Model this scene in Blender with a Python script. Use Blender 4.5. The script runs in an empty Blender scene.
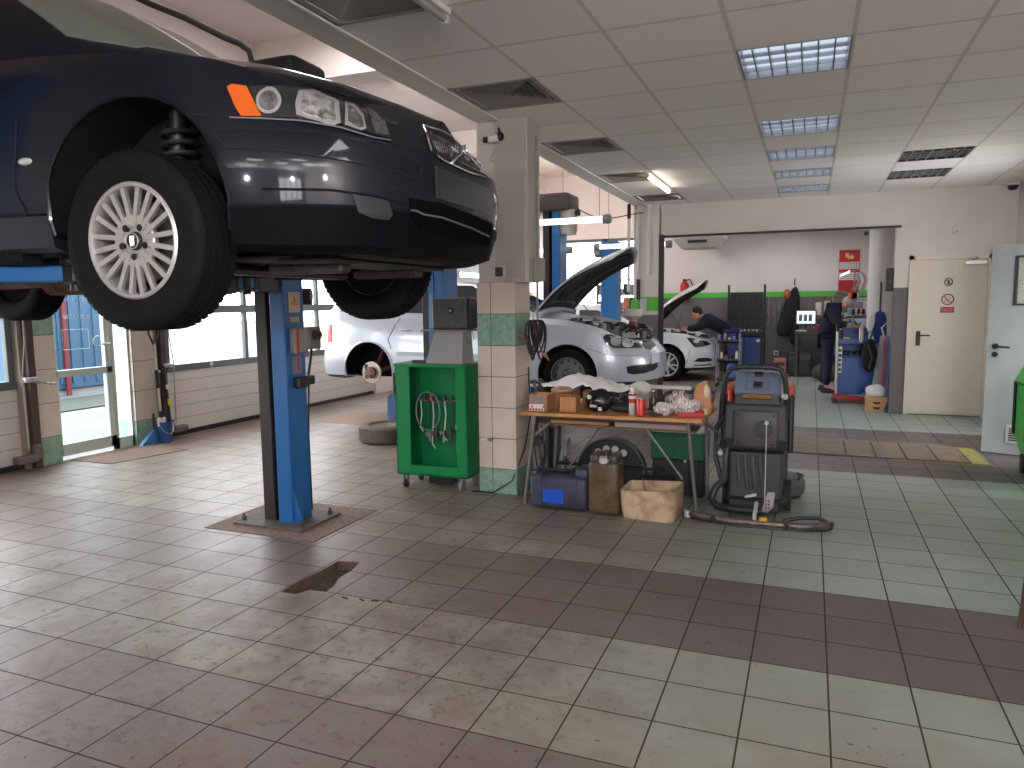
import bpy, bmesh, math, random
from math import pi, sin, cos, radians, atan2, sqrt
from mathutils import Vector, Matrix, Euler
from mathutils.bvhtree import BVHTree
from mathutils.geometry import delaunay_2d_cdt
random.seed(7)
SC = bpy.context.scene
COL = SC.collection
V = Vector

# ------------------------------------------------------------------ camera
H = 1.52
F_PX, YAW, PITCH, ROLL = 738.36, 0.3843, -0.10966, -0.01116
_fw = V((-sin(YAW)*cos(PITCH), cos(YAW)*cos(PITCH), sin(PITCH)))
_r = V((cos(YAW), sin(YAW), 0)); _u = _r.cross(_fw)
_R = cos(ROLL)*_r + sin(ROLL)*_u; _U = -sin(ROLL)*_r + cos(ROLL)*_u
EYE = V((0, 0, H))
cd = bpy.data.cameras.new('camera'); cam = bpy.data.objects.new('camera', cd); COL.objects.link(cam)
cd.sensor_width = 36; cd.lens = F_PX*36/1024; cd.clip_start = .05; cd.clip_end = 200
cam.matrix_world = Matrix(((_R.x, _U.x, -_fw.x, 0), (_R.y, _U.y, -_fw.y, 0), (_R.z, _U.z, -_fw.z, H), (0, 0, 0, 1)))
SC.camera = cam
def ray(px, py): return (_fw*F_PX + _R*(px-512) - _U*(py-384)).normalized()
def onz(px, py, z=0): d = ray(px, py); return EYE + d*((z-H)/d.z)
def ony(px, py, y): d = ray(px, py); return EYE + d*(y/d.y)
def onx(px, py, x): d = ray(px, py); return EYE + d*(x/d.x)

# ------------------------------------------------------------------ materials
def sr(r, g, b):
    f = lambda c: (c/255/12.92) if c/255 <= .04045 else ((c/255+.055)/1.055)**2.4
    return (f(r), f(g), f(b))
_M = {}
def mat(name, col=(.5, .5, .5), rough=.5, metal=0., noise=0., nscale=8., bump=0., coat=0., trans=0., emit=None, estr=1., spec=.5, col2=None, alpha=1.):
    if name in _M: return _M[name]
    m = bpy.data.materials.new(name); m.use_nodes = True; nt = m.node_tree; b = nt.nodes['Principled BSDF']
    b.inputs['Base Color'].default_value = (*col, 1); b.inputs['Roughness'].default_value = rough
    b.inputs['Metallic'].default_value = metal; b.inputs['Coat Weight'].default_value = coat
    b.inputs['Coat Roughness'].default_value = .06
    b.inputs['Transmission Weight'].default_value = trans; b.inputs['Specular IOR Level'].default_value = spec
    b.inputs['Alpha'].default_value = alpha
    if emit: b.inputs['Emission Color'].default_value = (*emit, 1); b.inputs['Emission Strength'].default_value = estr
    if noise or bump:
        tc = nt.nodes.new('ShaderNodeTexCoord'); n = nt.nodes.new('ShaderNodeTexNoise')
        n.inputs['Scale'].default_value = nscale; n.inputs['Detail'].default_value = 5; n.inputs['Roughness'].default_value = .65
        nt.links.new(tc.outputs['Object'], n.inputs['Vector'])
        if noise:
            mx = nt.nodes.new('ShaderNodeMix'); mx.data_type = 'RGBA'
            c2 = col2 or tuple(c*(1-noise) for c in col); c1 = col if col2 else tuple(min(1, c*(1+noise*.5)) for c in col)
            mx.inputs[6].default_value = (*c1, 1); mx.inputs[7].default_value = (*c2, 1)
            rp = nt.nodes.new('ShaderNodeValToRGB'); rp.color_ramp.elements[0].position = .35; rp.color_ramp.elements[1].position = .68
            nt.links.new(n.outputs['Fac'], rp.inputs[0]); nt.links.new(rp.outputs[0], mx.inputs[0]); nt.links.new(mx.outputs[2], b.inputs['Base Color'])
        if bump:
            bp = nt.nodes.new('ShaderNodeBump'); bp.inputs['Strength'].default_value = bump; bp.inputs['Distance'].default_value = .01
            nt.links.new(n.outputs['Fac'], bp.inputs['Height']); nt.links.new(bp.outputs[0], b.inputs['Normal'])
    _M[name] = m; return m

def glass(name, tint=(1, 1, 1), refl=.08, rough=.02):
    if name in _M: return _M[name]
    m = bpy.data.materials.new(name); m.use_nodes = True; nt = m.node_tree; nt.nodes.remove(nt.nodes['Principled BSDF'])
    o = nt.nodes['Material Output']; t = nt.nodes.new('ShaderNodeBsdfTransparent'); g = nt.nodes.new('ShaderNodeBsdfGlossy'); mx = nt.nodes.new('ShaderNodeMixShader')
    lw = nt.nodes.new('ShaderNodeLayerWeight'); lw.inputs['Blend'].default_value = .5; fr = nt.nodes.new('ShaderNodeMath'); fr.operation = 'POWER'; nt.links.new(lw.outputs['Facing'], fr.inputs[0]); fr.inputs[1].default_value = 4.
    t.inputs[0].default_value = (*tint, 1); g.inputs['Roughness'].default_value = rough
    nt.links.new(fr.outputs[0], mx.inputs[0]); nt.links.new(t.outputs[0], mx.inputs[1]); nt.links.new(g.outputs[0], mx.inputs[2]); nt.links.new(mx.outputs[0], o.inputs[0])
    _M[name] = m; return m

class NT:
    """tiny helper to write node maths"""
    def __init__(s, name):
        s.m = bpy.data.materials.new(name); s.m.use_nodes = True; s.nt = s.m.node_tree; s.b = s.nt.nodes['Principled BSDF']; _M[name] = s.m
    def n(s, t, **k):
        x = s.nt.nodes.new(t)
        for a, b in k.items(): setattr(x, a, b)
        return x
    def link(s, a, b): s.nt.links.new(a, b)
    def math(s, op, a, b=0., c=None):
        x = s.n('ShaderNodeMath', operation=op)
        for i, v in enumerate((a, b) if c is None else (a, b, c)):
            if isinstance(v, (int, float)): x.inputs[i].default_value = v
            else: s.link(v, x.inputs[i])
        return x.outputs[0]
    def mix(s, f, a, b):
        x = s.n('ShaderNodeMix', data_type='RGBA')
        for i, v in ((0, f), (6, a), (7, b)):
            if isinstance(v, (int, float)): x.inputs[i].default_value = v
            elif isinstance(v, tuple): x.inputs[i].default_value = (*v, 1)
            else: s.link(v, x.inputs[i])
        return x.outputs[2]
    def xyz(s):
        g = s.n('ShaderNodeNewGeometry'); p = s.n('ShaderNodeSeparateXYZ'); s.link(g.outputs['Position'], p.inputs[0]); s.pos = g.outputs['Position']
        return p.outputs
    def noise(s, scale, detail=4, rough=.6):
        x = s.n('ShaderNodeTexNoise'); x.inputs['Scale'].default_value = scale; x.inputs['Detail'].default_value = detail; x.inputs['Roughness'].default_value = rough
        s.link(s.pos, x.inputs['Vector']); return x.outputs['Fac']
    def ramp(s, f, lo, hi):
        x = s.n('ShaderNodeMapRange'); x.inputs[1].default_value = lo; x.inputs[2].default_value = hi; s.link(f, x.inputs[0]); return x.outputs[0]
    def line(s, v, org, step, w):       # 1 on the joint, 0 elsewhere
        t = s.math('SUBTRACT', v, org); fr = s.math('DIVIDE', t, step); fr = s.math('FRACT', fr)
        d = s.math('ABSOLUTE', s.math('SUBTRACT', fr, .5)); return s.math('GREATER_THAN', d, .5-w/step/2), s.math('FLOOR', s.math('DIVIDE', t, step))
    def band(s, v, lo, hi): return s.math('MULTIPLY', s.math('GREATER_THAN', v, lo), s.math('LESS_THAN', v, hi))

# ------------------------------------------------------------------ mesh builder
class MB:
    def __init__(s): s.bm = bmesh.new(); s.mi = 0; s.T = Matrix.Identity(4)
    def face(s, vs, mi=None):
        try: f = s.bm.faces.new(vs)
        except ValueError: return None
        f.material_index = s.mi if mi is None else mi; return f
    def v(s, p): return s.bm.verts.new(s.T @ V(p))
    def box(s, a, b, bev=0., rot=None, seg=1):
        a = V(a); b = V(b); c = (a+b)/2; h = (b-a)/2
        r = rot.to_matrix().to_4x4() if isinstance(rot, Euler) else (rot or Matrix.Identity(4))
        M = s.T @ Matrix.Translation(c) @ r
        nb = bmesh.new(); bmesh.ops.create_cube(nb, size=1)
        bmesh.ops.scale(nb, vec=(abs(h.x)*2, abs(h.y)*2, abs(h.z)*2), verts=nb.verts)
        if bev > 0:
            bev = min(bev, min(abs(h.x), abs(h.y), abs(h.z))*.95); bmesh.ops.bevel(nb, geom=nb.edges[:], offset=bev, segments=seg, affect='EDGES', profile=.5)
        s.merge(nb, M); return s
    def cbox(s, c, size, bev=0., rot=None, seg=1): c = V(c); h = V(size)/2; return s.box(c-h, c+h, bev, rot, seg)
    def merge(s, nb, M=None):
        mp = {}
        for v in nb.verts: mp[v] = s.bm.verts.new(M @ v.co if M else v.co)
        for f in nb.faces:
            g = s.face([mp[v] for v in f.verts])
        nb.free()
    def cyl(s, p0, p1, r, r2=None, seg=16, cap=True):
        p0 = V(p0); p1 = V(p1); r2 = r if r2 is None else r2; d = (p1-p0)
        q = d.to_track_quat('Z', 'Y').to_matrix()
        rings = []
        for p, rr in ((p0, r), (p1, r2)):
            rings.append([s.v(p + q @ V((rr*cos(2*pi*i/seg), rr*sin(2*pi*i/seg), 0))) for i in range(seg)])
        for i in range(seg): s.face([rings[0][i], rings[0][(i+1) % seg], rings[1][(i+1) % seg], rings[1][i]])
        if cap: s.face(rings[0][::-1]); s.face(rings[1])
        return s
    def tube(s, pts, r, seg=8, closed=False, cap=True, rs=None):
        pts = [V(p) for p in pts]; n = len(pts); rings = []; up = None
        for k, p in enumerate(pts):
            a = pts[(k-1) % n] if (closed or k > 0) else p; b = pts[(k+1) % n] if (closed or k < n-1) else p
            t = (b-a).normalized()
            if up is None: up = V((0, 0, 1)) if abs(t.z) < .9 else V((1, 0, 0))
            x = t.cross(up).normalized(); up = x.cross(t).normalized()
            rr = rs[k] if rs else r
            rings.append([s.v(p + x*rr*cos(2*pi*i/seg) + up*rr*sin(2*pi*i/seg)) for i in range(seg)])
        for k in range(n if closed else n-1):
            A, B = rings[k], rings[(k+1) % n]
            for i in range(seg): s.face([A[i], A[(i+1) % seg], B[(i+1) % seg], B[i]])
        if not closed and cap: s.face(rings[0][::-1]); s.face(rings[-1])
        return s
    def lathe(s, prof, org=(0, 0, 0), axis='Z', seg=24, M=None):      # prof: list of (radius, height)
        org = V(org); R = {'Z': Matrix.Identity(3), 'Y': Matrix(((1, 0, 0), (0, 0, 1), (0, -1, 0))), 'X': Matrix(((0, 0, 1), (0, 1, 0), (-1, 0, 0)))}[axis]
        if M: R = M
        rings = []
        for r, h in prof:
            if r < 1e-5: rings.append([s.v(org + R @ V((0, 0, h)))])
            else: rings.append([s.v(org + R @ V((r*cos(2*pi*i/seg), r*sin(2*pi*i/seg), h))) for i in range(seg)])
        for A, B in zip(rings, rings[1:]):
            for i in range(seg):
                j = (i+1) % seg
                if len(A) == 1 and len(B) == 1: continue
                if len(A) == 1: s.face([A[0], B[j], B[i]])
                elif len(B) == 1: s.face([A[i], A[j], B[0]])
                else: s.face([A[i], A[j], B[j], B[i]])
        return s
    def ell(s, c, r, seg=12, rings=8, M=None):
        c = V(c); r = V(r) if not isinstance(r, (int, float)) else V((r, r, r)); rg = []
        M3 = M or Matrix.Identity(3)
        for k in range(rings+1):
            th = pi*k/rings
            if k in (0, rings): rg.append([s.v(c + M3 @ V((0, 0, r.z*cos(th))))])
            else: rg.append([s.v(c + M3 @ V((r.x*sin(th)*cos(2*pi*i/seg), r.y*sin(th)*sin(2*pi*i/seg), r.z*cos(th)))) for i in range(seg)])
        for A, B in zip(rg, rg[1:]):
            for i in range(seg):
                j = (i+1) % seg
                if len(A) == 1: s.face([A[0], B[i], B[j]])
                elif len(B) == 1: s.face([A[i], B[0], A[j]])
                else: s.face([A[i], B[i], B[j], A[j]])
        return s
    def prism(s, poly, t0, t1, plane='xz', bev=0.):      # poly in the plane, thickness along the third axis
        f = {'xz': lambda a, b, t: (a, t, b), 'yz': lambda a, b, t: (t, a, b), 'xy': lambda a, b, t: (a, b, t)}[plane]
        nb = bmesh.new()
        A = [nb.verts.new(f(a, b, t0)) for a, b in poly]; B = [nb.verts.new(f(a, b, t1)) for a, b in poly]; n = len(poly)
        nb.faces.new(A[::-1]); nb.faces.new(B)
        for i in range(n): nb.faces.new([A[i], A[(i+1) % n], B[(i+1) % n], B[i]])
        if bev: bmesh.ops.bevel(nb, geom=nb.edges[:], offset=bev, segments=2, affect='EDGES')
        s.merge(nb, s.T); return s
    def loft(s, rings, closed=True, caps=True):
        R = [[s.v(p) for p in r] for r in rings]; n = len(R[0])
        for A, B in zip(R, R[1:]):
            for i in range(n if closed else n-1): s.face([A[i], A[(i+1) % n], B[(i+1) % n], B[i]])
        if caps and closed: s.face(R[0][::-1]); s.face(R[-1])
        return s
    def noise(s, amp, sc=5., seed=0):
        from mathutils import noise as N
        for v in s.bm.verts: v.co += N.noise_vector(v.co*sc + V((seed, seed*2, 0)))*amp
        return s
    def build(s, name, m, parent=None, smooth=True, ang=35, sub=0, bevel=0., loc=None, solid=0.):
        bm = s.bm
        bmesh.ops.remove_doubles(bm, verts=bm.verts, dist=1e-5)
        bmesh.ops.recalc_face_normals(bm, faces=bm.faces)
        me = bpy.data.meshes.new(name); bm.to_mesh(me); bm.free()
        for x in (m if isinstance(m, (list, tuple)) else [m]): me.materials.append(x)
        if smooth:
            for p in me.polygons: p.use_smooth = True
            me.set_sharp_from_angle(angle=radians(ang))
        o = bpy.data.objects.new(name, me); COL.objects.link(o)
        if parent: o.parent = parent
        if loc: o.location = loc
        if solid: md = o.modifiers.new('solidify', 'SOLIDIFY'); md.thickness = solid; md.offset = 1
        if bevel: md = o.modifiers.new('bevel', 'BEVEL'); md.width = bevel; md.segments = 2; md.limit_method = 'ANGLE'
        if sub: md = o.modifiers.new('subdivision', 'SUBSURF'); md.levels = sub; md.render_levels = sub
        return o

def tag(o, label=None, cat=None, group=None, kind=None):
    if label: o['label'] = label
    if cat: o['category'] = cat
    if group: o['group'] = group
    if kind: o['kind'] = kind
    return o
def thing(name, label, cat, loc=(0, 0, 0), rz=0., group=None):
    o = bpy.data.objects.new(name, None); COL.objects.link(o); o.location = loc; o.rotation_euler = (0, 0, rz); o.empty_display_size = .1
    return tag(o, label, cat, group)
def struct(name, mb, m, **k): return tag(mb.build(name, m, smooth=False, **k), kind='structure')
def copy_tree(o, parent=None):
    c = o.copy(); COL.objects.link(c)
    if parent: c.parent = parent
    for ch in [x for x in KIDS.get(o.name, [])]: copy_tree(ch, c)
    return c
KIDS = {}
def index_kids(o):
    for x in [q for q in COL.objects if q.parent == o]:
        KIDS.setdefault(o.name, []).append(x); index_kids(x)
def dup(root, loc, rz=0., label=None, group=None):
    if root.name not in KIDS: index_kids(root)
    c = copy_tree(root); c.location = loc; c.rotation_euler = (0, 0, rz)
    if label: c['label'] = label
    if group: c['group'] = group
    return c
def arc(cx, cy, r, a0, a1, n): return [(cx+r*cos(radians(a0+(a1-a0)*i/n)), cy+r*sin(radians(a0+(a1-a0)*i/n))) for i in range(n+1)]
def rrect(x0, y0, x1, y1, r, n=4):
    return arc(x1-r, y1-r, r, 0, 90, n) + arc(x0+r, y1-r, r, 90, 180, n) + arc(x0+r, y0+r, r, 180, 270, n) + arc(x1-r, y0+r, r, 270, 360, n)
def lerp(a, b, t): return a+(b-a)*t
def interp(x, xs, ys):
    if x <= xs[0]: return ys[0]
    for i in range(1, len(xs)):
        if x <= xs[i]: return lerp(ys[i-1], ys[i], (x-xs[i-1])/(xs[i]-xs[i-1]))
    return ys[-1]
def text(name, body, size, m, M, parent=None, ext=.001, align='CENTER'):
    c = bpy.data.curves.new(name, 'FONT'); c.body = body; c.size = size; c.extrude = ext; c.align_x = align; c.align_y = 'CENTER'; c.materials.append(m)
    t = bpy.data.objects.new(name, c); COL.objects.link(t)
    dg = bpy.context.evaluated_depsgraph_get(); me = bpy.data.meshes.new_from_object(t.evaluated_get(dg)); bpy.data.objects.remove(t)
    me.name = name; o = bpy.data.objects.new(name, me); COL.objects.link(o)
    if not me.materials: me.materials.append(m)
    o.matrix_world = M
    if parent: o.parent = parent
    return o
def evaluated_mesh(o):
    dg = bpy.context.evaluated_depsgraph_get(); return bpy.data.meshes.new_from_object(o.evaluated_get(dg))
def apply_mods(o):
    me = evaluated_mesh(o); o.modifiers.clear(); o.data = me
    return o
def cut(o, cutters):
    for c in cutters:
        md = o.modifiers.new('cut', 'BOOLEAN'); md.operation = 'DIFFERENCE'; md.solver = 'EXACT'; md.object = c
    bpy.context.view_layer.update(); apply_mods(o)
    for c in cutters: bpy.data.objects.remove(c)
    for p in o.data.polygons: p.use_smooth = True
    o.data.set_sharp_from_angle(angle=radians(38))
    return o
# ------------------------------------------------------------------ shared materials
pw = mat('wall_paint', sr(222, 213, 209), .85, noise=.04, nscale=3)
wt = mat('white_paint', sr(215, 212, 205), .6)
black = mat('black_plastic', (.012, .012, .013), .45)
blk2 = mat('black_rubber', (.018, .017, .017), .8, noise=.3, nscale=30)
dgrey = mat('dark_grey', (.05, .05, .053), .5)
mgrey = mat('mid_grey', (.22, .22, .23), .55)
lgrey = mat('light_grey', (.5, .5, .5), .5)
steel = mat('steel', (.5, .5, .5), .35, 1., noise=.25, nscale=20)
chrome = mat('chrome', (.75, .75, .76), .15, 1.)
rust = mat('rusty_steel', (.16, .08, .05), .8, .3, noise=.6, nscale=14, bump=.3)
blue = mat('lift_blue', sr(28, 98, 160), .38, coat=.2, noise=.12, nscale=4)
blue_l = mat('light_blue_metal', sr(70, 130, 200), .4)
red = mat('red_paint', sr(185, 25, 30), .4, noise=.1)
green_p = mat('green_paint', sr(10, 122, 66), .38, coat=.2, noise=.08)
orange = mat('orange_lens', sr(212, 92, 16), .2, coat=.5)
wood = mat('table_wood', sr(196, 140, 84), .4, noise=.25, nscale=3)
cardb = mat('cardboard', sr(176, 130, 92), .85, noise=.12)
cream = mat('cream_door', sr(226, 216, 200), .55, noise=.03)
greydoor = mat('grey_door', sr(172, 180, 184), .5, noise=.1, nscale=2)

# floor ------------------------------------------------------------
T = .29953
fm = NT('tiled_floor'); x, y, z = fm.xyz()
lx, ix = fm.line(x, .1071, T, .007); ly, iy = fm.line(y, 4.0377, T, .007)
line = fm.math('MAXIMUM', lx, ly)
dark = fm.band(y, 3.139, 4.038)
dark = fm.math('MAXIMUM', dark, fm.band(y, 1.34, 2.241))
dark = fm.math('MAXIMUM', dark, fm.band(y, 7.033, 9.43))
dark = fm.math('MAXIMUM', dark, fm.band(y, -1.6, -.7))
wn = fm.n('ShaderNodeTexWhiteNoise', noise_dimensions='2D'); cb = fm.n('ShaderNodeCombineXYZ'); fm.link(ix, cb.inputs[0]); fm.link(iy, cb.inputs[1]); fm.link(cb.outputs[0], wn.inputs['Vector'])
light_c = fm.mix(wn.outputs['Value'], sr(150, 163, 155), sr(160, 172, 164))
film = fm.math('MULTIPLY', fm.math('MAXIMUM', fm.ramp(x, .5, -1.3), fm.ramp(y, 4.2, 2.4)), fm.ramp(fm.noise(1.3, 3), .05, .5))
light_c = fm.mix(fm.math('MULTIPLY', film, .85), light_c, sr(116, 107, 92))
dark_c = fm.mix(wn.outputs['Value'], sr(92, 84, 84), sr(100, 92, 90))
c = fm.mix(dark, light_c, dark_c)
n1 = fm.noise(2.2, 6, .7); n2 = fm.noise(14, 5, .7); left = fm.ramp(x, -.2, -3.2)
near_ = fm.ramp(y, 5.2, 2.6); zone = fm.math('MULTIPLY', fm.ramp(x, -.3, -1.8), fm.math('ADD', .35, fm.math('MULTIPLY', near_, .65)))
dirt = fm.math('MULTIPLY', fm.ramp(n1, .42, .62), fm.math('ADD', .10, fm.math('MULTIPLY', zone, .9)))
dirt2 = fm.math('MULTIPLY', fm.ramp(n2, .54, .64), fm.math('ADD', .05, fm.math('MULTIPLY', zone, .95)))
n3 = fm.noise(38, 3, .5); speck = fm.math('MULTIPLY', fm.ramp(n3, .66, .69), fm.ramp(fm.noise(1.1, 2), .45, .6))
n4 = fm.noise(3.3, 8, .8); crk = fm.math('MULTIPLY', fm.math('LESS_THAN', fm.math('ABSOLUTE', fm.math('SUBTRACT', n4, .5)), .0035), fm.math('MULTIPLY', zone, fm.ramp(fm.noise(.9, 2), .52, .6)))
c = fm.mix(dirt, c, sr(84, 66, 54)); c = fm.mix(dirt2, c, sr(62, 46, 40)); spk = fm.math('MAXIMUM', speck, crk)
pink = fm.math('MULTIPLY', left, .35); c = fm.mix(pink, c, sr(160, 136, 126))  # pinkish cast of light and dirt at left, put into the tile colour
c = fm.mix(fm.math('MULTIPLY', spk, .85), c, sr(34, 26, 24)); c = fm.mix(line, c, sr(48, 40, 38))
fm.link(c, fm.b.inputs['Base Color'])
rg = fm.math('ADD', .33, fm.math('MULTIPLY', fm.noise(5, 4), .2)); rg = fm.math('ADD', rg, fm.math('MULTIPLY', line, .4)); fm.link(rg, fm.b.inputs['Roughness']); fm.b.inputs['Specular IOR Level'].default_value = .38
hgt = fm.math('SUBTRACT', fm.math('MULTIPLY', fm.noise(1.6, 2), .25), fm.math('MULTIPLY', line, .6))
bp = fm.n('ShaderNodeBump'); bp.inputs['Strength'].default_value = .35; bp.inputs['Distance'].default_value = .006; fm.link(hgt, bp.inputs['Height']); fm.link(bp.outputs[0], fm.b.inputs['Normal'])

# wall tiles of the pillars
def tile_mat(name, bands, z0=.2, zs=.2467, xo=-2.33, xs=.30, ycoord=False, yo=0, ys=.3):
    t = NT(name); x, y, z = t.xyz()
    lz, iz = t.line(z, z0, zs, .006); lh, ih = t.line(y if ycoord else x, yo if ycoord else xo, ys if ycoord else xs, .006)
    ln = t.math('MAXIMUM', lz, lh); nz = t.noise(22, 4, .8)
    base = t.mix(t.ramp(t.noise(3), .3, .7), sr(216, 202, 188), sr(200, 187, 173))
    gr = t.mix(t.ramp(nz, .38, .6), sr(112, 150, 132), sr(150, 178, 160))
    b = None
    for lo, hi in bands:
        q = t.band(z, lo, hi); b = q if b is None else t.math('MAXIMUM', b, q)
    c = t.mix(b, base, gr); c = t.mix(ln, c, sr(92, 84, 78)); t.link(c, t.b.inputs['Base Color']); t.b.inputs['Roughness'].default_value = .3
    return t.m
ptile = tile_mat('pillar_tiles', [(-.1, .2), (1.19, 1.437)])
wtile = tile_mat('door_pillar_tiles', [(-.1, .27), (1.26, 1.70)], z0=.27, zs=.33, ycoord=True, yo=4.70, ys=.6)

YB = 16.5
FX0, FX1, FY0, FY1 = -6.85, 2.32, -4.5, 22.
# floor with a chipped hole in it
hole = [onz(*q) for q in [(281, 592), (300, 581), (322, 570), (338, 561), (360, 562), (352, 570), (338, 579), (334, 586), (326, 592), (310, 590), (296, 594)]]
def flat(poly, z0, z1): m = MB(); m.prism([(p[0], p[1]) for p in poly], z0, z1, 'xy'); return m
f = MB(); f.box((FX0-.1, FY0-.2, -.15), (FX1+.1, FY1, 0)); fl = struct('floor', f, [fm.m])
conc = mat('rough_concrete', sr(92, 74, 64), .95, noise=.45, nscale=30, bump=.8)
hc = flat(hole, -.06, .2).build('cutter', conc, smooth=False)
fl.data.materials.append(conc)
cut(fl, [hc])
for p in fl.data.polygons:
    p.use_smooth = False
    if p.normal.z > .5 and p.center.z < -.01: p.material_index = 1
b = MB(); b.prism([(p.x*.999, p.y) for p in hole], -.061, -.050, 'xy').noise(.012, 14); tag(b.build('mortar_bed', conc), 'broken hole in the tiles exposing brown mortar, between the blue lift post and the front', 'floor hole', kind='structure')
# shallow chip line right of the hole
b = MB()
for q in [(345, 598), (362, 600), (375, 601), (390, 602)]:
    p = onz(*q); b.cbox((p.x, p.y, .0012), (.04, .012, .002), rot=Euler((0, 0, random.uniform(-.6, .6))))
tag(b.build('floor_crack', mat('dark_joint', (.03, .02, .018), .9)), kind='structure')

# concrete patch under post, mat at glass door, far patch
dirtm = mat('oily_concrete', sr(134, 110, 100), .85, noise=.35, nscale=25, bump=.3)
pp = [onz(*q) for q in [(208, 527), (300, 545), (380, 514), (322, 500)]]
struct('trim_1', flat([(-3.84, 3.80), (-2.93, 3.80), (-2.93, 4.58), (-3.84, 4.58)], .0005, .004), dirtm)
struct('trim_2', flat([(-6.84, 5.08), (-6.28, 5.08), (-6.12, 5.9), (-6.84, 5.98)], .0005, .006), mat('door_mat_stain', sr(128, 104, 92), .9, noise=.25, nscale=40))
struct('trim_3', flat([(-5.95, 7.9), (-4.3, 7.75), (-4.3, 8.9), (-6.0, 8.9)], .0005, .003), mat('brown_patch', sr(150, 118, 100), .8, noise=.2))

# ceiling -----------------------------------------------------------
CZ = 2.9
cm = NT('ceiling_tiles'); x, y, z = cm.xyz()
lx, ix = cm.line(x, -.436, .6, .024); ly, iy = cm.line(y, 4.449, .6, .024); ln = cm.math('MAXIMUM', lx, ly)
wn = cm.n('ShaderNodeTexWhiteNoise', noise_dimensions='2D'); cb = cm.n('ShaderNodeCombineXYZ'); cm.link(ix, cb.inputs[0]); cm.link(iy, cb.inputs[1]); cm.link(cb.outputs[0], wn.inputs['Vector'])
c = cm.mix(wn.outputs['Value'], sr(238, 233, 231), sr(244, 239, 237)); c = cm.mix(ln, c, sr(216, 207, 200)); cm.link(c, cm.b.inputs['Base Color']); cm.b.inputs['Roughness'].default_value = .9
bp = cm.n('ShaderNodeBump'); bp.inputs['Strength'].default_value = .5; bp.inputs['Distance'].default_value = .006; cm.link(cm.math('MULTIPLY', ln, -1.), bp.inputs['Height']); cm.link(bp.outputs[0], cm.b.inputs['Normal'])
# ceiling as a grid with openings for luminaires and vents
gx = [-2.236+.6*k for k in range(8)]; gx[-1] = FX1
open_l = [(0, 4.449), (0, 6.249), (0, 7.449), (0, 8.649), (0, 9.849), (2, 8.049), (2, 9.249)]
open_v = [2.649, 4.449, 6.249, 8.049, 9.849]
b = MB(); yy = [-4.5] + [.249+.6*k - 4.2 for k in range(0, 25)] + [10.95]
ycells = [y for y in yy if y < 10.95]
for a in range(len(yy)-1):
    y0, y1 = yy[a], yy[a+1]
    for k in range(7):
        kx = k-3
        if any(kx == ox and abs(y0-oy) < .05 for ox, oy in open_l) or (k == 0 and any(abs(y0-oy) < .05 for oy in open_v)): continue
        b.box((gx[k], y0, CZ), (gx[k+1], y1, CZ+.02))
struct('ceiling', b, cm.m)
# plenum above the tiles
b = MB(); b.box((-2.5, -4.5, 3.3), (FX1+.1, 10.95, 3.4)); struct('ceiling_upper', b, dgrey)
# soffit strip, its white edge and upstand
b = MB(); b.box((-2.43, -4.5, CZ-.005), (-2.25, 19.6, CZ+.03)); b.box((-2.43, -4.5, CZ+.03), (-2.37, 19.6, 4.9)); struct('trim_4', b, mat('soffit_plaster', sr(232, 224, 216), .8, noise=.05, nscale=3))
b = MB(); b.box((-2.255, -4.5, CZ-.012), (-2.232, 10.9, CZ+.02)); struct('trim_5', b, mat('white_angle', sr(225, 220, 212), .4))
# high bay ceiling, cross beams
b = MB(); b.box((FX0-.1, -4.5, 4.9), (-2.44, 19.6, 5.0)); b.box((FX0, 8.07, 4.35), (-2.5, 8.5, 4.9)); b.box((FX0, 13.6, 4.45), (-2.5, 14.0, 4.9)); struct('ceiling_high_bay', b, mat('bay_paint', sr(226, 216, 211), .85))

# left wall ----------------------------------------------------------
bayp = mat('bay_wall_paint', sr(226, 215, 210), .85, noise=.03)
LW = FX0
b = MB()
DOORZ = 2.35
b.box((LW-.25, -4.5, DOORZ), (LW, 22, 4.95))                  # above the doors
b.box((LW-.25, -4.5, 0), (LW, .2, DOORZ))
b.box((LW-.25, 10.75, 0), (LW, 11.3, DOORZ)); b.box((LW-.25, 15.6, 0), (LW, 22, DOORZ))
struct('wall_left', b, bayp)
b = MB(); b.box((LW-.25, 4.77, 0), (LW+.01, 5.01, DOORZ)); b.box((LW-.25, 5.89, 0), (LW+.01, 6.18, DOORZ)); struct('wall_left_tiled_piers', b, wtile)
shp = NT('shutter_panel'); x, y, z = shp.xyz(); lz, iz = shp.line(z, .05, .15, .007)
shp.link(shp.mix(lz, sr(214, 206, 196), sr(150, 142, 134)), shp.b.inputs['Base Color']); shp.b.inputs['Roughness'].default_value = .5
frm = mat('shutter_frame', sr(92, 100, 98), .45)
clear = glass('clear_glass')
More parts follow.
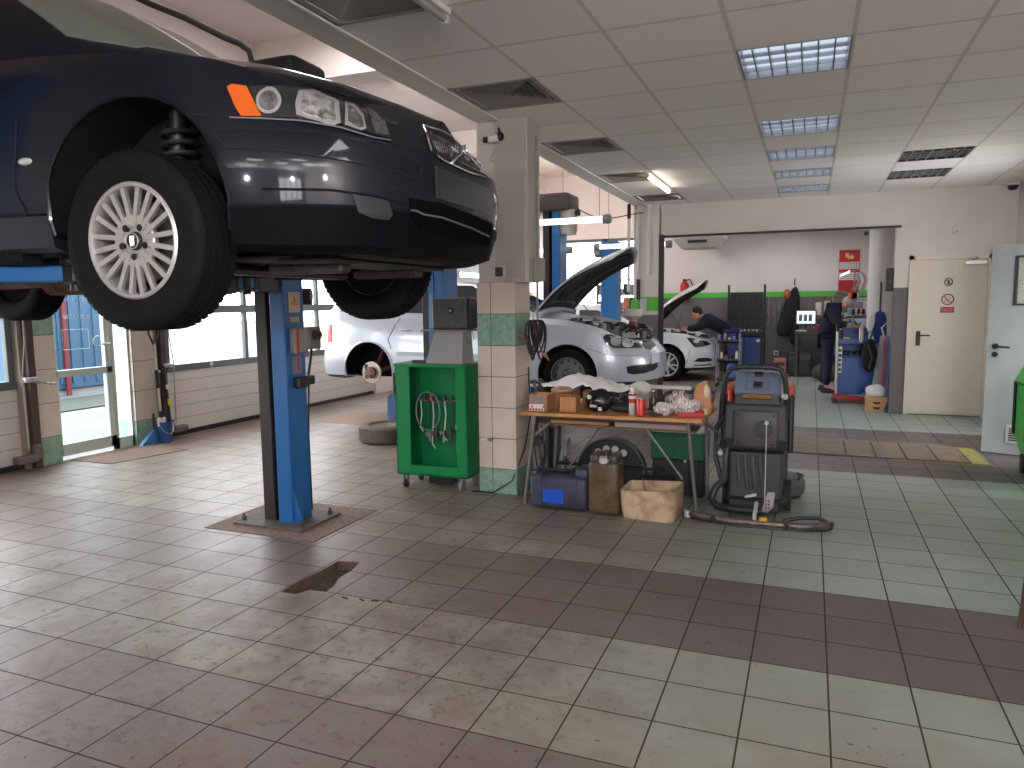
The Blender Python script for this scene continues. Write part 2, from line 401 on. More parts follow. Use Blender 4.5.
def shutter(name, y0, y1, mull):
    b = MB(); b.box((LW-.12, y0, .05), (LW-.07, y1, .78)); o = struct(name, b, shp.m)
    b = MB()
    for z0, z1 in ((.76, .84), (1.43, 1.53), (2.18, 2.26)): b.box((LW-.125, y0, z0), (LW-.055, y1, z1), .004)
    for ym in mull: b.box((LW-.12, ym-.03, .8), (LW-.06, ym+.03, 2.2), .004)
    b.box((LW-.12, y0, 2.26), (LW-.07, y1, DOORZ))
    fr = b.build('window_frame', frm, o); 
    g = MB(); g.box((LW-.1, y0, .82), (LW-.094, y1, 2.2)); g.build('window_pane', clear, o)
    s = MB(); s.box((LW-.13, y0, 0), (LW-.05, y1, .05)); s.build('bottom_seal', black, o)
    for ym in mull[1:-1]:
        k = MB(); k.ell((LW-.05, (ym+mull[0])/2 if ym == mull[1] else ym-.7, 1.48), (.012, .03, .03)); k.ell((LW-.05, (ym+mull[0])/2 if ym == mull[1] else ym-.7, .80), (.012, .03, .03)); k.build('roller_bracket', lgrey, o)
    return o
shutter('door_1', .2, 4.70, [.25, 1.75, 3.25, 4.62])
shutter('door_2', 6.36, 10.75, [6.44, 7.75, 9.3, 10.7])
shutter('door_3', 11.3, 15.6, [11.35, 12.8, 14.2, 15.55])
b = MB(); b.box((LW-.2, 6.18, 0), (LW, 6.36, DOORZ)); b.box((LW-.2, 4.66, 0), (LW, 4.77, DOORZ)); struct('trim_6', b, mat('pier_grey', sr(150, 136, 126), .7))

# glass door with mirrored opening hours ---------------------------------
alu = mat('white_aluminium', sr(196, 208, 198), .4)
b = MB(); Y0, Y1 = 5.01, 5.67; X = LW-.06
for yy_, w in ((Y0, .045), (Y1-.07, .07)): b.box((X-.03, yy_, .04), (X+.03, yy_+w, 2.2), .005)
for z0, z1 in ((.04, .16), (.83, .90), (2.12, 2.2)): b.box((X-.03, Y0, z0), (X+.03, Y1, z1), .005)
gd = struct('door_4', b, alu)
g = MB(); g.box((X-.004, Y0+.02, .1), (X+.002, Y1-.02, 2.15)); g.build('door_pane', glass('door_glass', (.93, .97, .98)), gd)
h = MB(); h.cyl((X+.03, Y1-.035, 1.14), (X+.075, Y1-.035, 1.14), .012); h.tube([(X+.075, Y1-.035, 1.14), (X+.08, Y1-.09, 1.14), (X+.078, Y1-.15, 1.14)], .009); h.box((X+.028, Y1-.055, 1.0), (X+.036, Y1-.015, 1.22), .003)
h.tube([(X+.04, Y1-.16+.05*cos(a*.35), 1.17+.055*sin(a*.35)) for a in range(3, 16)], .006); h.build('door_handle', wt, gd)
lett = mat('door_lettering', sr(225, 235, 240), .6)
# lettering faces outdoors, so it reads reversed from inside
Mt = Matrix(((0, 0, -1, X-.008), (-1, 0, 0, 5.33), (0, 1, 0, 0), (0, 0, 0, 1)))
for tz, tx in ((1.60, '8:00 - 17:00'), (1.43, '8:00 - 13:00')):
    M = Mt.copy(); M[2][3] = tz; text('door_lettering', tx, .062, lett, M, gd)
b = MB(); b.tube([(X-.008, 5.16, 1.1), (X-.008, 5.45, 1.1), (X-.008, 5.45, 1.3), (X-.008, 5.16, 1.3)], .003, closed=True, seg=4); b.build('door_sticker', lett, gd)
# side light between the door and the pier
b = MB(); b.box((X-.03, 5.67, .0), (X+.03, 5.70, DOORZ)); b.box((X-.03, 5.87, 0), (X+.03, 5.89, DOORZ)); b.box((X-.03, 5.67, 0), (X+.03, 5.89, .12)); b.box((X-.03, 5.0, 2.2), (X+.03, 5.89, DOORZ))
sl = struct('window_1', b, alu); g = MB(); g.box((X-.004, 5.69, .1), (X+.002, 5.88, DOORZ)); g.build('window_pane', clear, sl)

# shutter tracks with chain operators next to the openings
def track(y, sgn, name, label):
    t = thing(name, label, 'door track', (LW+.03, y, 0))
    b = MB(); b.box((-.03, -.035, 0), (.03, .035, 2.3)); b.build('rail', mat('track_brown', sr(74, 58, 52), .6, noise=.2), t)
    b = MB(); b.tube([(.045, -.05*sgn, 2.2), (.05, -.07*sgn, 1.2), (.05, -.12*sgn, .85), (.045, -.1*sgn, .2)], .006, seg=6)
    for k in range(26): b.ell((.05, -.11*sgn, .2+k*.026), (.008, .008, .013), 6, 4)
    b.build('chain', steel, t)
    b = MB(); b.cbox((.05, -.14*sgn, .11), (.1, .2, .07), .01); b.cbox((.05, -.02*sgn, .16), (.07, .07, .14), .01); b.build('operator_box', mat('dusty_metal', sr(110, 104, 100), .6, noise=.3), t)
    b = MB(); b.tube([(.02, 0, .83), (.06, .05*sgn, .82), (.09, .13*sgn, .80)], .012); b.cbox((.09, .15*sgn, .80), (.035, .06, .03), .008); b.cbox((.03, -.03*sgn, .85), (.07, .13, .05), .01); b.build('latch', steel, t)
track(4.735, 1, 'shutter_track', 'brown vertical shutter rail with chain and latch, left of the glass door')
track(6.27, -1, 'shutter_track', 'brown vertical shutter rail with latch, right of the glass door and snow brush')

# far facade of the high bay (glazed) ---------------------------------------
b = MB(); YF = 19.6
b.box((LW, YF, 0), (-2.44, YF+.2, .8)); b.box((LW, YF, 3.2), (-2.44, YF+.2, 4.95)); b.box((-2.6, YB, 3.0), (-2.44, YF, 4.95)); b.box((LW, YF, .8), (LW+.3, YF+.2, 3.2)); struct('wall_far_bay', b, bayp)
b = MB()
for xx in (-6.5, -5.2, -3.9, -2.6): b.box((xx-.04, YF+.05, .8), (xx+.04, YF+.12, 3.2))
b.box((LW+.3, YF+.05, .8), (-2.44, YF+.12, .88)); b.box((LW+.3, YF+.05, 3.12), (-2.44, YF+.12, 3.2)); w = struct('window_2', b, frm)
g = MB(); g.box((LW+.3, YF+.08, .85), (-2.44, YF+.085, 3.15)); g.build('window_pane', clear, w)

# far wall with opening to the back workshop ---------------------------------
YW = 10.9
gw = mat('grey_dado', sr(112, 107, 108), .7, noise=.06, nscale=2); gs = mat('green_stripe', sr(92, 190, 70), .6)
b = MB(); b.box((-2.05, YW, 2.44), (1.0, YW+.2, 3.0)); b.box((1.0, YW, 1.66), (1.17, YW+.2, 3.0)); b.box((1.17, YW, 2.06), (2.09, YW+.2, 3.0)); b.box((1.165, YW+.06, 0), (2.09, YW+.2, 2.06)); b.box((2.09, YW, 0), (FX1+.1, YW+.2, 3.0)); struct('wall_far', b, pw)  # slab behind the cream door is added to stop light leaking under it
b = MB(); b.box((1.0, YW-.003, 0), (1.165, YW+.2, 1.66)); struct('trim_7', b, gw)
b = MB(); b.box((-2.44, YW-.05, 0), (-2.07, YW+.35, 1.32)); struct('trim_8', b, gw)
b = MB(); b.box((-2.445, YW-.055, 1.38), (-2.065, YW+.355, 1.58)); struct('trim_9', b, gs)
b = MB(); b.box((-2.44, YW-.05, 1.32), (-2.07, YW+.35, 1.38)); b.box((-2.44, YW-.05, 1.58), (-2.07, YW+.35, 2.92)); struct('wall_far_pier', b, pw)
b = MB(); b.box((-2.07, YW-.06, .0), (-2.0, YW+.0, 2.47)); b.box((-2.07, YW-.02, 2.43), (1.05, YW, 2.46)); struct('trim_10', b, mat('dark_channel', (.03, .028, .028), .5))
b = MB(); b.cyl((-2.22, YW-.09, 1.9), (-2.22, YW-.09, 2.9), .035); b.cyl((-2.38, YW-.08, 1.3), (-2.38, YW-.08, 2.8), .028); 
tag(b.build('wall_pipe', wt), 'pair of white pipes running up the far pier beside the green stripe', 'pipe')
# back workshop shell below

b = MB(); b.box((-3.3, YB, 1.69), (2.4, YB+.2, 3.2)); b.box((-3.3, YB+.2, 0), (-3.1, 19.6, 4.9)); struct('wall_back', b, pw)
b = MB(); b.box((-3.3, YB-.004, 0), (2.4, YB+.2, 1.58)); struct('trim_11', b, gw)
b = MB(); b.box((-3.3, YB-.008, 1.58), (2.4, YB+.2, 1.69)); struct('trim_12', b, gs)
b = MB(); b.box((1.45, YW+.2, 0), (1.6, YB, 3.1)); struct('wall_back_right', b, pw)
b = MB(); b.box((-2.5, YW+.2, 2.98), (1.6, YB, 3.08)); struct('ceiling_back', b, pw)
b = MB(); b.lathe([(.20, 0), (.20, 2.98)], (.98, 12.4, 0), seg=32); struct('trim_13', b, mat('white_column', sr(214, 212, 208), .6))
# right and rear walls of the hall
b = MB(); b.box((FX1, -4.5, 0), (FX1+.15, 7.0, 3.0)); b.box((FX1, 7.95, 0), (FX1+.15, 8.4, 3.0)); b.box((FX1, 9.8, 0), (FX1+.15, 11.1, 3.0)); b.box((FX1, 8.4, 0), (FX1+.15, 9.8, .95)); b.box((FX1, 8.4, 2.1), (FX1+.15, 9.8, 3.0)); b.box((FX1, 7.0, 2.06), (FX1+.15, 7.95, 3.0)); struct('wall_right', b, pw)
b = MB(); b.box((FX0-.2, -4.7, 0), (.3, -4.5, 5.0)); b.box((2.1, -4.7, 0), (FX1+.15, -4.5, 5.0)); b.box((.3, -4.7, 0), (2.1, -4.5, 1.1)); b.box((.3, -4.7, 2.5), (2.1, -4.5, 5.0)); struct('wall_rear', b, mat('rear_wall_grey', sr(104, 100, 98), .9))
def win(name, a, c_, axis):
    b = MB(); n = 4
    for k in range(n+1):
        q = lerp(a[0], c_[0], k/n)
        if axis == 'x': b.box((q-.03, -4.64, a[1]), (q+.03, -4.58, c_[1]))
        else: b.box((FX1+.03, q-.03, a[1]), (FX1+.09, q+.03, c_[1]))
    for z_ in (a[1], c_[1]):
        if axis == 'x': b.box((a[0], -4.64, z_-.03), (c_[0], -4.58, z_+.03))
        else: b.box((FX1+.03, a[0], z_-.03), (FX1+.09, c_[0], z_+.03))
    w = struct(name, b, wt); g = MB()
    if axis == 'x': g.box((a[0], -4.612, a[1]), (c_[0], -4.606, c_[1]))
    else: g.box((FX1+.06, a[0], a[1]), (FX1+.066, c_[0], c_[1]))
    g.build('window_pane', clear, w)
win('added_rear_window', (.3, 1.1), (2.1, 2.5), 'x'); win('added_right_window', (8.4, .95), (9.8, 2.1), 'y')  # both windows are unseen, added to bring more daylight into the hall
# side room behind the open door
b = MB(); b.box((FX1+.15, 6.2, 0), (FX1+1.6, 6.25, 2.6)); b.box((FX1+.15, 8.1, 0), (FX1+1.6, 8.15, 2.6)); b.box((FX1+1.6, 6.2, 0), (FX1+1.65, 8.15, 2.6)); b.box((FX1+.15, 6.2, 2.6), (FX1+1.65, 8.15, 2.65)); b.box((FX1+.1, 6.2, -.1), (FX1+1.65, 8.15, 0)); struct('wall_side_room', b, pw)

# tiled column in front --------------------------------------------------------
b = MB(); b.box((-2.445, 5.33, 0), (-2.125, 5.66, 1.68)); struct('trim_14', b, ptile)
b = MB(); b.box((-2.44, 5.36, 1.68), (-2.28, 5.64, CZ)); struct('trim_15', b, mat('column_plaster', sr(196, 188, 182), .7))
cs = mat('column_steel', sr(182, 175, 168), .45, .2, noise=.08, nscale=3)
b = MB()
b.prism([(-2.28, 5.33), (-2.05, 5.33), (-2.02, 5.36), (-2.02, 5.62), (-2.28, 5.62)], 1.68, CZ, 'xy'); b.box((-2.055, 5.31, 1.68), (-2.03, 5.33, CZ-.1)); struct('trim_16', b, cs)

# doors on the far right ---------------------------------------------------------
b = MB(); b.box((1.165, YW-.03, 0), (1.215, YW+.05, 2.06)); b.box((2.04, YW-.03, 0), (2.09, YW+.05, 2.06)); b.box((1.165, YW-.03, 2.01), (2.09, YW+.05, 2.06))
b.box((1.215, YW, .01), (2.04, YW+.05, 2.01), .003); d5 = struct('door_5', b, cream)
def handle(parent, x, y, z, dx, m=black):
    h = MB(); h.cbox((x, y-.006, z), (.05, .012, .19), .005); h.cyl((x, y, z+.04), (x, y-.05, z+.04), .011); h.tube([(x, y-.05, z+.04), (x+dx*.06, y-.055, z+.04), (x+dx*.13, y-.05, z+.04)], .009); h.build('door_handle', m, parent)
handle(d5, 1.30, YW, 1.0, 1)
h = MB(); h.box((1.78, YW-.05, 1.93), (2.02, YW, 1.985), .005); h.tube([(1.86, YW-.06, 1.99), (1.9, YW-.2, 2.0), (1.9, YW-.03, 2.03)], .008); h.build('door_closer', steel, d5)
# signs on the cream door
def nosign(cx, z, r, name, label, red_plate):
    t = thing(name, label, 'sign', (cx, YW-.004, z))
    if red_plate:
        b = MB(); b.box((-.085, 0, -.185), (.085, .003, .105)); b.build('plate', mat('sign_white', (.75, .73, .7), .5), t)
        b = MB(); b.box((-.078, -.002, -.17), (.078, .001, -.095)); b.build('caption_field', red, t)
        for k, tx in enumerate(('PALENIE TYTONIU', 'WZBRONIONE')): text('caption', tx, .017, wt, Matrix.Translation((0, -.003, -.12-.026*k)) @ Matrix.Rotation(pi/2, 4, 'X'), t, .0005)
    m = red if red_plate else black
    b = MB(); b.tube([(r*cos(a), -.003, r*sin(a)) for a in [2*pi*i/28 for i in range(28)]], r*.11, seg=6, closed=True); b.tube([(-r*.68, -.004, r*.68), (r*.68, -.004, -r*.68)], r*.08, seg=6); b.build('prohibition_ring', m, t)
    b = MB()
    if red_plate: b.cbox((-.012, -.001, -.012), (.05, .003, .01), rot=Euler((0, .6, 0))); b.tube([(.02, -.002, .0), (.03, -.002, .015), (.022, -.002, .03)], .003, seg=5); b.ell((-.03, -.002, -.03), (.008, .003, .008))
    else: b.ell((0, -.002, .022), (.008, .003, .008)); b.cbox((0, -.002, -.004), (.018, .003, .035)); b.tube([(0, -.002, -.01), (-.014, -.002, -.034)], .004, seg=5); b.tube([(0, -.002, -.01), (.012, -.002, -.034)], .004, seg=5)
    b.build('pictogram', black, t)
    return t
nosign(1.615, 1.72, .045, 'no_entry_sticker', 'small round black and white no-entry pictogram on the cream door', False)
nosign(1.615, 1.50, .066, 'no_smoking_sign', 'white and red no smoking sign on the cream door', True)
# open grey door hinged on the right wall
od = thing('grey_door', 'grey steel door standing open, with wired glass pane, black lever and low vent grille', 'door', (1.60, 8.40, 0), radians(-24.0))
b = MB(); Wd = .86; b.box((0, 0, .01), (Wd, .045, .18)); b.box((0, 0, .18), (.0, .045, .3))
b = MB()
for a, c_ in (((0, 0, .01), (Wd, .045, 1.45)), ((0, 0, 1.45), (.2, .045, 2.02)), ((.66, 0, 1.45), (Wd, .045, 2.02)), ((.2, 0, 1.90), (.66, .045, 2.02))): b.box(a, c_)
b.build('leaf', greydoor, od, smooth=False)
b = MB(); b.box((.2, .018, 1.45), (.66, .026, 1.90)); b.build('pane', mat('wired_glass', sr(200, 205, 200), .25, noise=.35, nscale=60, bump=.5), od)
b = MB()
for a, c_ in (((.19, -.006, 1.44), (.22, .05, 1.91)), ((.64, -.006, 1.44), (.67, .05, 1.91)), ((.19, -.006, 1.44), (.67, .05, 1.46)), ((.19, -.006, 1.89), (.67, .05, 1.91))): b.box(a, c_)
b.build('pane_frame', dgrey, od)
h = MB(); h.cyl((.07, 0, 1.05), (.07, -.012, 1.05), .028, seg=20); h.cyl((.07, 0, .97), (.07, -.012, .97), .026, seg=20); h.cyl((.07, 0, 1.05), (.07, -.055, 1.05), .01); h.tube([(.07, -.055, 1.05), (.13, -.06, 1.048), (.20, -.05, 1.043)], .009); h.build('door_handle', black, od)
b = MB(); b.box((.20, -.008, .12), (.40, 0, .30), .003); b.build('vent_plate', wt, od)
b = MB()
for k in range(6):
    for j in range(2): b.box((.225+j*.085, -.011, .145+k*.022), (.29+j*.085, -.008, .157+k*.022))
b.build('vent_slot', dgrey, od)
# ------------------------------------------------------------------ luminaires
refl = mat('louvre_reflector', (.5, .5, .52), .22, 1.)
def tube_mat(name, s): return mat(name, (.8, .85, .9), .3, emit=(.75, .86, 1.), estr=s)
lit = tube_mat('cool_tube', 1.1); off = mat('unlit_tube', (.75, .78, .75), .3); lamp_in = mat('lamp_inner', (.35, .36, .38), .3, .8); lamp_dark = mat('lamp_inner_dark', (.05, .055, .05), .4, .4)
def luminaire(x0, y0, on, label, group, brass=False):
    t = thing('ceiling_light', label, 'ceiling light', (x0, y0, CZ), 0, group)
    b = MB(); w = .6
    b.box((.0, 0, .0), (w, .012, .09)); b.box((0, w-.012, 0), (w, w, .09)); b.box((0, 0, 0), (.012, w, .09)); b.box((w-.012, 0, 0), (w, w, .09)); b.box((0, 0, .085), (w, w, .095))
    b.build('housing', lamp_in if on else lamp_dark, t, smooth=False)
    for k in range(4):
        yy = .09+k*.14
        c = MB(); c.cyl((.02, yy, .055), (.58, yy, .055), .013, seg=12); c.build('tube', lit if on else off, t)
    for k in range(1, 4):
        c = MB(); c.prism([(.014, 0), (.586, 0), (.586, .05), (.014, .05)], k*.14+.02-.004+.0, k*.14+.02+.004, 'xz'); c.build('reflector_rail', refl, t, smooth=False)
    c = MB()
    for k in range(1, 7): c.box((k*.6/7-.004, .014, .0), (k*.6/7+.004, .586, .045))
    c.build('louvre', refl if on else mat('dull_louvre', (.2, .21, .2), .35, .9), t, smooth=False)
    return t
ll = ['nearest', 'second', 'third', 'fourth', 'farthest']
L5 = ['large square louvred ceiling light nearest the camera in the lit row', 'pale louvred ceiling light directly beyond the large near one', 'louvred ceiling light in the middle of the lit row of five', 'louvred ceiling light just before the smallest far one in the lit row', 'smallest louvred ceiling light of the lit row, close to the far wall']
for k, (_, oy) in enumerate(open_l[:5]): luminaire(-.436, oy, True, L5[k], 'lit louvred ceiling lights')
luminaire(.764, 8.049, False, 'dark unlit louvred ceiling light on the right, nearer of the two', 'unlit louvred ceiling lights')
luminaire(.764, 9.249, False, 'dark unlit louvred ceiling light on the right, farther of the two near the wall', 'unlit louvred ceiling lights')
# vents: pyramid diffusers with louvre blades
ventm = mat('vent_grey', sr(140, 135, 130), .5); ventd = mat('vent_dark', (.02, .02, .02), .9)
VL = ['large square ceiling air vent at the top, beside the grey tube housing', 'square ceiling air vent nearest before the column top', 'square ceiling air vent just beyond the column top', 'square ceiling air vent beside the glowing tube light', 'farthest small ceiling air vent near the far wall']
for k, oy in enumerate(open_v):
    t = thing('ceiling_vent', VL[k], 'air vent', (-2.236, oy, CZ), 0, 'square ceiling air vents')
    b = MB(); b.box((0, 0, .06), (.6, .6, .07)); b.build('duct_back', ventd, t, smooth=False)
    b = MB(); b.box((0, 0, -.003), (.6, .03, .012)); b.box((0, .57, -.003), (.6, .6, .012)); b.box((0, 0, -.003), (.03, .6, .012)); b.box((.57, 0, -.003), (.6, .6, .012)); b.build('frame', ventm, t, smooth=False)
    b = MB()
    for j in range(1, 9):
        r0 = .03+j*.029; z = .012
        for (ax, sg) in ((0, 1), (0, -1), (1, 1), (1, -1)):
            h0 = .3-r0; c_ = .3
            p = []
            if ax == 0: pts = [(c_-h0, c_+sg*h0, -.002), (c_+h0, c_+sg*h0, -.002), (c_+h0-.018, c_+sg*(h0-.018), .03), (c_-h0+.018, c_+sg*(h0-.018), .03)]
            else: pts = [(c_+sg*h0, c_-h0, -.002), (c_+sg*h0, c_+h0, -.002), (c_+sg*(h0-.018), c_+h0-.018, .03), (c_+sg*(h0-.018), c_-h0+.018, .03)]
            b.face([b.v(q) for q in pts])
    b.build('louvre_blade', ventm, t, smooth=False, solid=.0015)
# glowing tube on the ceiling and the unlit one nearer
def batten(name, label, y0, y1, x, on, z=CZ):
    t = thing(name, label, 'tube light', (x, y0, z))
    b = MB(); b.box((-.025, 0, -.03), (.025, y1-y0, -.0005), .004); b.build('housing', wt, t)
    b = MB(); b.cyl((0, .02, -.052), (0, y1-y0-.02, -.052), .018); b.build('tube', mat('warm_tube', (1, .95, .85), .3, emit=(1, .9, .74), estr=9.) if on else mat('grey_tube', sr(150, 146, 142), .35), t)
    b = MB(); b.cyl((0, 0, -.052), (0, .03, -.052), .023); b.cyl((0, y1-y0-.03, -.052), (0, y1-y0, -.052), .023); b.build('end_cap', lgrey, t)
batten('tube_light', 'glowing warm white tube light on the tiled ceiling near the small vents', 8.0, 9.3, -1.66, True)
batten('tube_light', 'unlit grey tube light at the top edge beside the large near vent', 2.0, 3.28, -1.64, False)

# work lamps hanging in the high bay
def hang_tube(x0, x1, y, z, label, em):
    t = thing('hanging_tube_lamp', label, 'tube lamp', (x0, y, z), 0, 'long tube lamps above the second lift')
    b = MB(); b.cyl((0, 0, 0), (x1-x0, 0, 0), .04, seg=14); b.build('tube', mat('glow_tube', (1, 1, 1), .3, emit=(.85, .97, 1.), estr=em*.7), t)
    for xx in (0, x1-x0):
        b = MB(); b.lathe([(0, -.05), (.055, -.05), (.062, 0), (.055, .05), (0, .05)], (xx, 0, 0), 'X', 18); b.build('end_cap', mgrey, t)
    b = MB(); b.cyl((.2, 0, .03), (.2, 0, 4.9-z), .004, seg=5); b.cyl((x1-x0-.1, 0, .03), (x1-x0-.1, 0, 4.9-z), .004, seg=5); b.build('wire', dgrey, t)
p = ony(607, 219, 9.4); hang_tube(p.x-1.35, p.x, 9.4, p.z, 'nearest long white tube lamp hanging beside the blue lift post', 1.6)
p = ony(569, 250, 11.6); hang_tube(p.x-1.4, p.x, 11.6, p.z, 'far tube lamp hanging lower left behind the blue lift post', 1.6)
p = ony(597, 247, 12.2); hang_tube(p.x, p.x+1.2, 12.2, p.z, 'far tube lamp hanging behind the raised black bonnet', 1.6)
# cable slung between lift and pier
b = MB(); pts = []
A = ony(575, 207, 10.2); B = ony(648, 212, 10.9)
for k in range(13):
    s = k/12; p = A.lerp(B, s); p.z -= .10*sin(pi*s*2)*.3+.12*sin(pi*s); pts.append(p)
b.tube(pts, .008, seg=6); tag(b.build('power_cable', black), 'thin black cable slung from the second lift head to the far pier', 'cable')

# black hose along the high ceiling at top left
b = MB(); ps = []
for q, yy in (((125, -8), 5.6), ((150, 4), 5.7), ((185, 18), 5.8), ((225, 38), 5.9), ((240, 44), 5.95), ((249, 51), 5.95), ((252, 62), 5.95)): ps.append(ony(*q, yy))
b.tube(ps, .028, seg=8); tag(b.build('ceiling_hose', blk2), 'black hose running along the high ceiling to the top of the front lift', 'hose')
# security camera, detector, dome
t = thing('security_camera', 'small white security camera with black lens on the column head', 'camera', tuple(ony(494, 139, 5.3)))
b = MB(); b.box((-.045, -.03, -.028), (.045, .03, .028), .01); b.build('body', wt, t)
b = MB(); b.cyl((-.045, 0, 0), (-.085, -.01, -.002), .024, .02); b.build('lens', black, t)
b = MB(); b.ell((.05, .0, .015), (.03, .03, .035)); b.tube([(.04, 0, .03), (.03, .03, .07), (.02, .055, .12)], .01); b.build('bracket', black, t)
b = MB(); p = ony(495, 158, 5.35); b.tube([p+V((.03*cos(a), -.01, .028*sin(a))) for a in [i*.5 for i in range(-2, 8)]], .005, seg=6); b.cbox(p+V((-.02, .0, -.01)), (.05, .02, .02), .004); tag(b.build('cable_clip', lgrey), 'loop of cable clipped to the column under the security camera', 'cable clip')
t = thing('dome_camera', 'black dome security camera under the ceiling at the far right', 'camera', (2.22, 10.75, 2.9)); 
b = MB(); b.lathe([(0, 0), (.075, 0), (.075, -.03), (.06, -.035)], seg=20); b.build('mount', wt, t)
b = MB(); b.lathe([(.06, -.03), (.057, -.06), (.04, -.09), (0, -.1)], seg=20); b.build('dome', mat('dome_black', (.01, .01, .012), .1), t)
p = ony(956, 230, YW); t = thing('motion_detector', 'small white motion detector on the wall above the cream door', 'sensor', tuple(p))
b = MB(); b.box((-.04, -.05, -.05), (.04, 0, .05), .015); b.build('housing', wt, t); b = MB(); b.ell((0, -.05, -.015), (.022, .01, .018)); b.build('lens', lgrey, t)
# box and sockets on the column
p = ony(500, 272, 5.31); t = thing('wall_socket', 'dark square socket on the grey column above the tiles', 'socket', tuple(p)); b = MB(); b.box((-.045, -.02, -.05), (.045, .02, .05), .006); b.build('frame', lgrey, t); b = MB(); b.box((-.032, -.024, -.036), (.032, -.018, .036), .003); b.build('insert', dgrey, t)
p = ony(531, 270, 5.5); t = thing('junction_box', 'grey junction box on the right side of the column', 'junction box', (-2.02, 5.5, p.z)); b = MB(); b.box((0, -.05, -.09), (.07, .05, .09), .008); b.build('box', mat('jb_grey', sr(150, 150, 142), .5), t); b = MB(); b.cyl((.02, 0, .09), (.02, 0, 1.02), .008); b.cyl((.02, 0, -.09), (.02, 0, -.6), .008); b.build('conduit', mgrey, t)
p = ony(486, 439, 5.33); t = thing('pillar_hook', 'small pale hook plate on the tiled pillar', 'hook', (p.x, 5.33, p.z)); b = MB(); b.box((-.04, -.012, -.012), (.02, 0, .012), .003); b.build('plate', wt, t); b = MB(); b.box((.02, -.02, -.014), (.06, 0, .014), .003); b.build('clip', steel, t)

# cables and leads hanging on the right side of the column
t = thing('jumper_leads', 'tangle of black jumper leads with copper clamps hanging on the side of the tiled pillar', 'jumper leads', (-2.07, 5.50, 1.38))
random.seed(3)
for k in range(9):
    b = MB(); w = .03+.02*random.random(); L = .18+.16*random.random(); ox = .03+.02*(k % 3); oy = -.06+.016*k
    b.tube([(ox+random.uniform(-.01, .01), oy+w*cos(a)*1.0-.02, -L/2+L/2*cos(a)*1+0) if False else (ox+w*sin(a), oy+.02*sin(a*2), -L*.5+L*.5*cos(a)) for a in [2*pi*i/18 for i in range(18)]], .0075, seg=6, closed=True); b.build('lead', black if k % 4 else mat('dark_lead', (.04, .008, .008), .5), t)
for k, (dx, dz) in enumerate(((-.03, -.12), (.16, -.27))):
    b = MB(); b.cbox((dx, -.09, dz), (.05, .02, .025), .006, rot=Euler((0, .6, 0))); b.cbox((dx+.02, -.09, dz-.02), (.05, .015, .012), .004, rot=Euler((0, .9, 0))); b.build('clamp', mat('copper', sr(190, 120, 90), .4, .8), t)
b = MB(); b.tube([(.04, -.05, -.0), (.09, -.07, -.14), (.15, -.09, -.27)], .006, seg=6); b.build('lead', mat('dark_red_lead', (.12, .01, .01), .5), t)
b = MB(); b.tube([(-.0, -.02, .0), (.03, -.02, .0), (.05, -.02, .03)], .006); b.build('hook', steel, t)
t = thing('hose_bundle', 'dark hoses and fittings hanging low on the side of the tiled pillar behind the bench', 'hoses', (-2.08, 5.6, .9))
for k in range(5):
    b = MB(); pts = [(.02+.012*k+.03*sin(i*.9+k), -.05+.03*k+.015*cos(i*1.3+k), -i*.11) for i in range(9)]; b.tube(pts, .009 if k % 2 else .014, seg=7); b.build('hose', black if k % 2 else dgrey, t)
b = MB()
for q in ((.05, 0, -.1), (.04, .02, -.33), (.05, -.03, -.5)): b = MB(); b.cbox(q, (.06, .07, .08), .01); b.build('coupling', dgrey, t)
b = MB(); ps = [(-2.12, 5.60, 1.0), (-2.11, 5.62, .6), (-2.10, 5.45, .35), (-2.15, 5.30, .12), (-2.3, 5.27, .02), (-2.5, 5.3, .008)]; b.tube(ps, .006, seg=6); tag(b.build('pillar_cable', black), 'thin black cable running down the corner of the tiled pillar to the floor', 'cable')

# broom and squeegees by the glass door ------------------------------------------
t = thing('snow_brush', 'long snow brush with D handle leaning by the glass door in the blue bucket', 'brush', (-6.70, 6.10, 0))
b = MB(); b.tube([(.0, 0, .28), (-.03, -.01, 1.12)], .014); b.build('shaft', mat('pale_shaft', sr(190, 185, 175), .4), t)
b = MB(); b.tube([(-.013, 0, .62), (-.02, -.005, .82)], .022); b.build('grip', black, t)
b = MB(); b.tube([(.0, 0, .28), (-.004, 0, .36)], .02); b.build('grip', black, t)
b = MB(); b.tube([(-.03, -.01, 1.1), (-.03, -.07, 1.22), (-.03, -.07, 1.27), (-.03, .05, 1.27), (-.03, .05, 1.22), (-.03, -.01, 1.1)], .012); b.build('handle', black, t)
b = MB(); b.cbox((.0, 0, .24), (.04, .1, .1), .01); b.build('head', wt, t)
t = thing('ice_scraper', 'black ice scraper with yellow stickers leaning beside the snow brush', 'scraper', (-6.68, 6.20, 0))
b = MB(); b.tube([(0, 0, .12), (-.05, -.0, .86)], .022); b.build('shaft', black, t); b = MB(); b.prism([(-.06, .84), (.06, .84), (.03, .78), (-.03, .78)], -.07, -.03, 'yz'); b.build('handle', black, t)
b = MB(); b.cbox((.015, -.005, .45), (.03, .03, .07), .004, rot=Euler((0, -.07, 0))); b.build('sticker', mat('yellow_sticker', sr(220, 200, 60), .5), t)
b = MB(); b.cbox((.02, 0, .17), (.03, .05, .12), .01); b.cbox((-.02, 0, .62), (.04, .03, .05), .004); b.build('blade', wt, t)
t = thing('blue_bucket', 'small blue bucket holding the brush at the door pier', 'bucket', (-6.70, 6.14, 0)); b = MB(); b.lathe([(0, .004), (.07, .004), (.085, .23), (.09, .24), (.08, .235), (.066, .02), (0, .02)], seg=24); b.build('body', mat('bucket_blue', sr(40, 80, 130), .5), t)
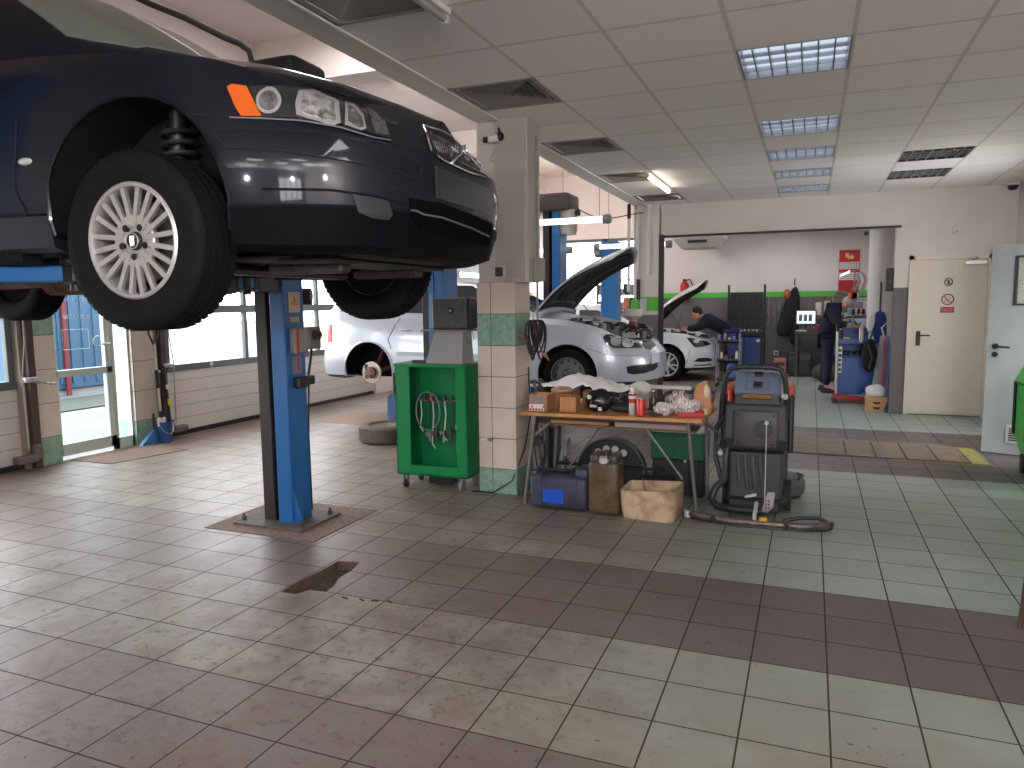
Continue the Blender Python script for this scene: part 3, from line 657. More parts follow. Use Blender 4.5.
b = MB(); b.tube([(.0, -.086, .22), (.06, -.06, .13), (.085, 0, .1), (.06, .06, .13), (0, .086, .22)], .004, seg=5); b.build('bail', steel, t)
t = thing('dustpan', 'blue plastic sheet scoop leaning in the corner beside the bucket', 'dustpan', (-6.78, 5.98, 0)); b = MB(); b.prism([(-.14, 0), (.1, 0), (.1, .14), (.05, .16), (-.12, .02)], -.0, .05, 'yz'); b.build('scoop', mat('dustpan_blue', sr(60, 120, 170), .5), t); b = MB(); b.cyl((.03, .06, .1), (.03, .06, .34), .012); b.build('handle', black, t)

# grates in the floor -----------------------------------------------------------------
gr = mat('wood_plank', sr(112, 98, 86), .7, noise=.3, nscale=6, bump=.3)
b = MB(); b.box((-.45, 7.74, .0005), (1.42, 8.62, .003)); struct('trim_17', b, black)
PL = ['', '', '']
for k in range(7):
    x0 = -.42+k*.262
    b = MB(); b.box((x0, 7.76, .003), (x0+.25, 8.6, .012), .002); o = b.build('pit_cover', gr)
    tag(o, 'brown pit cover plate in the floor, ' + ['', 'second from the scrubber', 'third from the scrubber', 'middle one of the row', 'third from the yellow paint', 'second from the yellow paint', 'rightmost, next to the yellow paint'][k] if k else 'brown pit cover plate partly hidden behind the floor scrubber', 'pit cover', 'brown pit cover plates in the floor')
yl = mat('yellow_floor_paint', sr(158, 154, 66), .8, noise=.6, nscale=30, col2=sr(110, 104, 80))
b = MB(); b.box((1.42, 7.74, .001), (1.56, 8.56, .005))
for k in range(4): pass
struct('trim_18', b, yl)
b = MB(); b.box((.75, 7.70, .001), (1.42, 7.735, .004)); b.box((.3, 8.62, .001), (1.42, 8.64, .004)); struct('trim_19', b, yl)

# outside: paving, container, grass -------------------------------------------------------
pav = mat('outdoor_paving', sr(92, 92, 96), .9, noise=.25, nscale=1.2)
b = MB(); b.box((-60, -30, -.12), (FX0-.1, 60, -.02)); struct('outside_ground', b, pav)
b = MB(); b.box((-11.6, -4, -.02), (-10.2, 26, .0)); tag(b.build('grass_strip', mat('grass', sr(34, 40, 28), .9, noise=.4, nscale=8)), kind='structure')
t = thing('shipping_container', 'pale blue container with a red post standing outside beyond the glass door', 'container', (-12.0, 9.15, 0))
b = MB(); b.box((-4.5, -.82, .1), (0, .82, 3.1), .02)
for k in range(7): b.box((0, -.76+k*.23, .2), (.02, -.70+k*.23, 3.0))
b.build('body', mat('container_blue', sr(44, 74, 98), .6), t, smooth=False)
b = MB(); b.box((.02, -.22, 0), (.06, -.14, 3.0)); b.build('post', mat('dull_red_post', sr(90, 24, 32), .6), t)
b = MB(); b.box((-4.4, -.8, -.02), (-.05, .8, .1)); b.build('base_rail', mgrey, t)
# ------------------------------------------------------------------ car builder
def sstep(t): t = max(0, min(1, t)); return t*t*(3-2*t)
def resample(pts, n):
    d = [0]
    for a, b in zip(pts, pts[1:]): d.append(d[-1]+(V(b)-V(a)).length)
    out = []
    for k in range(n+1):
        s = d[-1]*k/n; i = 0
        while i < len(d)-2 and d[i+1] < s: i += 1
        t = (s-d[i])/max(1e-9, d[i+1]-d[i]); out.append(tuple(V(pts[i]).lerp(V(pts[i+1]), t)))
    return out
def catmull(pts, m=8):
    P = [V(p) for p in pts]; P = [P[0]*2-P[1]] + P + [P[-1]*2-P[-2]]; out = []
    for i in range(1, len(P)-2):
        for k in range(m):
            t = k/m; a, b, c, d = P[i-1:i+3]
            out.append(tuple(.5*((2*b)+(c-a)*t+(2*a-5*b+4*c-d)*t*t+(3*b-a-3*c+d)*t**3)))
    out.append(tuple(P[-2])); return out
class Car:
    def __init__(s, root, cfg): s.root = root; s.c = cfg; s.loc = V(root.location); s.IR = Matrix.Rotation(-root.rotation_euler.z, 3, 'Z')
    def body(s, name, mats):
        c = s.c; half = resample(catmull(c['plan'], 8), c.get('n', 90))
        xf = c['plan'][0][0]; xr = c['plan'][-1][0]; mb = MB(); rings = []
        for L in c['levels']:
            r = []
            for x, y in half:
                fr = sstep((x-(xf-.75))/.72); re = sstep(((xr+.6)-x)/.55)
                z = interp(x, [q[0] for q in L['z']], [q[1] for q in L['z']])
                ins = L.get('in', 0); yy = max(0, y-ins*min(1, y/.35)); xx = x-L.get('f', 0)*fr+L.get('r', 0)*re
                r.append((xx, yy, z))
            rings.append(r)
        VR = []
        for r in rings:
            left = [mb.v(p) for p in r]; right = [left[0]] + [mb.v((p[0], -p[1], p[2])) for p in r[1:-1]] + [left[-1]]
            VR.append((left, right))
        n = len(half)
        for k in range(len(VR)-1):
            for side in (0, 1):
                A, B = VR[k][side], VR[k+1][side]
                for i in range(n-1):
                    x = half[i][0]; mi = c['lmat'](k, x)
                    q = [A[i], A[i+1], B[i+1], B[i]]
                    mb.face(q if side == 0 else q[::-1], mi)
        # deck
        K = 7; top = rings[-1]; hood = c.get('hood')
        for side in (0, 1):
            sg = 1 if side == 0 else -1; prev = VR[-1][side]
            for v in range(1, K+1):
                t = v/K; row = []
                for i, p in enumerate(top):
                    cr = interp(p[0], [q[0] for q in c['crown']], [q[1] for q in c['crown']])
                    z = p[2]+cr*sin(min(1, t*1.15)*pi/2)
                    if hood and hood[0] < p[0] < hood[1]: z -= .10 if t > .12 else 0.
                    px = p[0]+c.get('nose', 0)*sstep((p[0]-(xf-.6))/.5)*t*.0
                    row.append(mb.v((px, sg*p[1]*(1-t), z)))
                for i in range(n-1):
                    xm = (top[i][0]+top[i+1][0])/2; mi = 3 if (hood and hood[0] < xm < hood[1] and v > 1) else 0
                    q = [prev[i], prev[i+1], row[i+1], row[i]]
                    mb.face(q if side == 0 else q[::-1], mi)
                prev = row
        # floor
        for side in (0, 1):
            sg = 1 if side == 0 else -1; prev = VR[0][side]
            for v in range(1, 4):
                t = v/3; row = [mb.v((p[0], sg*p[1]*(1-t), p[2]+.02*t)) for p in rings[0]]
                for i in range(n-1):
                    q = [prev[i], row[i], row[i+1], prev[i+1]]; mb.face(q if side == 0 else q[::-1], 2)
                prev = row
        o = mb.build(name, mats, s.root, ang=28)
        # wheel arches
        cut_list = []
        W = c['halfw']
        for ax in c['axles']:
            for sg in (-1, 1):
                m = MB(); y0, y1 = (W-.30)*sg, (W+.2)*sg; R_ = c['arch_r']; az = c['arch_z']
                out = [(ax+R_*cos(pi*i/36), az+R_*sin(pi*i/36)) for i in range(37)] + [(ax-R_*.98, az-.6), (ax+R_*.98, az-.6)]
                m.prism(out, min(y0, y1), max(y0, y1), 'xz')
                k = m.build('cutter', [mats[2]], smooth=False)
                k.parent = s.root; cut_list.append(k)
        bpy.context.view_layer.update()
        for k in cut_list:
            for p in k.data.polygons: p.material_index = 0
            # give the cutter the same slots so the arch lining stays dark
            k.data.materials.clear()
            for x in mats: k.data.materials.append(x)
            for p in k.data.polygons: p.material_index = 2
        # two passes (box and cylinder overlap inside each cutter)
        for k in cut_list:
            r = k.modifiers.new('remesh', 'BOOLEAN') if False else None
        for k in cut_list:
            md = o.modifiers.new('cut', 'BOOLEAN'); md.operation = 'DIFFERENCE'; md.solver = 'EXACT'; md.object = k
        bpy.context.view_layer.update(); apply_mods(o)
        for k in cut_list: bpy.data.objects.remove(k)
        for p in o.data.polygons: p.use_smooth = True
        o.data.set_sharp_from_angle(angle=radians(30))
        s.bodyo = o; s.bvh = bvh_of([o])
        return o
    def cabin(s, name, m, st):
        """st: list of (x, z_top, half_top, z_base, half_base)"""
        mb = MB(); rings = []
        for x, zt, ht, zb, hb in st:
            r = []
            sw = s.c.get('sweep', .2)*sstep((x+1.9)/1.2)
            for sg in (1, -1):
                pts = [(x, hb, zb), (x, lerp(hb, ht, .5)+.012, lerp(zb, zt, .5)), (x, ht+.01, zt-.05*(1 if zt-zb > .1 else 0)), (x, ht-.05, zt-.008), (x, ht*.6, zt+.012), (x, ht*.25, zt+.02)]
                pts = [(a-sw*(b_/.7)**2.5, sg*b_, c_) for a, b_, c_ in pts]
                r += pts if sg == 1 else pts[::-1]
            rings.append(r)
        # smooth along x
        R = []
        cols = list(zip(*rings)); cc = [catmull(c_, 5) for c_ in cols]; R = [list(r) for r in zip(*cc)]
        mb.loft(R); o = mb.build(name, m, s.root, ang=40); s.cabo = o; s.cbvh = bvh_of([o]); return o
    def rayf(s, mode):
        if mode == 'cam': return lambda a, b: (s.IR @ (EYE-s.loc), s.IR @ ray(a, b))
        if mode == 'near': return lambda a, b: (V((a, -4, b)), V((0, 1, 0)))
        if mode == 'far': return lambda a, b: (V((a, 4, b)), V((0, -1, 0)))
        if mode == 'front': return lambda a, b: (V((6, a, b)), V((-1, 0, 0)))
        if mode == 'rear': return lambda a, b: (V((-9, a, b)), V((1, 0, 0)))
        if mode == 'top': return lambda a, b: (V((a, b, 5)), V((0, 0, -1)))
    def hit(s, a, b, mode, bvh=None):
        o, d = s.rayf(mode)(a, b); r = (bvh or s.bvh).ray_cast(o, d)
        if r[0] is None: r = (bvh or s.bvh).find_nearest(o+d*((s.fallback-o).length if hasattr(s, 'fallback') else 4))
        n = r[1]
        if n.dot(d) > 0: n = -n
        return r[0], n
    def patch(s, pts, name, m, mode='cam', off=.004, res=None, parent=None, mirror=False, bvh=None, smooth=True, thick=.008, rnd=True):
        if res is None: res = 5 if mode == 'cam' else .04
        if rnd and len(pts) > 3: poly = catmull([(*p, 0) for p in pts]+[(*pts[0], 0)], 4)[:-1] if rnd == 'c' else [(*p, 0) for p in pts]
        else: poly = [(*p, 0) for p in pts]
        out = []
        for i in range(len(poly)):
            a = V(poly[i]); b = V(poly[(i+1) % len(poly)]); k = max(1, int((b-a).length/res))
            for j in range(k): q = a.lerp(b, j/k); out.append((q.x, q.y))
        nb = len(out); xs = [p[0] for p in out]; ys = [p[1] for p in out]
        def inside(x, y):
            c_ = False
            for i in range(nb):
                x1, y1 = out[i]; x2, y2 = out[i-1]
                if (y1 > y) != (y2 > y) and x < (x2-x1)*(y-y1)/(y2-y1)+x1: c_ = not c_
            return c_
        inner = []
        x = min(xs)+res/2
        while x < max(xs):
            y = min(ys)+res/2
            while y < max(ys):
                if inside(x, y) and min((p[0]-x)**2+(p[1]-y)**2 for p in out) > (res*.4)**2: inner.append((x, y))
                y += res
            x += res
        vv = [V(p) for p in out+inner]
        r = delaunay_2d_cdt(vv, [], [list(range(nb))], 1, 1e-6)
        co, _, faces = r[0], r[1], r[2]
        P = []; 
        for q in co: h, n = s.hit(q[0], q[1], mode, bvh); P.append((h+n*off, h-n*(thick-off)))
        obs = []
        for sg in ((1, -1) if mirror else (1,)):
            mb = MB(); A = [mb.v((p.x, p.y*sg, p.z)) for p, _ in P]; B = [mb.v((p.x, p.y*sg, p.z)) for _, p in P]; edge = {}
            for f in faces:
                mb.face([A[i] for i in f]); mb.face([B[i] for i in f][::-1])
                for i in range(len(f)):
                    e = (f[i], f[(i+1) % len(f)]); edge[e] = 1
            for (a, b) in edge:
                if (b, a) not in edge: mb.face([A[a], B[a], B[b], A[b]])
            obs.append(mb.build(name, m, parent or s.root, smooth=smooth, ang=40))
        return obs[0] if not mirror else obs
    def line(s, pts, name, m, mode='cam', r=.004, off=.0, parent=None, bvh=None, mirror=False, closed=False, res=None, seg=6):
        if res is None: res = 6 if mode == 'cam' else .05
        P = []
        pp = pts+[pts[0]] if closed else pts
        for a, b in zip(pp, pp[1:]):
            a = V((*a, 0)); b = V((*b, 0)); k = max(1, int((b-a).length/res))
            for j in range(k): q = a.lerp(b, j/k); h, n = s.hit(q.x, q.y, mode, bvh); P.append(h+n*off)
        if not closed: h, n = s.hit(pp[-1][0], pp[-1][1], mode, bvh); P.append(h+n*off)
        # drop jumps
        Q = [P[0]]
        for p in P[1:]:
            if (p-Q[-1]).length < .45 and (p-Q[-1]).length > 1e-4: Q.append(p)
        for sg in ((1, -1) if mirror else (1,)):
            mb = MB(); mb.tube([(p.x, p.y*sg, p.z) for p in Q], r, seg=seg, closed=closed); o = mb.build(name, m, parent or s.root)
        return o
def bvh_of(objs):
    vs = []; fs = []
    for o in objs:
        k = len(vs); vs += [v.co.copy() for v in o.data.vertices]; fs += [[k+i for i in p.vertices] for p in o.data.polygons]
    return BVHTree.FromPolygons(vs, fs)

tyre_m = NT('tyre_rubber'); tyre_m.b.inputs['Base Color'].default_value = (.006, .0055, .005, 1); tyre_m.b.inputs['Roughness'].default_value = .8; tyre_m.b.inputs['Specular IOR Level'].default_value = .18
TY = tyre_m.m
alloy = mat('alloy_silver', (.62, .6, .57), .35, .65)
dkwell = mat('wheel_dark', (.03, .028, .027), .7)
def spoke(mb, a0, r0, a1, r1, w0, w1, y0, y1, t=.014):
    a0 = radians(a0); a1 = radians(a1); p0 = V((r0*cos(a0), y0, r0*sin(a0))); p1 = V((r1*cos(a1), y1, r1*sin(a1)))
    d = (p1-p0).normalized(); n = V((0, 1, 0)).cross(d).normalized()
    A = [p0-n*w0/2, p0+n*w0/2, p1+n*w1/2, p1-n*w1/2]; mb.loft([[a for a in A], [a+V((0, t, 0)) for a in A]])
def wheel(parent, pos, R, rimR, w, style, outer=-1, name='wheel', steer=0.):
    """axis along Y, outer face towards outer*Y"""
    c = outer; 
    wo = MB(); h = w/2
    prof = [(rimR*.98, -h*.82), (rimR*1.03, -h*.86), (rimR+.2*(R-rimR), -h*.97), (rimR+.5*(R-rimR), -h*1.06), (rimR+.8*(R-rimR), -h*1.0), (R*.985, -h*.86), (R, -h*.72)]
    for g in (-.42, -.14, .14, .42): prof += [(R, (g-.05)*h*1.3), (R-.008, (g-.04)*h*1.3), (R-.008, (g+.04)*h*1.3), (R, (g+.05)*h*1.3)]
    prof += [(r, -y) for r, y in prof[6::-1]]
    wo.lathe(prof, axis='Y', seg=48)
    wo.lathe([(rimR*.98, -h*.82), (rimR*.93, -h*.6), (rimR*.9, 0), (rimR*.93, h*.6), (rimR*.98, h*.82)], axis='Y', seg=48)
    o = wo.build(name, TY, parent, ang=50); o.location = pos; o.rotation_euler = (0, 0, steer)
    # tread blocks
    tb = MB()
    for k in range(60):
        a = 2*pi*k/60
        for j, yy in enumerate((-.62, -.3, .0, .3, .62)):
            aa = a+(.03 if j % 2 else 0); p = V((R*cos(aa), yy*h*1.15, R*sin(aa)))
            M = Matrix.Rotation(-aa, 4, 'Y'); tb.cbox(p, (.003, h*.22, .022), 0, rot=M)
    tb.build('tread_block', TY, o, smooth=False)
    rim = MB(); y = c*h
    rim.lathe([(rimR*1.0, y*.80), (rimR*1.03, y*.90), (rimR*1.0, y*.95), (rimR*.95, y*.92), (rimR*.92, y*.78), (rimR*.90, y*.2), (rimR*.9, -y*.7)], axis='Y', seg=48)
    if style == 'v_spokes':
        for k in range(5):
            A = 54+72*k
            for (a0, a1) in ((-7, -8), (7, 8), (30, 25), (42, 47)):
                spoke(rim, A+a0, .05, A+a1, rimR*.955, .017, .0175, y*.84, y*.86, -c*.014)
        rim.lathe([(0, y*.72), (.045, y*.74), (.075, y*.8), (.088, y*.82), (.092, y*.78), (.092, y*.6)], axis='Y', seg=30)
        rim.build('rim', alloy, o)
        for k in range(5):
            a = radians(54+72*k); n = MB(); n.cyl((.055*cos(a), y*.76, .055*sin(a)), (.055*cos(a), y*.86, .055*sin(a)), .0125, seg=12); n.build('lug_nut', mat('dark_bolt', (.03, .03, .032), .4, .6), o)
        n = MB(); n.lathe([(0, y*.9), (.026, y*.89), (.031, y*.84), (.033, y*.74)], axis='Y', seg=24); cap = n.build('centre_cap', mat('cap_dark', (.05, .05, .055), .35, .5), o)
        n = MB(); n.tube([(.027*cos(q), y*.895, .027*sin(q)) for q in [2*pi*i/24 for i in range(24)]], .0022, seg=5, closed=True)
        for dx in (-.008, -.003, .003, .008): n.tube([(dx, y*.90, -.018), (dx, y*.90, .018)], .0016, seg=4)
        n.build('cap_emblem', alloy, o)
    elif style == 'steel':
        rim.lathe([(0, y*.35), (.06, y*.4), (.07, y*.62), (.12, y*.66), (rimR*.8, y*.5), (rimR*.92, y*.5)], axis='Y', seg=40)
        rim.build('rim', mat('grey_steel_rim', (.16, .155, .16), .5, .5), o)
        n = MB()
        for k in range(12):
            a = 2*pi*k/12; n.cyl((rimR*.76*cos(a), y*.50, rimR*.76*sin(a)), (rimR*.76*cos(a), y*.57, rimR*.76*sin(a)), .016, seg=10)
        n.build('vent_hole', black, o)
        for k in range(5):
            a = 2*pi*k/5; n = MB(); n.cyl((.05*cos(a), y*.6, .05*sin(a)), (.05*cos(a), y*.72, .05*sin(a)), .011, seg=8); n.build('lug_nut', steel, o)
    else:
        for k in range(5):
            A = 54+72*k
            for d in (-9, 9): spoke(rim, A+d*.6, .05, A+d*1.6, rimR*.95, .035, .03, y*.75, y*.84, -c*.02)
        rim.lathe([(0, y*.75), (.05, y*.78), (.07, y*.7), (.07, y*.4)], axis='Y', seg=24)
        rim.build('rim', mat('bright_alloy', (.72, .72, .73), .3, .6), o)
    n = MB(); n.cyl((0, y*.3, 0), (0, y*.18, 0), rimR*.72, seg=28); n.cyl((0, y*.3, 0), (0, -y*.3, 0), .07, seg=16); n.build('brake_disc', mat('disc_grey', (.12, .11, .1), .5, .7), o)
    n = MB(); n.cyl((0, -y*.50, 0), (0, -y*.58, 0), rimR*.895, seg=32); n.build('shade_disc', mat('shade_disc_dark', (.010, .009, .008), .9, spec=.1), o)  # dark disc added to stand for the shade inside the wheel
    return o
# ------------------------------------------------------------------ dark blue wagon on the front lift
navy = mat('navy_paint', sr(9, 13, 25), .5, 0., coat=.7, spec=.12)
trimg = mat('sill_grey', sr(38, 40, 44), .5, spec=.3)
bump_l = mat('bumper_lower', (.003, .0035, .005), .6, spec=.06)
under = mat('underbody', (.007, .006, .0055), .8, spec=.2, noise=.4, nscale=10)
LIFT = 1.535
hero = thing('station_wagon', 'dark blue station wagon raised high on the blue lift, seen from its front corner', 'car', (-2.228, 2.81, LIFT), radians(2.0))
cfg = dict(sweep=.42, halfw=.90, axles=[0, -2.755], arch_z=.335, arch_r=.372, n=100,
  plan=[(.915, 0), (.905, .2), (.865, .4), (.78, .58), (.66, .70), (.50, .79), (.30, .850), (0, .885), (-.4, .90), (-1.4, .905), (-2.4, .90), (-3.0, .88), (-3.4, .84), (-3.62, .74), (-3.74, .5), (-3.79, .2), (-3.80, 0)],
  levels=[dict(z=[(-9, .19), (.2, .19), (.5, .165), (.9, .165)], **{'in': .06, 'f': .10}),
          dict(z=[(-9, .205), (.2, .205), (.5, .19), (.9, .19)], **{'in': .015, 'f': .035}),
          dict(z=[(-9, .33), (.9, .315)], **{'in': .0, 'f': .0}),
          dict(z=[(-9, .345), (.9, .325)], **{'in': .006, 'f': .006}),
          dict(z=[(-9, .48), (.9, .455)], **{'in': -.01, 'f': -.005}),
          dict(z=[(-9, .56), (.9, .545)], **{'in': .0, 'f': .01}),
          dict(z=[(-9, .70), (-.5, .68), (.4, .60), (.9, .56)], **{'in': .008, 'f': .055, 'r': .04}),
          dict(z=[(-9, .83), (-.5, .82), (.0, .795), (.4, .73), (.65, .68), (.9, .635)], **{'in': .025, 'f': .085, 'r': .06}),
          dict(z=[(-9, .92), (-1.0, .91), (-.5, .90), (.0, .865), (.3, .82), (.6, .75), (.8, .695), (.9, .66)], **{'in': .07, 'f': .13, 'r': .09})],
  lmat=lambda k, x: (1 if x < .36 and x > -3.3 else 3) if k < 2 else 0,
  crown=[(-3.8, .03), (-.6, .07), (0, .10), (.5, .10), (.8, .075), (.9, .05)])
hc = Car(hero, cfg)
hc.body('body', [navy, trimg, under, bump_l])
hc.cabin('cabin', navy, [(-.10, .92, .62, .80, .72), (-.42, 1.13, .65, .82, .82), (-.8, 1.34, .66, .84, .86), (-1.2, 1.46, .64, .84, .87), (-1.9, 1.49, .64, .84, .87), (-2.7, 1.48, .64, .84, .86), (-3.3, 1.42, .62, .84, .82), (-3.62, 1.18, .60, .84, .78), (-3.74, .9, .60, .82, .74)])
gl = mat('car_glass', sr(70, 82, 78), .06, 0, coat=.3, spec=.8); glw = mat('windscreen_glass', sr(118, 124, 116), .05, spec=.9, coat=.5)
hc.patch([(-.60, -.58), (-.40, -.42), (-.26, 0), (-.40, .42), (-.60, .58), (-1.28, .52), (-1.08, 0), (-1.28, -.52)], 'windscreen', glw, 'top', bvh=hc.cbvh, res=.05, off=.008)
for sd in ('near', 'far'):
    hc.patch([(-.80, .95), (-1.62, .95), (-1.66, 1.36), (-1.48, 1.35), (-1.25, 1.27), (-.95, 1.08)], 'front_side_window', gl, sd, bvh=hc.cbvh, res=.1)
    hc.patch([(-1.72, .95), (-2.5, .96), (-2.62, 1.33), (-1.74, 1.34)], 'rear_side_window', gl, sd, bvh=hc.cbvh, res=.1)
    hc.patch([(-2.72, .97), (-3.38, .98), (-3.2, 1.28), (-2.72, 1.33)], 'quarter_window', gl, sd, bvh=hc.cbvh, res=.1)
seam = mat('panel_gap', (.004, .004, .005), .8)
bright = mat('gap_highlight', (.35, .36, .38), .3, .6)
# wings, doors
for sd in ('near', 'far'):
    hc.line([(-.50, .66), (-.52, .4), (-.48, .32)], 'door_gap', seam, sd, r=.0045)
    hc.line([(-1.67, .86), (-1.69, .25)], 'door_gap', seam, sd, r=.0045)
    hc.line([(-.37, .335), (-2.38, .345)], 'sill_gap', seam, sd, r=.004)
    hc.line([(.36, .545), (.45, .548)], 'wing_gap', seam, sd, r=.004)
    yy = -1 if sd == 'near' else 1
    for ax in cfg['axles']:
        b = MB(); pts = []
        for k in range(33):
            a = radians(-28+ (236)*k/32); x_ = ax+.374*cos(a); z_ = .335+.374*sin(a)
            h, n = hc.hit(ax+.383*cos(a), .335+.383*sin(a), sd); pts.append((x_, h.y-yy*.004, z_))
        b.tube(pts, .009, seg=6); b.build('arch_lip', navy, hero)
# side indicator near the front door gap
b = MB(); h, n = hc.hit(-.46, .512, 'near'); b.ell(h, (.035, .012, .014)); b.build('side_repeater', mat('clear_lens', (.5, .5, .48), .15), hero)
# front face, traced as rays on to the body, mirrored to the far side
lens_dark = mat('headlamp_housing', sr(34, 34, 36), .15, 0., coat=.6)
lens = [(249, 87), (280, 87), (310, 90), (340, 98), (366, 108), (384, 122), (389, 139), (376, 136), (340, 124), (300, 118), (262, 117)]
hl = hc.patch(lens, 'headlight', lens_dark, off=.008, mirror=True)
amb = hc.patch([(228, 88), (233, 85), (247, 87), (262, 117), (242, 117), (236, 108)], 'indicator_lens', orange, off=.010, mirror=True)
rl = mat('lamp_reflector', (.72, .73, .74), .18, .85)
bowl = mat('lamp_bowl', (.30, .30, .31), .12, .9, noise=.7, nscale=30, bump=.5)
def circ(cx, cy, rx, ry, n=18): return [(cx+rx*cos(2*pi*i/n), cy+ry*sin(2*pi*i/n)) for i in range(n)]
hc.patch(circ(269, 102, 12.5, 13), 'round_lamp', rl, off=.011, mirror=True, res=4)
hc.patch(circ(269, 102, 9.5, 10), 'round_lamp_bowl', bowl, off=.013, mirror=True, res=4)
hc.patch([(298, 93), (313, 92), (334, 101), (338, 104), (340, 124), (333, 127), (305, 119), (296, 116), (295, 104)], 'main_lamp', rl, off=.011, mirror=True)
hc.patch([(302, 97), (314, 96), (333, 104), (335, 121), (331, 123), (305, 115), (300, 111)], 'main_lamp_bowl', mat('lamp_glass', (.62, .62, .62), .1, .8, noise=.9, nscale=26, bump=.5), off=.013, mirror=True)
hc.patch([(344, 104), (352, 106), (362, 116), (365, 130), (360, 132), (344, 126)], 'inner_lamp', rl, off=.011, mirror=True)
hc.patch([(347, 108), (352, 110), (360, 118), (362, 128), (358, 129), (347, 123)], 'inner_lamp_bowl', bowl, off=.013, mirror=True)
hc.patch([(366, 110), (372, 112), (384, 124), (388, 137), (374, 134)], 'corner_lamp', bowl, off=.011, mirror=True)
hc.line([(230, 118), (262, 119), (300, 121), (340, 128), (372, 138), (390, 141)], 'headlight_gap', bright, r=.0028, off=.006, mirror=True)
# grille with mesh, frame, diagonal bar and badge
gpts = [(422, 126), (440, 131), (462, 144), (480, 160), (487, 172), (488, 179), (468, 173), (442, 161), (430, 152)]
gr_o = hc.patch(gpts, 'grille', mat('grille_mesh', (.012, .012, .013), .5, .3), off=.006)
hc.line(gpts, 'grille_frame', chrome, r=.0042, off=.008, closed=True)
b = MB(); hg = []
for i in range(25):
    t = i/24; a = V(lerp(V((424, 127)), V((487, 165)), t)) ; c_ = V(lerp(V((431, 152)), V((488, 178)), t))
    P = [hc.hit(*lerp(a, c_, q), 'cam') for q in (0.1, .5, .9)]; b.tube([p+n*.009 for p, n in P], .0012, seg=4)
for i in range(9):
    t = (i+1)/10; P = []
    for j in range(7): u = .04+.92*j/6; a = lerp(V((424, 127)), V((487, 165)), u); c_ = lerp(V((431, 152)), V((488, 178)), u); P.append(hc.hit(*lerp(a, c_, t), 'cam'))
    b.tube([p+n*.009 for p, n in P], .0012, seg=4)
b.build('grille_bars', chrome, hero)
hc.line([(450, 163), (469, 147)], 'grille_bar', chrome, r=.006, off=.012)
p, n = hc.hit(461, 153, 'cam'); b = MB(); q = n.to_track_quat('Z', 'Y').to_matrix()
b.tube([p+n*.02+q@V((.022*cos(a), .022*sin(a), 0)) for a in [2*pi*i/20 for i in range(20)]], .005, seg=6, closed=True); b.tube([p+n*.02+q@V((.016, .016, 0)), p+n*.02+q@V((.034, .034, 0))], .004, seg=6); b.cyl(p+n*.010, p+n*.02, .017, seg=20); b.build('grille_badge', chrome, hero)
# bumper details
hc.line([(213, 131), (225, 147), (280, 151), (330, 158), (380, 168), (418, 178), (422, 168)], 'rubbing_strip_gap', seam, r=.0035, mirror=True)
hc.line([(213, 131), (260, 129), (320, 132), (380, 146), (420, 163)], 'rubbing_strip_gap', seam, r=.0025, mirror=True)
hc.line([(180, 114), (230, 116)], 'bumper_gap', seam, r=.004, mirror=True)
hc.line([(262, 189), (330, 190), (380, 197), (404, 205)], 'bumper_crease', navy, r=.005, mirror=True)
hc.patch([(352, 194), (372, 197), (388, 201), (392, 214), (388, 220), (372, 218), (358, 212)], 'fog_lamp', mat('fog_cover', sr(34, 36, 40), .6), off=.006, mirror=True)
hc.patch([(409, 198), (440, 203), (470, 214), (490, 223), (492, 228), (488, 245), (470, 242), (440, 234), (420, 228), (411, 215)], 'lower_intake', mat('intake_void', (.003, .003, .003), .95, spec=.05), off=.006)
hc.line([(410, 212), (440, 217), (470, 228), (487, 236)], 'intake_bar', mat('intake_trim', (.2, .2, .22), .3, .5), r=.004, off=.010)
hc.line([(436, 167), (437, 198)], 'plate_recess', seam, r=.012)
hc.patch([(438, 168), (468, 180), (490, 189), (491, 217), (470, 208), (438, 198)], 'bumper_centre', mat('bumper_centre_paint', sr(24, 28, 40), .35, .2, coat=.6), off=.004)
hc.line([(388, 175), (402, 178), (402, 188), (390, 186)], 'towing_cover', seam, r=.002, closed=True, mirror=True)
# underbody: tray, subframe, exhaust, axle arms
b = MB()
b.box((-.55, -.42, .165), (.60, .42, .19), .01); b.box((.30, -.5, .145), (.55, .5, .165), .01); b.box((-.3, -.5, .14), (-.1, .5, .17), .015)
b.build('engine_undertray', mat('undertray', (.03, .025, .023), .5, noise=.5, nscale=8), hero)
b = MB(); b.box((-.12, -.50, .115), (.0, .50, .15), .02); b.box((.15, -.36, .11), (.5, -.28, .15), .01); b.box((.15, .28, .11), (.5, .36, .15), .01); b.build('subframe', mat('subframe_grey', (.09, .08, .075), .5, .5, noise=.4, nscale=9), hero)
b = MB(); b.tube([(-.35, 0, .15), (-1.0, .05, .14), (-2.0, .1, .12), (-2.4, .3, .14), (-3.0, .45, .16), (-3.7, .5, .18)], .032, seg=10); b.cyl((-1.2, .05, .12), (-1.6, .07, .12), .07, seg=14); b.build('exhaust', rust, hero)
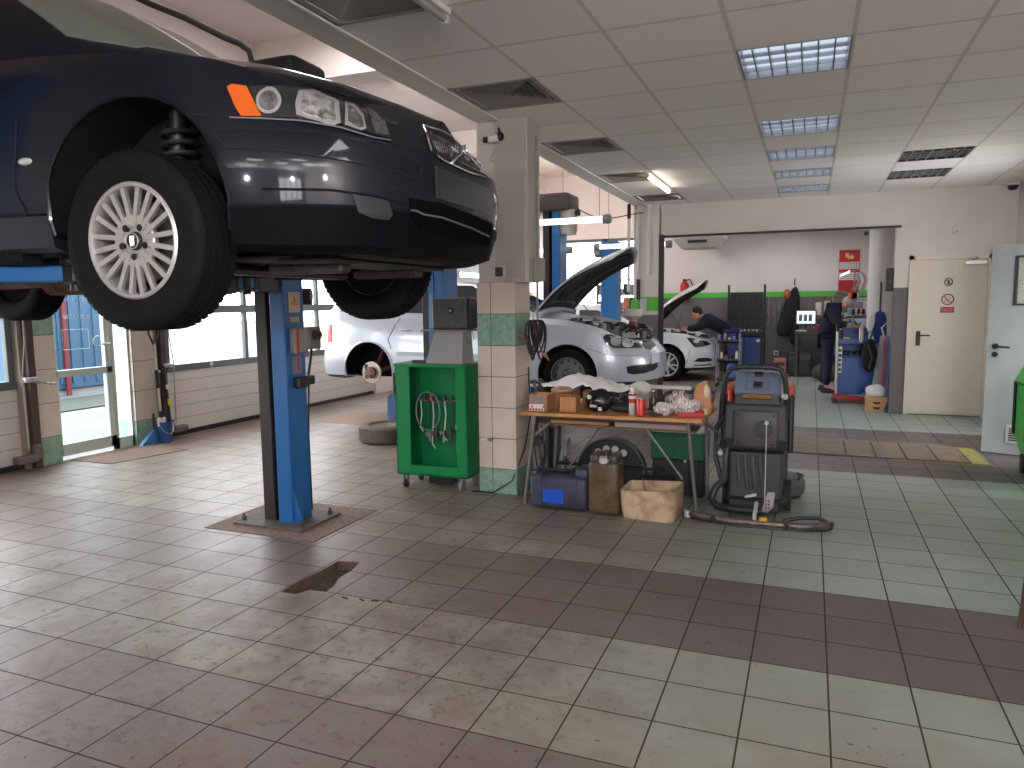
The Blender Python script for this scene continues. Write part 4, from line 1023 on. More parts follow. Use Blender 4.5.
for sg in (-1, 1):
    b = MB(); b.prism([(-.35, sg*.32), (-.25, sg*.30), (.03, sg*.66), (.0, sg*.72), (-.06, sg*.7)], .115, .14, 'xy', .006); b.build('control_arm', under, hero)
    b = MB(); b.cyl((0, sg*.2, .17), (0, sg*.70, .23), .016, seg=10); b.lathe([(.03, 0), (.045, .02), (.03, .04), (.042, .06), (.028, .08)], (0, sg*.6, .22), 'Y', 14); b.build('drive_shaft', rust, hero)
    b = MB()
    b.tube([(.02+.062*cos(a), sg*.66+.062*sin(a), .43+a*.0062) for a in [i*.35 for i in range(100)]], .0085, seg=6); b.build('spring', mat('spring_dark', (.02, .018, .018), .5), hero)
    b = MB(); b.cyl((.0, sg*.68, .2), (.02, sg*.66, .7), .03, seg=12); b.build('strut', black, hero)
    b = MB(); b.box((-.06, sg*.70-.03, .12), (.06, sg*.70+.03, .32), .02); b.build('knuckle', rust, hero)
    b = MB(); b.tube([(-2.755, sg*.62, .2), (-2.4, sg*.55, .2), (-2.1, sg*.5, .2)], .03); b.build('trailing_arm', under, hero)
    b = MB(); b.box((-2.0, sg*.80-.05, .155), (-.6, sg*.80+.05, .20), .008); b.build('sill_flange', under, hero)
b = MB(); b.box((-2.85, -.6, .16), (-2.6, .6, .22), .02); b.build('rear_subframe', under, hero)
b = MB(); b.box((-2.3, -.55, .165), (-.6, .55, .195), .01); b.build('floor_pan', under, hero)
for sg in (-1, 1):
    for ax in (0, -2.755):
        wheel(hero, (ax-.015, sg*.785, .215), .314, .198, .195, 'v_spokes', sg)
# ------------------------------------------------------------------ two-post lifts
def lift_post(t, x, y, face, h, D=.33):
    """face=-1: opening towards -Y"""
    f = face
    b = MB(); y0, y1 = sorted((y, y-f*D))
    b.box((x+.02, y0, .012), (x+.14, y1, h), .006)                  # blue leg
    b.box((x-.03, y-f*D-.01 if f < 0 else y-D-.01, .012), (x+.03, y-f*D+.01 if f < 0 else y-D+.02, h))
    b.build('post', blue, t, bevel=.004)
    b = MB(); b.box((x-.115, y0+.01, .012), (x-.02, y1, h), .006); b.build('cover_strip', mat('brown_strip', sr(44, 34, 32), .55, noise=.2), t)
    b = MB(); b.box((x-.28, min(y+f*.12, y-f*(D+.12)), .004), (x+.30, max(y+f*.12, y-f*(D+.12)), .02), .003); b.build('base_plate', mat('plate_grey', sr(96, 84, 78), .7, noise=.4, nscale=15), t)
    for q in ((.25, .05), (.25, -D-.06), (-.24, .05), (-.24, -D-.06)):
        c = MB(); c.cyl((x+q[0], y+f*q[1], .02), (x+q[0], y+f*q[1], .05), .016, seg=8); c.cyl((x+q[0], y+f*q[1], .05), (x+q[0], y+f*q[1], .07), .008, seg=8); c.build('bolt', dgrey, t)
    b = MB(); b.prism([(x+.14, .02), (x+.22, .02), (x+.14, .26)], y-f*.02-.006, y-f*.02+.006, 'xz'); b.build('gusset', blue, t)
    return t
def arm(t, p0, p1, zz, m=blue):
    p0 = V((*p0, zz)); p1 = V((*p1, zz)); d = (p1-p0); L = d.length; a = atan2(d.y, d.x)
    M = Matrix.Translation(p0) @ Matrix.Rotation(a, 4, 'Z')
    b = MB(); b.T = M; b.box((-.08, -.055, -.045), (L*.55, .055, .045), .006); b.build('arm', m, t)
    b = MB(); b.T = M; b.box((L*.5, -.04, -.032), (L+.05, .04, .032), .005); b.build('arm_extension', m, t)
    b = MB(); b.T = Matrix.Translation(p1); b.cyl((0, 0, -.07), (0, 0, .05), .025, seg=14); b.cyl((0, 0, .04), (0, 0, .075), .055, seg=18); b.box((-.05, -.05, -.04), (.05, .05, .035), .008); b.build('lifting_pad', black, t)
t = thing('two_post_lift', 'blue two-post lift with black switch box carrying the dark blue wagon', 'car lift', (-3.42, 4.04, 0))
lift_post(t, 0, 0, -1, 2.95, .215)
lift_post(t, 0, -2.46, 1, 2.95, .215)
b = MB(); b.box((-.12, -.10, 2.92), (.38, .26, 3.09), .05, seg=3); b.build('head_box', mat('lift_head_dark', (.03, .03, .03), .5), t)
CZL = 1.655
arm(t, (.0, -.15), (.30, -.52), CZL, blue_l); arm(t, (-.08, -.12), (-.95, -.50), CZL, blue)
arm(t, (.0, -2.20), (.66, -1.90), CZL, blue); arm(t, (-.08, -2.2), (-.95, -1.9), CZL, blue)
b = MB(); b.box((-.24, -.20, CZL-.045), (.12, .02, CZL+.05), .006); b.build('carriage', dgrey, t)
b = MB(); b.box((-.30, -.16, CZL-.06), (-.25, -.04, CZL+.04), .004); b.box((-.23, -.18, CZL-.055), (-.19, -.06, CZL+.03), .004); b.build('arm_lock', blue_l, t)
# labels and control box on the +X face
X = .142
b = MB(); b.box((X, .05, 1.47), (X+.003, .17, 1.61)); b.build('warning_label', mat('label_cream', sr(205, 190, 160), .5), t)
b = MB(); b.box((X+.003, .08, 1.52), (X+.005, .14, 1.535)); b.prism([(.09, 1.54), (.13, 1.54), (.11, 1.58)], X+.003, X+.005, 'yz'); b.build('label_mark', orange, t)
b = MB(); b.box((X, .05, 1.40), (X+.003, .16, 1.445)); b.build('capacity_plate', mat('label_grey', sr(120, 120, 130), .5), t)
text('capacity_text', '3500', .045, wt, Matrix.Translation((X+.004, .105, 1.422)) @ Matrix(((0, 0, 1, 0), (1, 0, 0, 0), (0, 1, 0, 0), (0, 0, 0, 1))), t, .0006)
b = MB(); b.box((X, .04, 1.19), (X+.05, .19, 1.365), .008); b.build('control_box', mat('box_grey', sr(150, 142, 136), .5), t)
b = MB(); b.box((X+.051, .06, 1.19), (X+.054, .08, 1.36)); b.build('red_strip', red, t)
b = MB(); b.box((X-.06, .222, 1.21), (X+.03, .36, 1.365), .01); b.build('switch_box', mat('switch_grey', sr(120, 116, 110), .5), t)
b = MB(); b.cyl((X+.03, .29, 1.31), (X+.06, .29, 1.31), .036, seg=18); b.cyl((X+.06, .29, 1.31), (X+.08, .29, 1.31), .016, seg=12); b.build('rotary_switch', dgrey, t)
b = MB(); b.box((X, .06, 1.05), (X+.003, .16, 1.17)); b.build('instruction_label', mat('label_grey', sr(120, 120, 130), .5), t)
b = MB(); b.box((X+.003, .12, 1.07), (X+.005, .135, 1.16)); b.build('red_mark', red, t)
b = MB(); b.box((X, .06, .95), (X+.05, .17, 1.03), .01); b.box((X+.01, .16, .965), (X+.05, .25, 1.03), .01); b.build('latch_box', black, t)
b = MB(); b.tube([(X, .28, 1.21), (X-.0, .26, 1.12), (X+.01, .22, 1.03)], .010); b.tube([(X+.01, .22, .96), (X-.02, .235, .6), (X-.02, .24, .05)], .006); b.build('cable', black, t)
b = MB(); b.cyl((X-.10, .29, 1.58), (X-.02, .33, 1.58), .06, seg=18); b.build('motor_end', mat('motor_red', sr(70, 40, 40), .5), t)

t = thing('two_post_lift', 'blue two-post lift with dark head box behind the silver car, motor at its top', 'car lift', (-3.42, 9.95, 0))
lift_post(t, 0, 0, -1, 2.83)
b = MB(); b.box((-.36, -.1, 2.78), (.30, .42, 3.02), .05, seg=3); b.build('head_box', mat('lift_head_brown', sr(70, 62, 60), .5), t)
b = MB(); b.cyl((.22, .12, 2.50), (.22, .12, 2.8), .13, seg=22); b.cyl((.22, .12, 2.46), (.22, .12, 2.5), .12, seg=22); b.build('motor', mat('motor_grey', sr(170, 166, 158), .45, .3), t)
b = MB(); b.cyl((.32, .1, 2.75), (.40, .1, 2.75), .04); b.build('knob', black, t)
b = MB(); b.box((-.62, .05, 2.45), (-.42, .25, 2.95), .01); b.cyl((-.52, .05, 2.7), (-.52, .02, 2.7), .07, seg=20); b.build('hydraulic_unit', lgrey, t)
b = MB(); b.tube([(-.75, .1, 3.25), (-.55, .1, 3.22), (-.4, .1, 3.12), (-.34, .1, 2.98)], .03); b.build('hose', mat('dark_blue_hose', (.02, .03, .07), .5), t)
lift_post(t, -.2, -2.85, 1, 2.83)
Z2 = .50
arm(t, (.0, -.12), (.55, -.5), Z2); arm(t, (-.1, -.12), (-1.0, -.5), Z2); arm(t, (-.2, -2.7), (.5, -1.75), Z2); arm(t, (-.3, -2.7), (-1.05, -1.75), Z2)
t = thing('two_post_lift', 'farthest blue lift post behind the raised black bonnet', 'car lift', (-3.36, 12.95, 0))
b = MB(); b.box((-.14, -.02, .01), (.16, .3, 2.58), .006); b.build('post', blue, t, bevel=.004)
b = MB(); b.box((-.26, -.06, 2.30), (-.14, .1, 2.52), .03); b.cyl((-.2, -.08, 2.4), (-.2, -.05, 2.4), .06, seg=16); b.build('reel', mgrey, t)
b = MB(); b.box((-.34, -.2, .002), (.36, .4, .02), .003); b.build('base_plate', mgrey, t)
# ------------------------------------------------------------------ silver wagon with open bonnet, rear wheel removed
silver = mat('silver_paint', sr(196, 200, 210), .32, .25, coat=.8)
white_c = mat('white_car_paint', sr(222, 226, 230), .3, coat=.8)
bayd = mat('engine_bay', (.025, .025, .027), .6, noise=.5, nscale=20)
silm = mat('side_mould', sr(176, 180, 188), .4)
car2 = thing('station_wagon', 'silver station wagon on a lift with its bonnet open and rear wheel removed', 'car', (-2.56, 8.87, .36))
cfg2 = dict(halfw=.87, axles=[0, -2.65], arch_z=.33, arch_r=.355, n=90, hood=(-.35, .80),
  plan=[(.95, 0), (.94, .2), (.90, .4), (.82, .58), (.70, .71), (.52, .80), (.30, .84), (0, .865), (-.4, .87), (-1.4, .875), (-2.4, .87), (-3.0, .85), (-3.3, .80), (-3.45, .68), (-3.53, .4), (-3.55, 0)],
  levels=[dict(z=[(-9, .20), (.9, .22)], **{'in': .05, 'f': .08, 'r': .05}), dict(z=[(-9, .24), (.9, .26)], **{'in': .01, 'f': .02}),
          dict(z=[(-9, .44), (.9, .42)], **{'in': -.01, 'f': .0}), dict(z=[(-9, .58), (.9, .56)], **{'in': .0, 'f': .02, 'r': .02}),
          dict(z=[(-9, .74), (0, .72), (.9, .62)], **{'in': .01, 'f': .07, 'r': .05}), dict(z=[(-9, .93), (-.4, .92), (.0, .89), (.4, .80), (.9, .68)], **{'in': .03, 'f': .12, 'r': .08}),
          dict(z=[(-9, 1.0), (-.5, .99), (.0, .955), (.4, .86), (.7, .76), (.9, .71)], **{'in': .08, 'f': .17, 'r': .1})],
  lmat=lambda k, x: 1 if k < 1 else 0, crown=[(-3.6, .03), (-.6, .05), (.9, .03)])
c2 = Car(car2, cfg2); c2.body('body', [silver, dgrey, under, bayd])
c2.cabin('cabin', silver, [(-.40, 1.02, .58, .9, .70), (-.7, 1.18, .60, .9, .78), (-1.05, 1.38, .58, .9, .80), (-1.5, 1.47, .56, .9, .81), (-2.1, 1.48, .56, .9, .81), (-2.9, 1.44, .54, .9, .80), (-3.25, 1.30, .54, .9, .78), (-3.48, 1.02, .54, .9, .70)])
dg = mat('dark_car_glass', (.03, .035, .035), .06, spec=.9, coat=.4)
c2.patch([(-.5, -.50), (-.5, .50), (-1.15, .46), (-1.15, -.46)], 'windscreen', dg, 'top', bvh=c2.cbvh, res=.1)
for sd in ('near', 'far'):
    c2.patch([(-.85, 1.03), (-1.58, 1.04), (-1.6, 1.38), (-1.3, 1.37), (-1.0, 1.2)], 'front_side_window', dg, sd, bvh=c2.cbvh, res=.1)
    c2.patch([(-1.68, 1.04), (-2.42, 1.05), (-2.45, 1.38), (-1.68, 1.39)], 'rear_side_window', dg, sd, bvh=c2.cbvh, res=.1)
    c2.patch([(-2.52, 1.06), (-3.15, 1.07), (-3.05, 1.30), (-2.52, 1.37)], 'quarter_window', dg, sd, bvh=c2.cbvh, res=.1)
    c2.line([(-1.62, .98), (-1.64, .28)], 'door_gap', seam, sd, r=.005); c2.line([(-2.2, .98), (-2.35, .72), (-2.3, .6)], 'door_gap', seam, sd, r=.005)
    c2.patch([(-.5, .50), (-2.22, .52), (-2.22, .57), (-.5, .55)], 'side_mould', silm, sd, off=.012, res=.15)
    c2.patch([(-3.22, .68), (-3.32, .66), (-3.36, .9), (-3.30, 1.02), (-3.25, .9)], 'tail_light', red, sd, off=.008, res=.05)
    b = MB(); h, n = c2.hit(-2.1, .84, sd); b.ell(h+n*.015, (.09, .015, .018)); b.build('door_handle', silver, car2)
    for ax in (0, -2.65):
        b = MB(); pts = []
        for k in range(27):
            a = radians(-22+224*k/26); h, n = c2.hit(ax+.372*cos(a), .33+.372*sin(a), sd); pts.append((ax+.362*cos(a), h.y, .33+.362*sin(a)))
        b.tube(pts, .014, seg=6); b.build('arch_lip', silver, car2)
c2.patch([(-3.3, .40), (-3.3, .20), (-3.5, .22), (-3.5, .42)], 'bumper_patch', mat('bumper_tan', sr(170, 140, 120), .6), 'near', off=.004, res=.1) if False else None
# headlight and front end
q = lambda L: [(500+u*.2083, 230+v*.2083) for u, v in L]
hp = q([(491, 516), (505, 503), (545, 499), (590, 502), (630, 520), (660, 543), (684, 562), (678, 569), (600, 572), (540, 568), (505, 545)])
c2.patch(hp, 'headlight', mat('headlight_dark', (.04, .04, .045), .1, .3, coat=1.), off=.006, res=3, mirror=True)
c2.patch(q(circ(555, 535, 26, 22)), 'lamp_reflector', rl, off=.010, res=3, mirror=True); c2.patch(q(circ(612, 545, 28, 20)), 'lamp_reflector', rl, off=.010, res=3, mirror=True)
c2.line(hp, 'headlight_rim', silver, r=.006, off=.006, closed=True, res=4, mirror=True)
c2.patch(q([(668, 510), (700, 515), (735, 535), (748, 556), (722, 574), (700, 570), (680, 545)]), 'grille', black, off=.006, res=3)
c2.line(q([(672, 512), (700, 545), (722, 574)]), 'grille_bar', chrome, r=.010, off=.012, res=4)
c2.line(q([(700, 516), (716, 545), (722, 574), (742, 560)]), 'grille_bar', chrome, r=.010, off=.012, res=4)
c2.patch(q([(606, 656), (640, 650), (700, 645), (755, 636), (757, 655), (740, 672), (690, 688), (640, 694), (612, 688)]), 'lower_intake', black, off=.004, res=3)
c2.patch(q([(722, 602), (760, 590), (762, 632), (724, 645)]), 'number_plate', mat('plate_pale', sr(205, 215, 230), .4), off=.014, res=3)
c2.line(q([(420, 570), (520, 600), (600, 605), (690, 600)]), 'bumper_gap', mat('gap_grey', (.12, .12, .14), .6), r=.003)
# open bonnet
def bonnet(root, hx, hz, ang, L, w0, w1, m, name='bonnet'):
    M = Matrix.Translation((hx, 0, hz)) @ Matrix.Rotation(-radians(ang), 4, 'Y')
    def P(u, v, o): 
        w = lerp(w0, w1, u**2.2); x = L*u - .20*(abs(v)**2.4)*u
        return M @ V((x, v*w, .10*sin(pi*u)*(1-.3*v*v)+.05*(1-v*v) - .02*u*u*3 + o))
    b = MB(); nu, nv = 14, 14
    A = [[b.v(P(i/nu, -1+2*j/nv, .0)) for j in range(nv+1)] for i in range(nu+1)]; B = [[b.v(P(i/nu, -1+2*j/nv, -.022)) for j in range(nv+1)] for i in range(nu+1)]
    for i in range(nu):
        for j in range(nv): b.face([A[i][j], A[i][j+1], A[i+1][j+1], A[i+1][j]]); b.face([B[i][j], B[i+1][j], B[i+1][j+1], B[i][j+1]])
    for i in range(nu): b.face([A[i][0], A[i+1][0], B[i+1][0], B[i][0]]); b.face([A[i][-1], B[i][-1], B[i+1][-1], A[i+1][-1]])
    for j in range(nv): b.face([A[0][j], B[0][j], B[0][j+1], A[0][j+1]]); b.face([A[-1][j], A[-1][j+1], B[-1][j+1], B[-1][j]])
    o = b.build(name, m, root)
    b = MB(); A = [[b.v(P(.04+.92*i/nu, (-1+2*j/nv)*.93, -.03)) for j in range(nv+1)] for i in range(nu+1)]
    for i in range(nu):
        for j in range(nv): b.face([A[i][j], A[i+1][j], A[i+1][j+1], A[i][j+1]])
    b.build('bonnet_lining', mat('bonnet_liner', (.02, .02, .021), .75), o, solid=.01)
    b = MB(); liner = mat('bonnet_rib', (.045, .045, .047), .55)
    for L_ in ([(.1, -.8), (.35, -.55), (.6, -.6), (.93, -.65)], [(.1, .8), (.35, .55), (.6, .6), (.93, .65)], [(.12, -.7), (.12, .7)], [(.35, -.55), (.55, 0), (.35, .55)], [(.93, -.65), (.95, 0), (.93, .65)], [(.12, -.1), (.35, -.5)], [(.12, .1), (.35, .5)], [(.55, 0), (.9, -.3)], [(.55, 0), (.9, .3)], [(.2, -.85), (.9, -.86)], [(.2, .85), (.9, .86)]):
        pts = []
        for a, c_ in zip(L_, L_[1:]):
            for k in range(6): pts.append(P(lerp(a[0], c_[0], k/6), lerp(a[1], c_[1], k/6), -.042))
        pts.append(P(*L_[-1], -.042)); b.tube(pts, .02, seg=6)
    b.build('bonnet_rib', liner, o)
    return P
Pb = bonnet(car2, -.44, 1.045, 38, 1.26, .74, .58, silver)
def engine(root, x0, x1, hw, z, seedn):
    random.seed(seedn)
    for k in range(34):
        x = random.uniform(x0, x1); y = random.uniform(-hw, hw)*(1 - .25*(x-x0)/(x1-x0)); b = MB(); s_ = random.uniform(.05, .16)
        zz = z-.02*random.random()-.12*(x-x0)/(x1-x0)
        if k % 4 == 0: b.cyl((x, y, zz-.1), (x, y, zz+.03), s_*.35, seg=12); b.build('engine_cap', [black, mgrey, lgrey][k//4 % 3], root)
        elif k % 4 == 1: b.tube([(x, y, zz-.02), (x+.07, y+.05, zz+.03), (x+.16, y+.02, zz+.02), (x+.2, y-.08, zz-.04)], .014, seg=7); b.build('engine_hose', black, root)
        else: b.cbox((x, y, zz-.04), (s_*1.3, s_, .12), .012, rot=Euler((0, 0, random.uniform(-.3, .3)))); b.build('engine_cover', [black, dgrey, mgrey, mat('dull_metal', (.3, .29, .28), .4, .6)][k % 4], root)
engine(car2, -.3, .72, .62, .94, 5)
b = MB(); b.cyl((.62, -.25, .82), (.62, -.25, .94), .035, .045, seg=14); b.lathe([(.045, 0), (.11, .05), (.115, .13), (.105, .13), (.04, .0)], (.62, -.25, .94), seg=20); b.build('filling_funnel', mat('funnel_plastic', sr(196, 186, 178), .5), car2)
b = MB(); b.cyl((.62, -.25, .80), (.62, -.25, .93), .05, seg=14); b.build('funnel_adapter', mat('dark_red_plastic', (.2, .01, .02), .4), car2)
b = MB(); b.tube([(.35, -.60, .86), (.0, -.5, 1.22), (-.02, -.45, 1.30)], .006); b.build('bonnet_stay', dgrey, car2)
wheel(car2, (0, -.745, .33), .305, .20, .19, 'steel', -1); wheel(car2, (0, .745, .33), .305, .20, .19, 'steel', 1); wheel(car2, (-2.65, .745, .33), .305, .20, .19, 'steel', 1)
# bare rear hub
b = MB(); b.cyl((0, 0, 0), (0, .022, 0), .14, seg=36); b.cyl((0, -.002, 0), (0, .0, 0), .10, seg=36); disc = b.build('brake_disc', mat('worn_disc', sr(196, 184, 176), .35, .7), car2, loc=(-2.65, -.79, .29))
b = MB(); b.cyl((0, -.05, 0), (0, .0, 0), .075, seg=24); b.cyl((0, -.065, 0), (0, -.05, 0), .035, seg=18); b.build('hub', mat('hub_rust', sr(150, 110, 90), .6, .4, noise=.4, nscale=30), disc)
for k in range(5):
    a = 2*pi*k/5; b = MB(); b.cyl((.055*cos(a), -.085, .055*sin(a)), (.055*cos(a), -.05, .055*sin(a)), .008, seg=8); b.build('wheel_stud', steel, disc)
b = MB(); b.box((-2.76, -.80, .20), (-2.70, -.70, .40), .015); b.build('brake_caliper', rust, car2)
b = MB(); b.tube([(-2.65, -.72, .29), (-2.5, -.62, .34), (-2.2, -.5, .36)], .03); b.tube([(-2.65, -.7, .3), (-2.6, -.60, .52), (-2.55, -.58, .66)], .028); b.build('suspension_arm', rust, car2)
b = MB(); b.tube([(-2.42+.05*cos(a), -.62+.05*sin(a), .36+a*.008) for a in [i*.4 for i in range(75)]], .008, seg=6); b.build('spring', rust, car2)
# wheel lying on the floor
t = thing('loose_tyre', 'used tyre lying flat on the floor beside the green cart', 'tyre', (-4.36, 7.05, .0))
b = MB(); R, w_ = .315, .19
prof = [(.2, .02), (.21, .005), (.25, .0), (.29, .006), (.305, .02), (.315, .04)]
for g in range(4): z0 = .05+g*.03; prof += [(.315, z0), (.308, z0+.004), (.308, z0+.010), (.315, z0+.014)]
prof += [(.315, .155), (.305, .175), (.29, .188), (.25, .195), (.21, .19), (.2, .175), (.215, .16), (.235, .1), (.215, .035), (.2, .02)]
b.lathe(prof, seg=48)
for k in range(48):
    a = 2*pi*k/48
    for j in range(5): b.cbox((.3155*cos(a+.03*(j % 2)), .3155*sin(a+.03*(j % 2)), .035+j*.03), (.006, .02, .016), rot=Matrix.Rotation(a, 4, 'Z'))
b.build('tyre', mat('dusty_tyre', sr(110, 98, 90), .85, noise=.2, nscale=20), t)
b = MB(); b.lathe([(0, .1), (.09, .1), (.12, .06), (.19, .05), (.2, .17), (.205, .17), (.2, .03), (0, .03)], seg=36); b.build('rim', mat('rim_pale', sr(180, 172, 165), .4, .5), t)

# ------------------------------------------------------------------ white hatchback in the back workshop
car3 = thing('hatchback', 'white hatchback in the back workshop with its bonnet raised', 'car', (-2.52, 14.9, .0))
cfg3 = dict(halfw=.88, axles=[0, -2.6], arch_z=.36, arch_r=.365, n=80, hood=(-.5, .72),
  plan=[(.88, 0), (.87, .2), (.84, .42), (.76, .60), (.64, .74), (.48, .83), (.28, .87), (0, .88), (-1.3, .885), (-2.6, .88), (-3.2, .82), (-3.45, .6), (-3.5, .3), (-3.52, 0)],
  levels=[dict(z=[(-9, .2), (.9, .22)], **{'in': .05, 'f': .08}), dict(z=[(-9, .27), (.9, .27)], **{'in': .0, 'f': .01}), dict(z=[(-9, .48), (.9, .46)], **{'in': -.01, 'f': 0}),
          dict(z=[(-9, .62), (.9, .6)], **{'in': .0, 'f': .02}), dict(z=[(-9, .76), (.9, .68)], **{'in': .01, 'f': .05}), dict(z=[(-9, .92), (-.3, .90), (.4, .86), (.9, .76)], **{'in': .03, 'f': .10}),
          dict(z=[(-9, .98), (-.4, .96), (.4, .90), (.9, .79)], **{'in': .09, 'f': .16})],
  lmat=lambda k, x: 1 if k < 1 else 0, crown=[(-3.6, .03), (.9, .03)])
c3 = Car(car3, cfg3); c3.body('body', [white_c, dgrey, under, bayd])
c3.cabin('cabin', white_c, [(-.45, 1.0, .6, .9, .70), (-.8, 1.18, .62, .9, .78), (-1.2, 1.38, .6, .9, .80), (-1.7, 1.46, .58, .9, .81), (-2.6, 1.44, .56, .9, .81), (-3.1, 1.3, .56, .9, .8), (-3.42, 1.0, .54, .9, .70)])
for sd in ('near', 'far'):
    c3.patch([(-1.0, 1.02), (-1.75, 1.03), (-1.78, 1.36), (-1.4, 1.35), (-1.1, 1.18)], 'front_side_window', dg, sd, bvh=c3.cbvh, res=.1)
    c3.patch([(-1.85, 1.03), (-2.85, 1.04), (-2.7, 1.34), (-1.85, 1.37)], 'rear_side_window', dg, sd, bvh=c3.cbvh, res=.1)
    b = MB(); pts = []
    for k in range(27):
        a = radians(-22+224*k/26); h, n = c3.hit(.382*cos(a), .36+.382*sin(a), sd); pts.append((.372*cos(a), h.y, .36+.372*sin(a)))
    b.tube(pts, .012, seg=6); b.build('arch_lip', white_c, car3)
c3.patch([(-.52, -.5), (-.52, .5), (-1.3, .46), (-1.3, -.46)], 'windscreen', dg, 'top', bvh=c3.cbvh, res=.1)
q = lambda L: [(640+u*.15625, 280+v*.15625) for u, v in L]
c3.patch(q([(296, 368), (330, 372), (380, 385), (425, 392), (452, 412), (430, 420), (395, 428), (352, 432), (330, 410)]), 'headlight', mat('headlight_dark', (.04, .04, .045), .1, .3, coat=1.), off=.008, res=2.5, mirror=True)
c3.patch(q(circ(358, 392, 20, 12)), 'lamp_reflector', rl, off=.012, res=2, mirror=True)
c3.patch(q([(345, 522), (372, 500), (430, 497), (458, 505), (455, 520), (400, 524)]), 'fog_intake', black, off=.005, res=2.5, mirror=True)
c3.line(q([(345, 545), (400, 543), (455, 540)]), 'bumper_strip', mgrey, r=.02, off=.0, mirror=True)
c3.line(q([(320, 440), (312, 480), (300, 530)]), 'bumper_gap', mat('gap_grey', (.12, .12, .14), .6), r=.004)
engine(car3, -.35, .62, .6, .93, 9)
Pb3 = bonnet(car3, -.50, .98, 41, 1.46, .76, .60, white_c)
b = MB(); b.tube([(.3, -.62, .86), (-.05, -.55, 1.42)], .008); b.tube([(.1, -.62, .88), (.25, -.58, 1.28)], .006); b.build('bonnet_stay', dgrey, car3)
for ax in (0, -2.6):
    for sg in (-1, 1): wheel(car3, (ax, sg*.775, .325), .325, .225, .21, 'alloy', sg)
# ------------------------------------------------------------------ green diagnostic cart
t = thing('diagnostic_cart', 'green metal cabinet cart on castors beside the tiled pillar', 'cart', (-2.83, 5.24, 0), radians(1.5))
Wc, Dc = .645, .36; z0, z1 = .115, 1.03; xl, xr = -Wc/2, Wc/2
b = MB()
b.box((xl, 0, z0), (xl+.13, .02, z1)); b.box((xr-.10, 0, z0), (xr, .02, z1)); b.box((xl+.13, 0, z0), (xr-.10, .02, z0+.085)); b.box((xl+.13, 0, z1-.02), (xr-.10, .02, z1))
b.box((xl, 0, z0), (xl+.015, Dc, z1)); b.box((xr-.015, 0, z0), (xr, Dc, z1)); b.box((xl, Dc-.015, z0), (xr, Dc, z1)); b.box((xl, 0, z0), (xr, Dc, z0+.02)); b.box((xl-.006, -.008, z1-.012), (xr+.006, Dc+.006, z1+.006))
b.box((xl+.13, .19, z0+.02), (xr-.10, .2, z1-.02)); b.build('cabinet', green_p, t, smooth=False)
b = MB(); b.tube([(xl-.002, .06, .78), (xl-.045, .06, .78), (xl-.045, .06, .95), (xl-.002, .06, .95)], .009); b.build('handle', black, t)
b = MB()
for k in range(22): b.cbox((xl+.145+k*.0185, .15, .72), (.013, .03, .014), .002)
b.box((xl+.13, .168, .712), (xr-.10, .176, .728)); b.build('hook_rail', steel, t)
for k in range(7):
    x = xl+.16+k*.055; b = MB(); L = .22+.07*(k % 3); b.tube([(x, .14, .72), (x+.012, .13, .6), (x-.008, .13, .72-L), (x+.02, .135, .68-L)], .006, seg=6); b.build('hanging_lead', black if k % 2 else lgrey, t)
b = MB(); b.tube([(xl+.235+.11*cos(a), .115, .635+.16*sin(a)) for a in [2*pi*i/30 for i in range(30)]], .006, seg=6, closed=True); b.build('coiled_hose', mgrey, t)
for k in range(5):
    x = xl+.2+k*.06; b = MB(); b.cyl((x, .13, .72), (x, .13, .77), .016, .012, seg=12); b.build('plug', red if k == 1 else black, t)
for k in range(4):
    x = xl+.23+k*.065; b = MB(); b.cbox((x, .13, .44+.01*k), (.05, .04, .045), .008); b.cyl((x+.01, .13, .38), (x+.01, .13, .43), .012, seg=10); b.build('adapter', [mgrey, dgrey, steel, dgrey][k], t)
for x, y, r in ((xl+.06, .04, .034), (xr-.07, .03, .048), (xl+.06, Dc-.05, .034), (xr-.07, Dc-.05, .048)):
    b = MB(); b.cyl((x-.012, y, r), (x+.012, y, r), r, seg=22); w_ = b.build('castor_wheel', blk2 if r < .04 else mgrey, t)
    b = MB(); b.box((x-.022, y-.014, r), (x-.016, y+.014, z0), .002); b.box((x+.016, y-.014, r), (x+.022, y+.014, z0), .002); b.box((x-.03, y-.03, z0-.008), (x+.03, y+.03, z0), .002); b.build('castor_fork', steel, t)
b = MB(); b.box((-.10, .12, .02), (.12, .3, .112), .01); b.build('lower_tray', black, t)
# sloped stand with screen unit
t = thing('monitor_unit', 'grey box monitor on a sloped pedestal standing on the green cart', 'monitor', (-2.70, 5.32, 1.037))
b = MB(); b.loft([[(-.20, -.02, 0), (.13, -.02, 0), (.13, .2, 0), (-.20, .2, 0)], [(-.13, .02, .26), (.12, .02, .26), (.12, .18, .26), (-.13, .18, .26)]]); b.build('pedestal', mat('pedestal_grey', sr(150, 148, 145), .5), t, smooth=False)
b = MB(); b.box((-.24, -.03, .26), (.18, .22, .272), .003); b.build('shelf', mgrey, t)
b = MB(); b.box((-.145, 0, .275), (.165, .22, .53), .012); b.build('screen_box', mat('crt_grey', sr(72, 70, 70), .5), t)
b = MB(); b.box((.0, -.006, .40), (.05, 0, .45), .002); b.build('socket_plate', black, t)
b = MB(); b.ell((.025, -.008, .425), (.01, .006, .01)); b.build('socket_dot', lgrey, t)
b = MB(); b.box((.16, .02, .29), (.18, .2, .52), .006); b.build('side_panel', black, t)
b = MB(); b.tube([(.12, -.005, .5), (.10, -.02, .38), (.07, -.02, .29)], .003, seg=5); b.tube([(.19, .02, .3), (.23, .0, .2), (.2, -.01, .16), (.16, .0, .2)], .003, seg=5); b.build('cable', black, t)
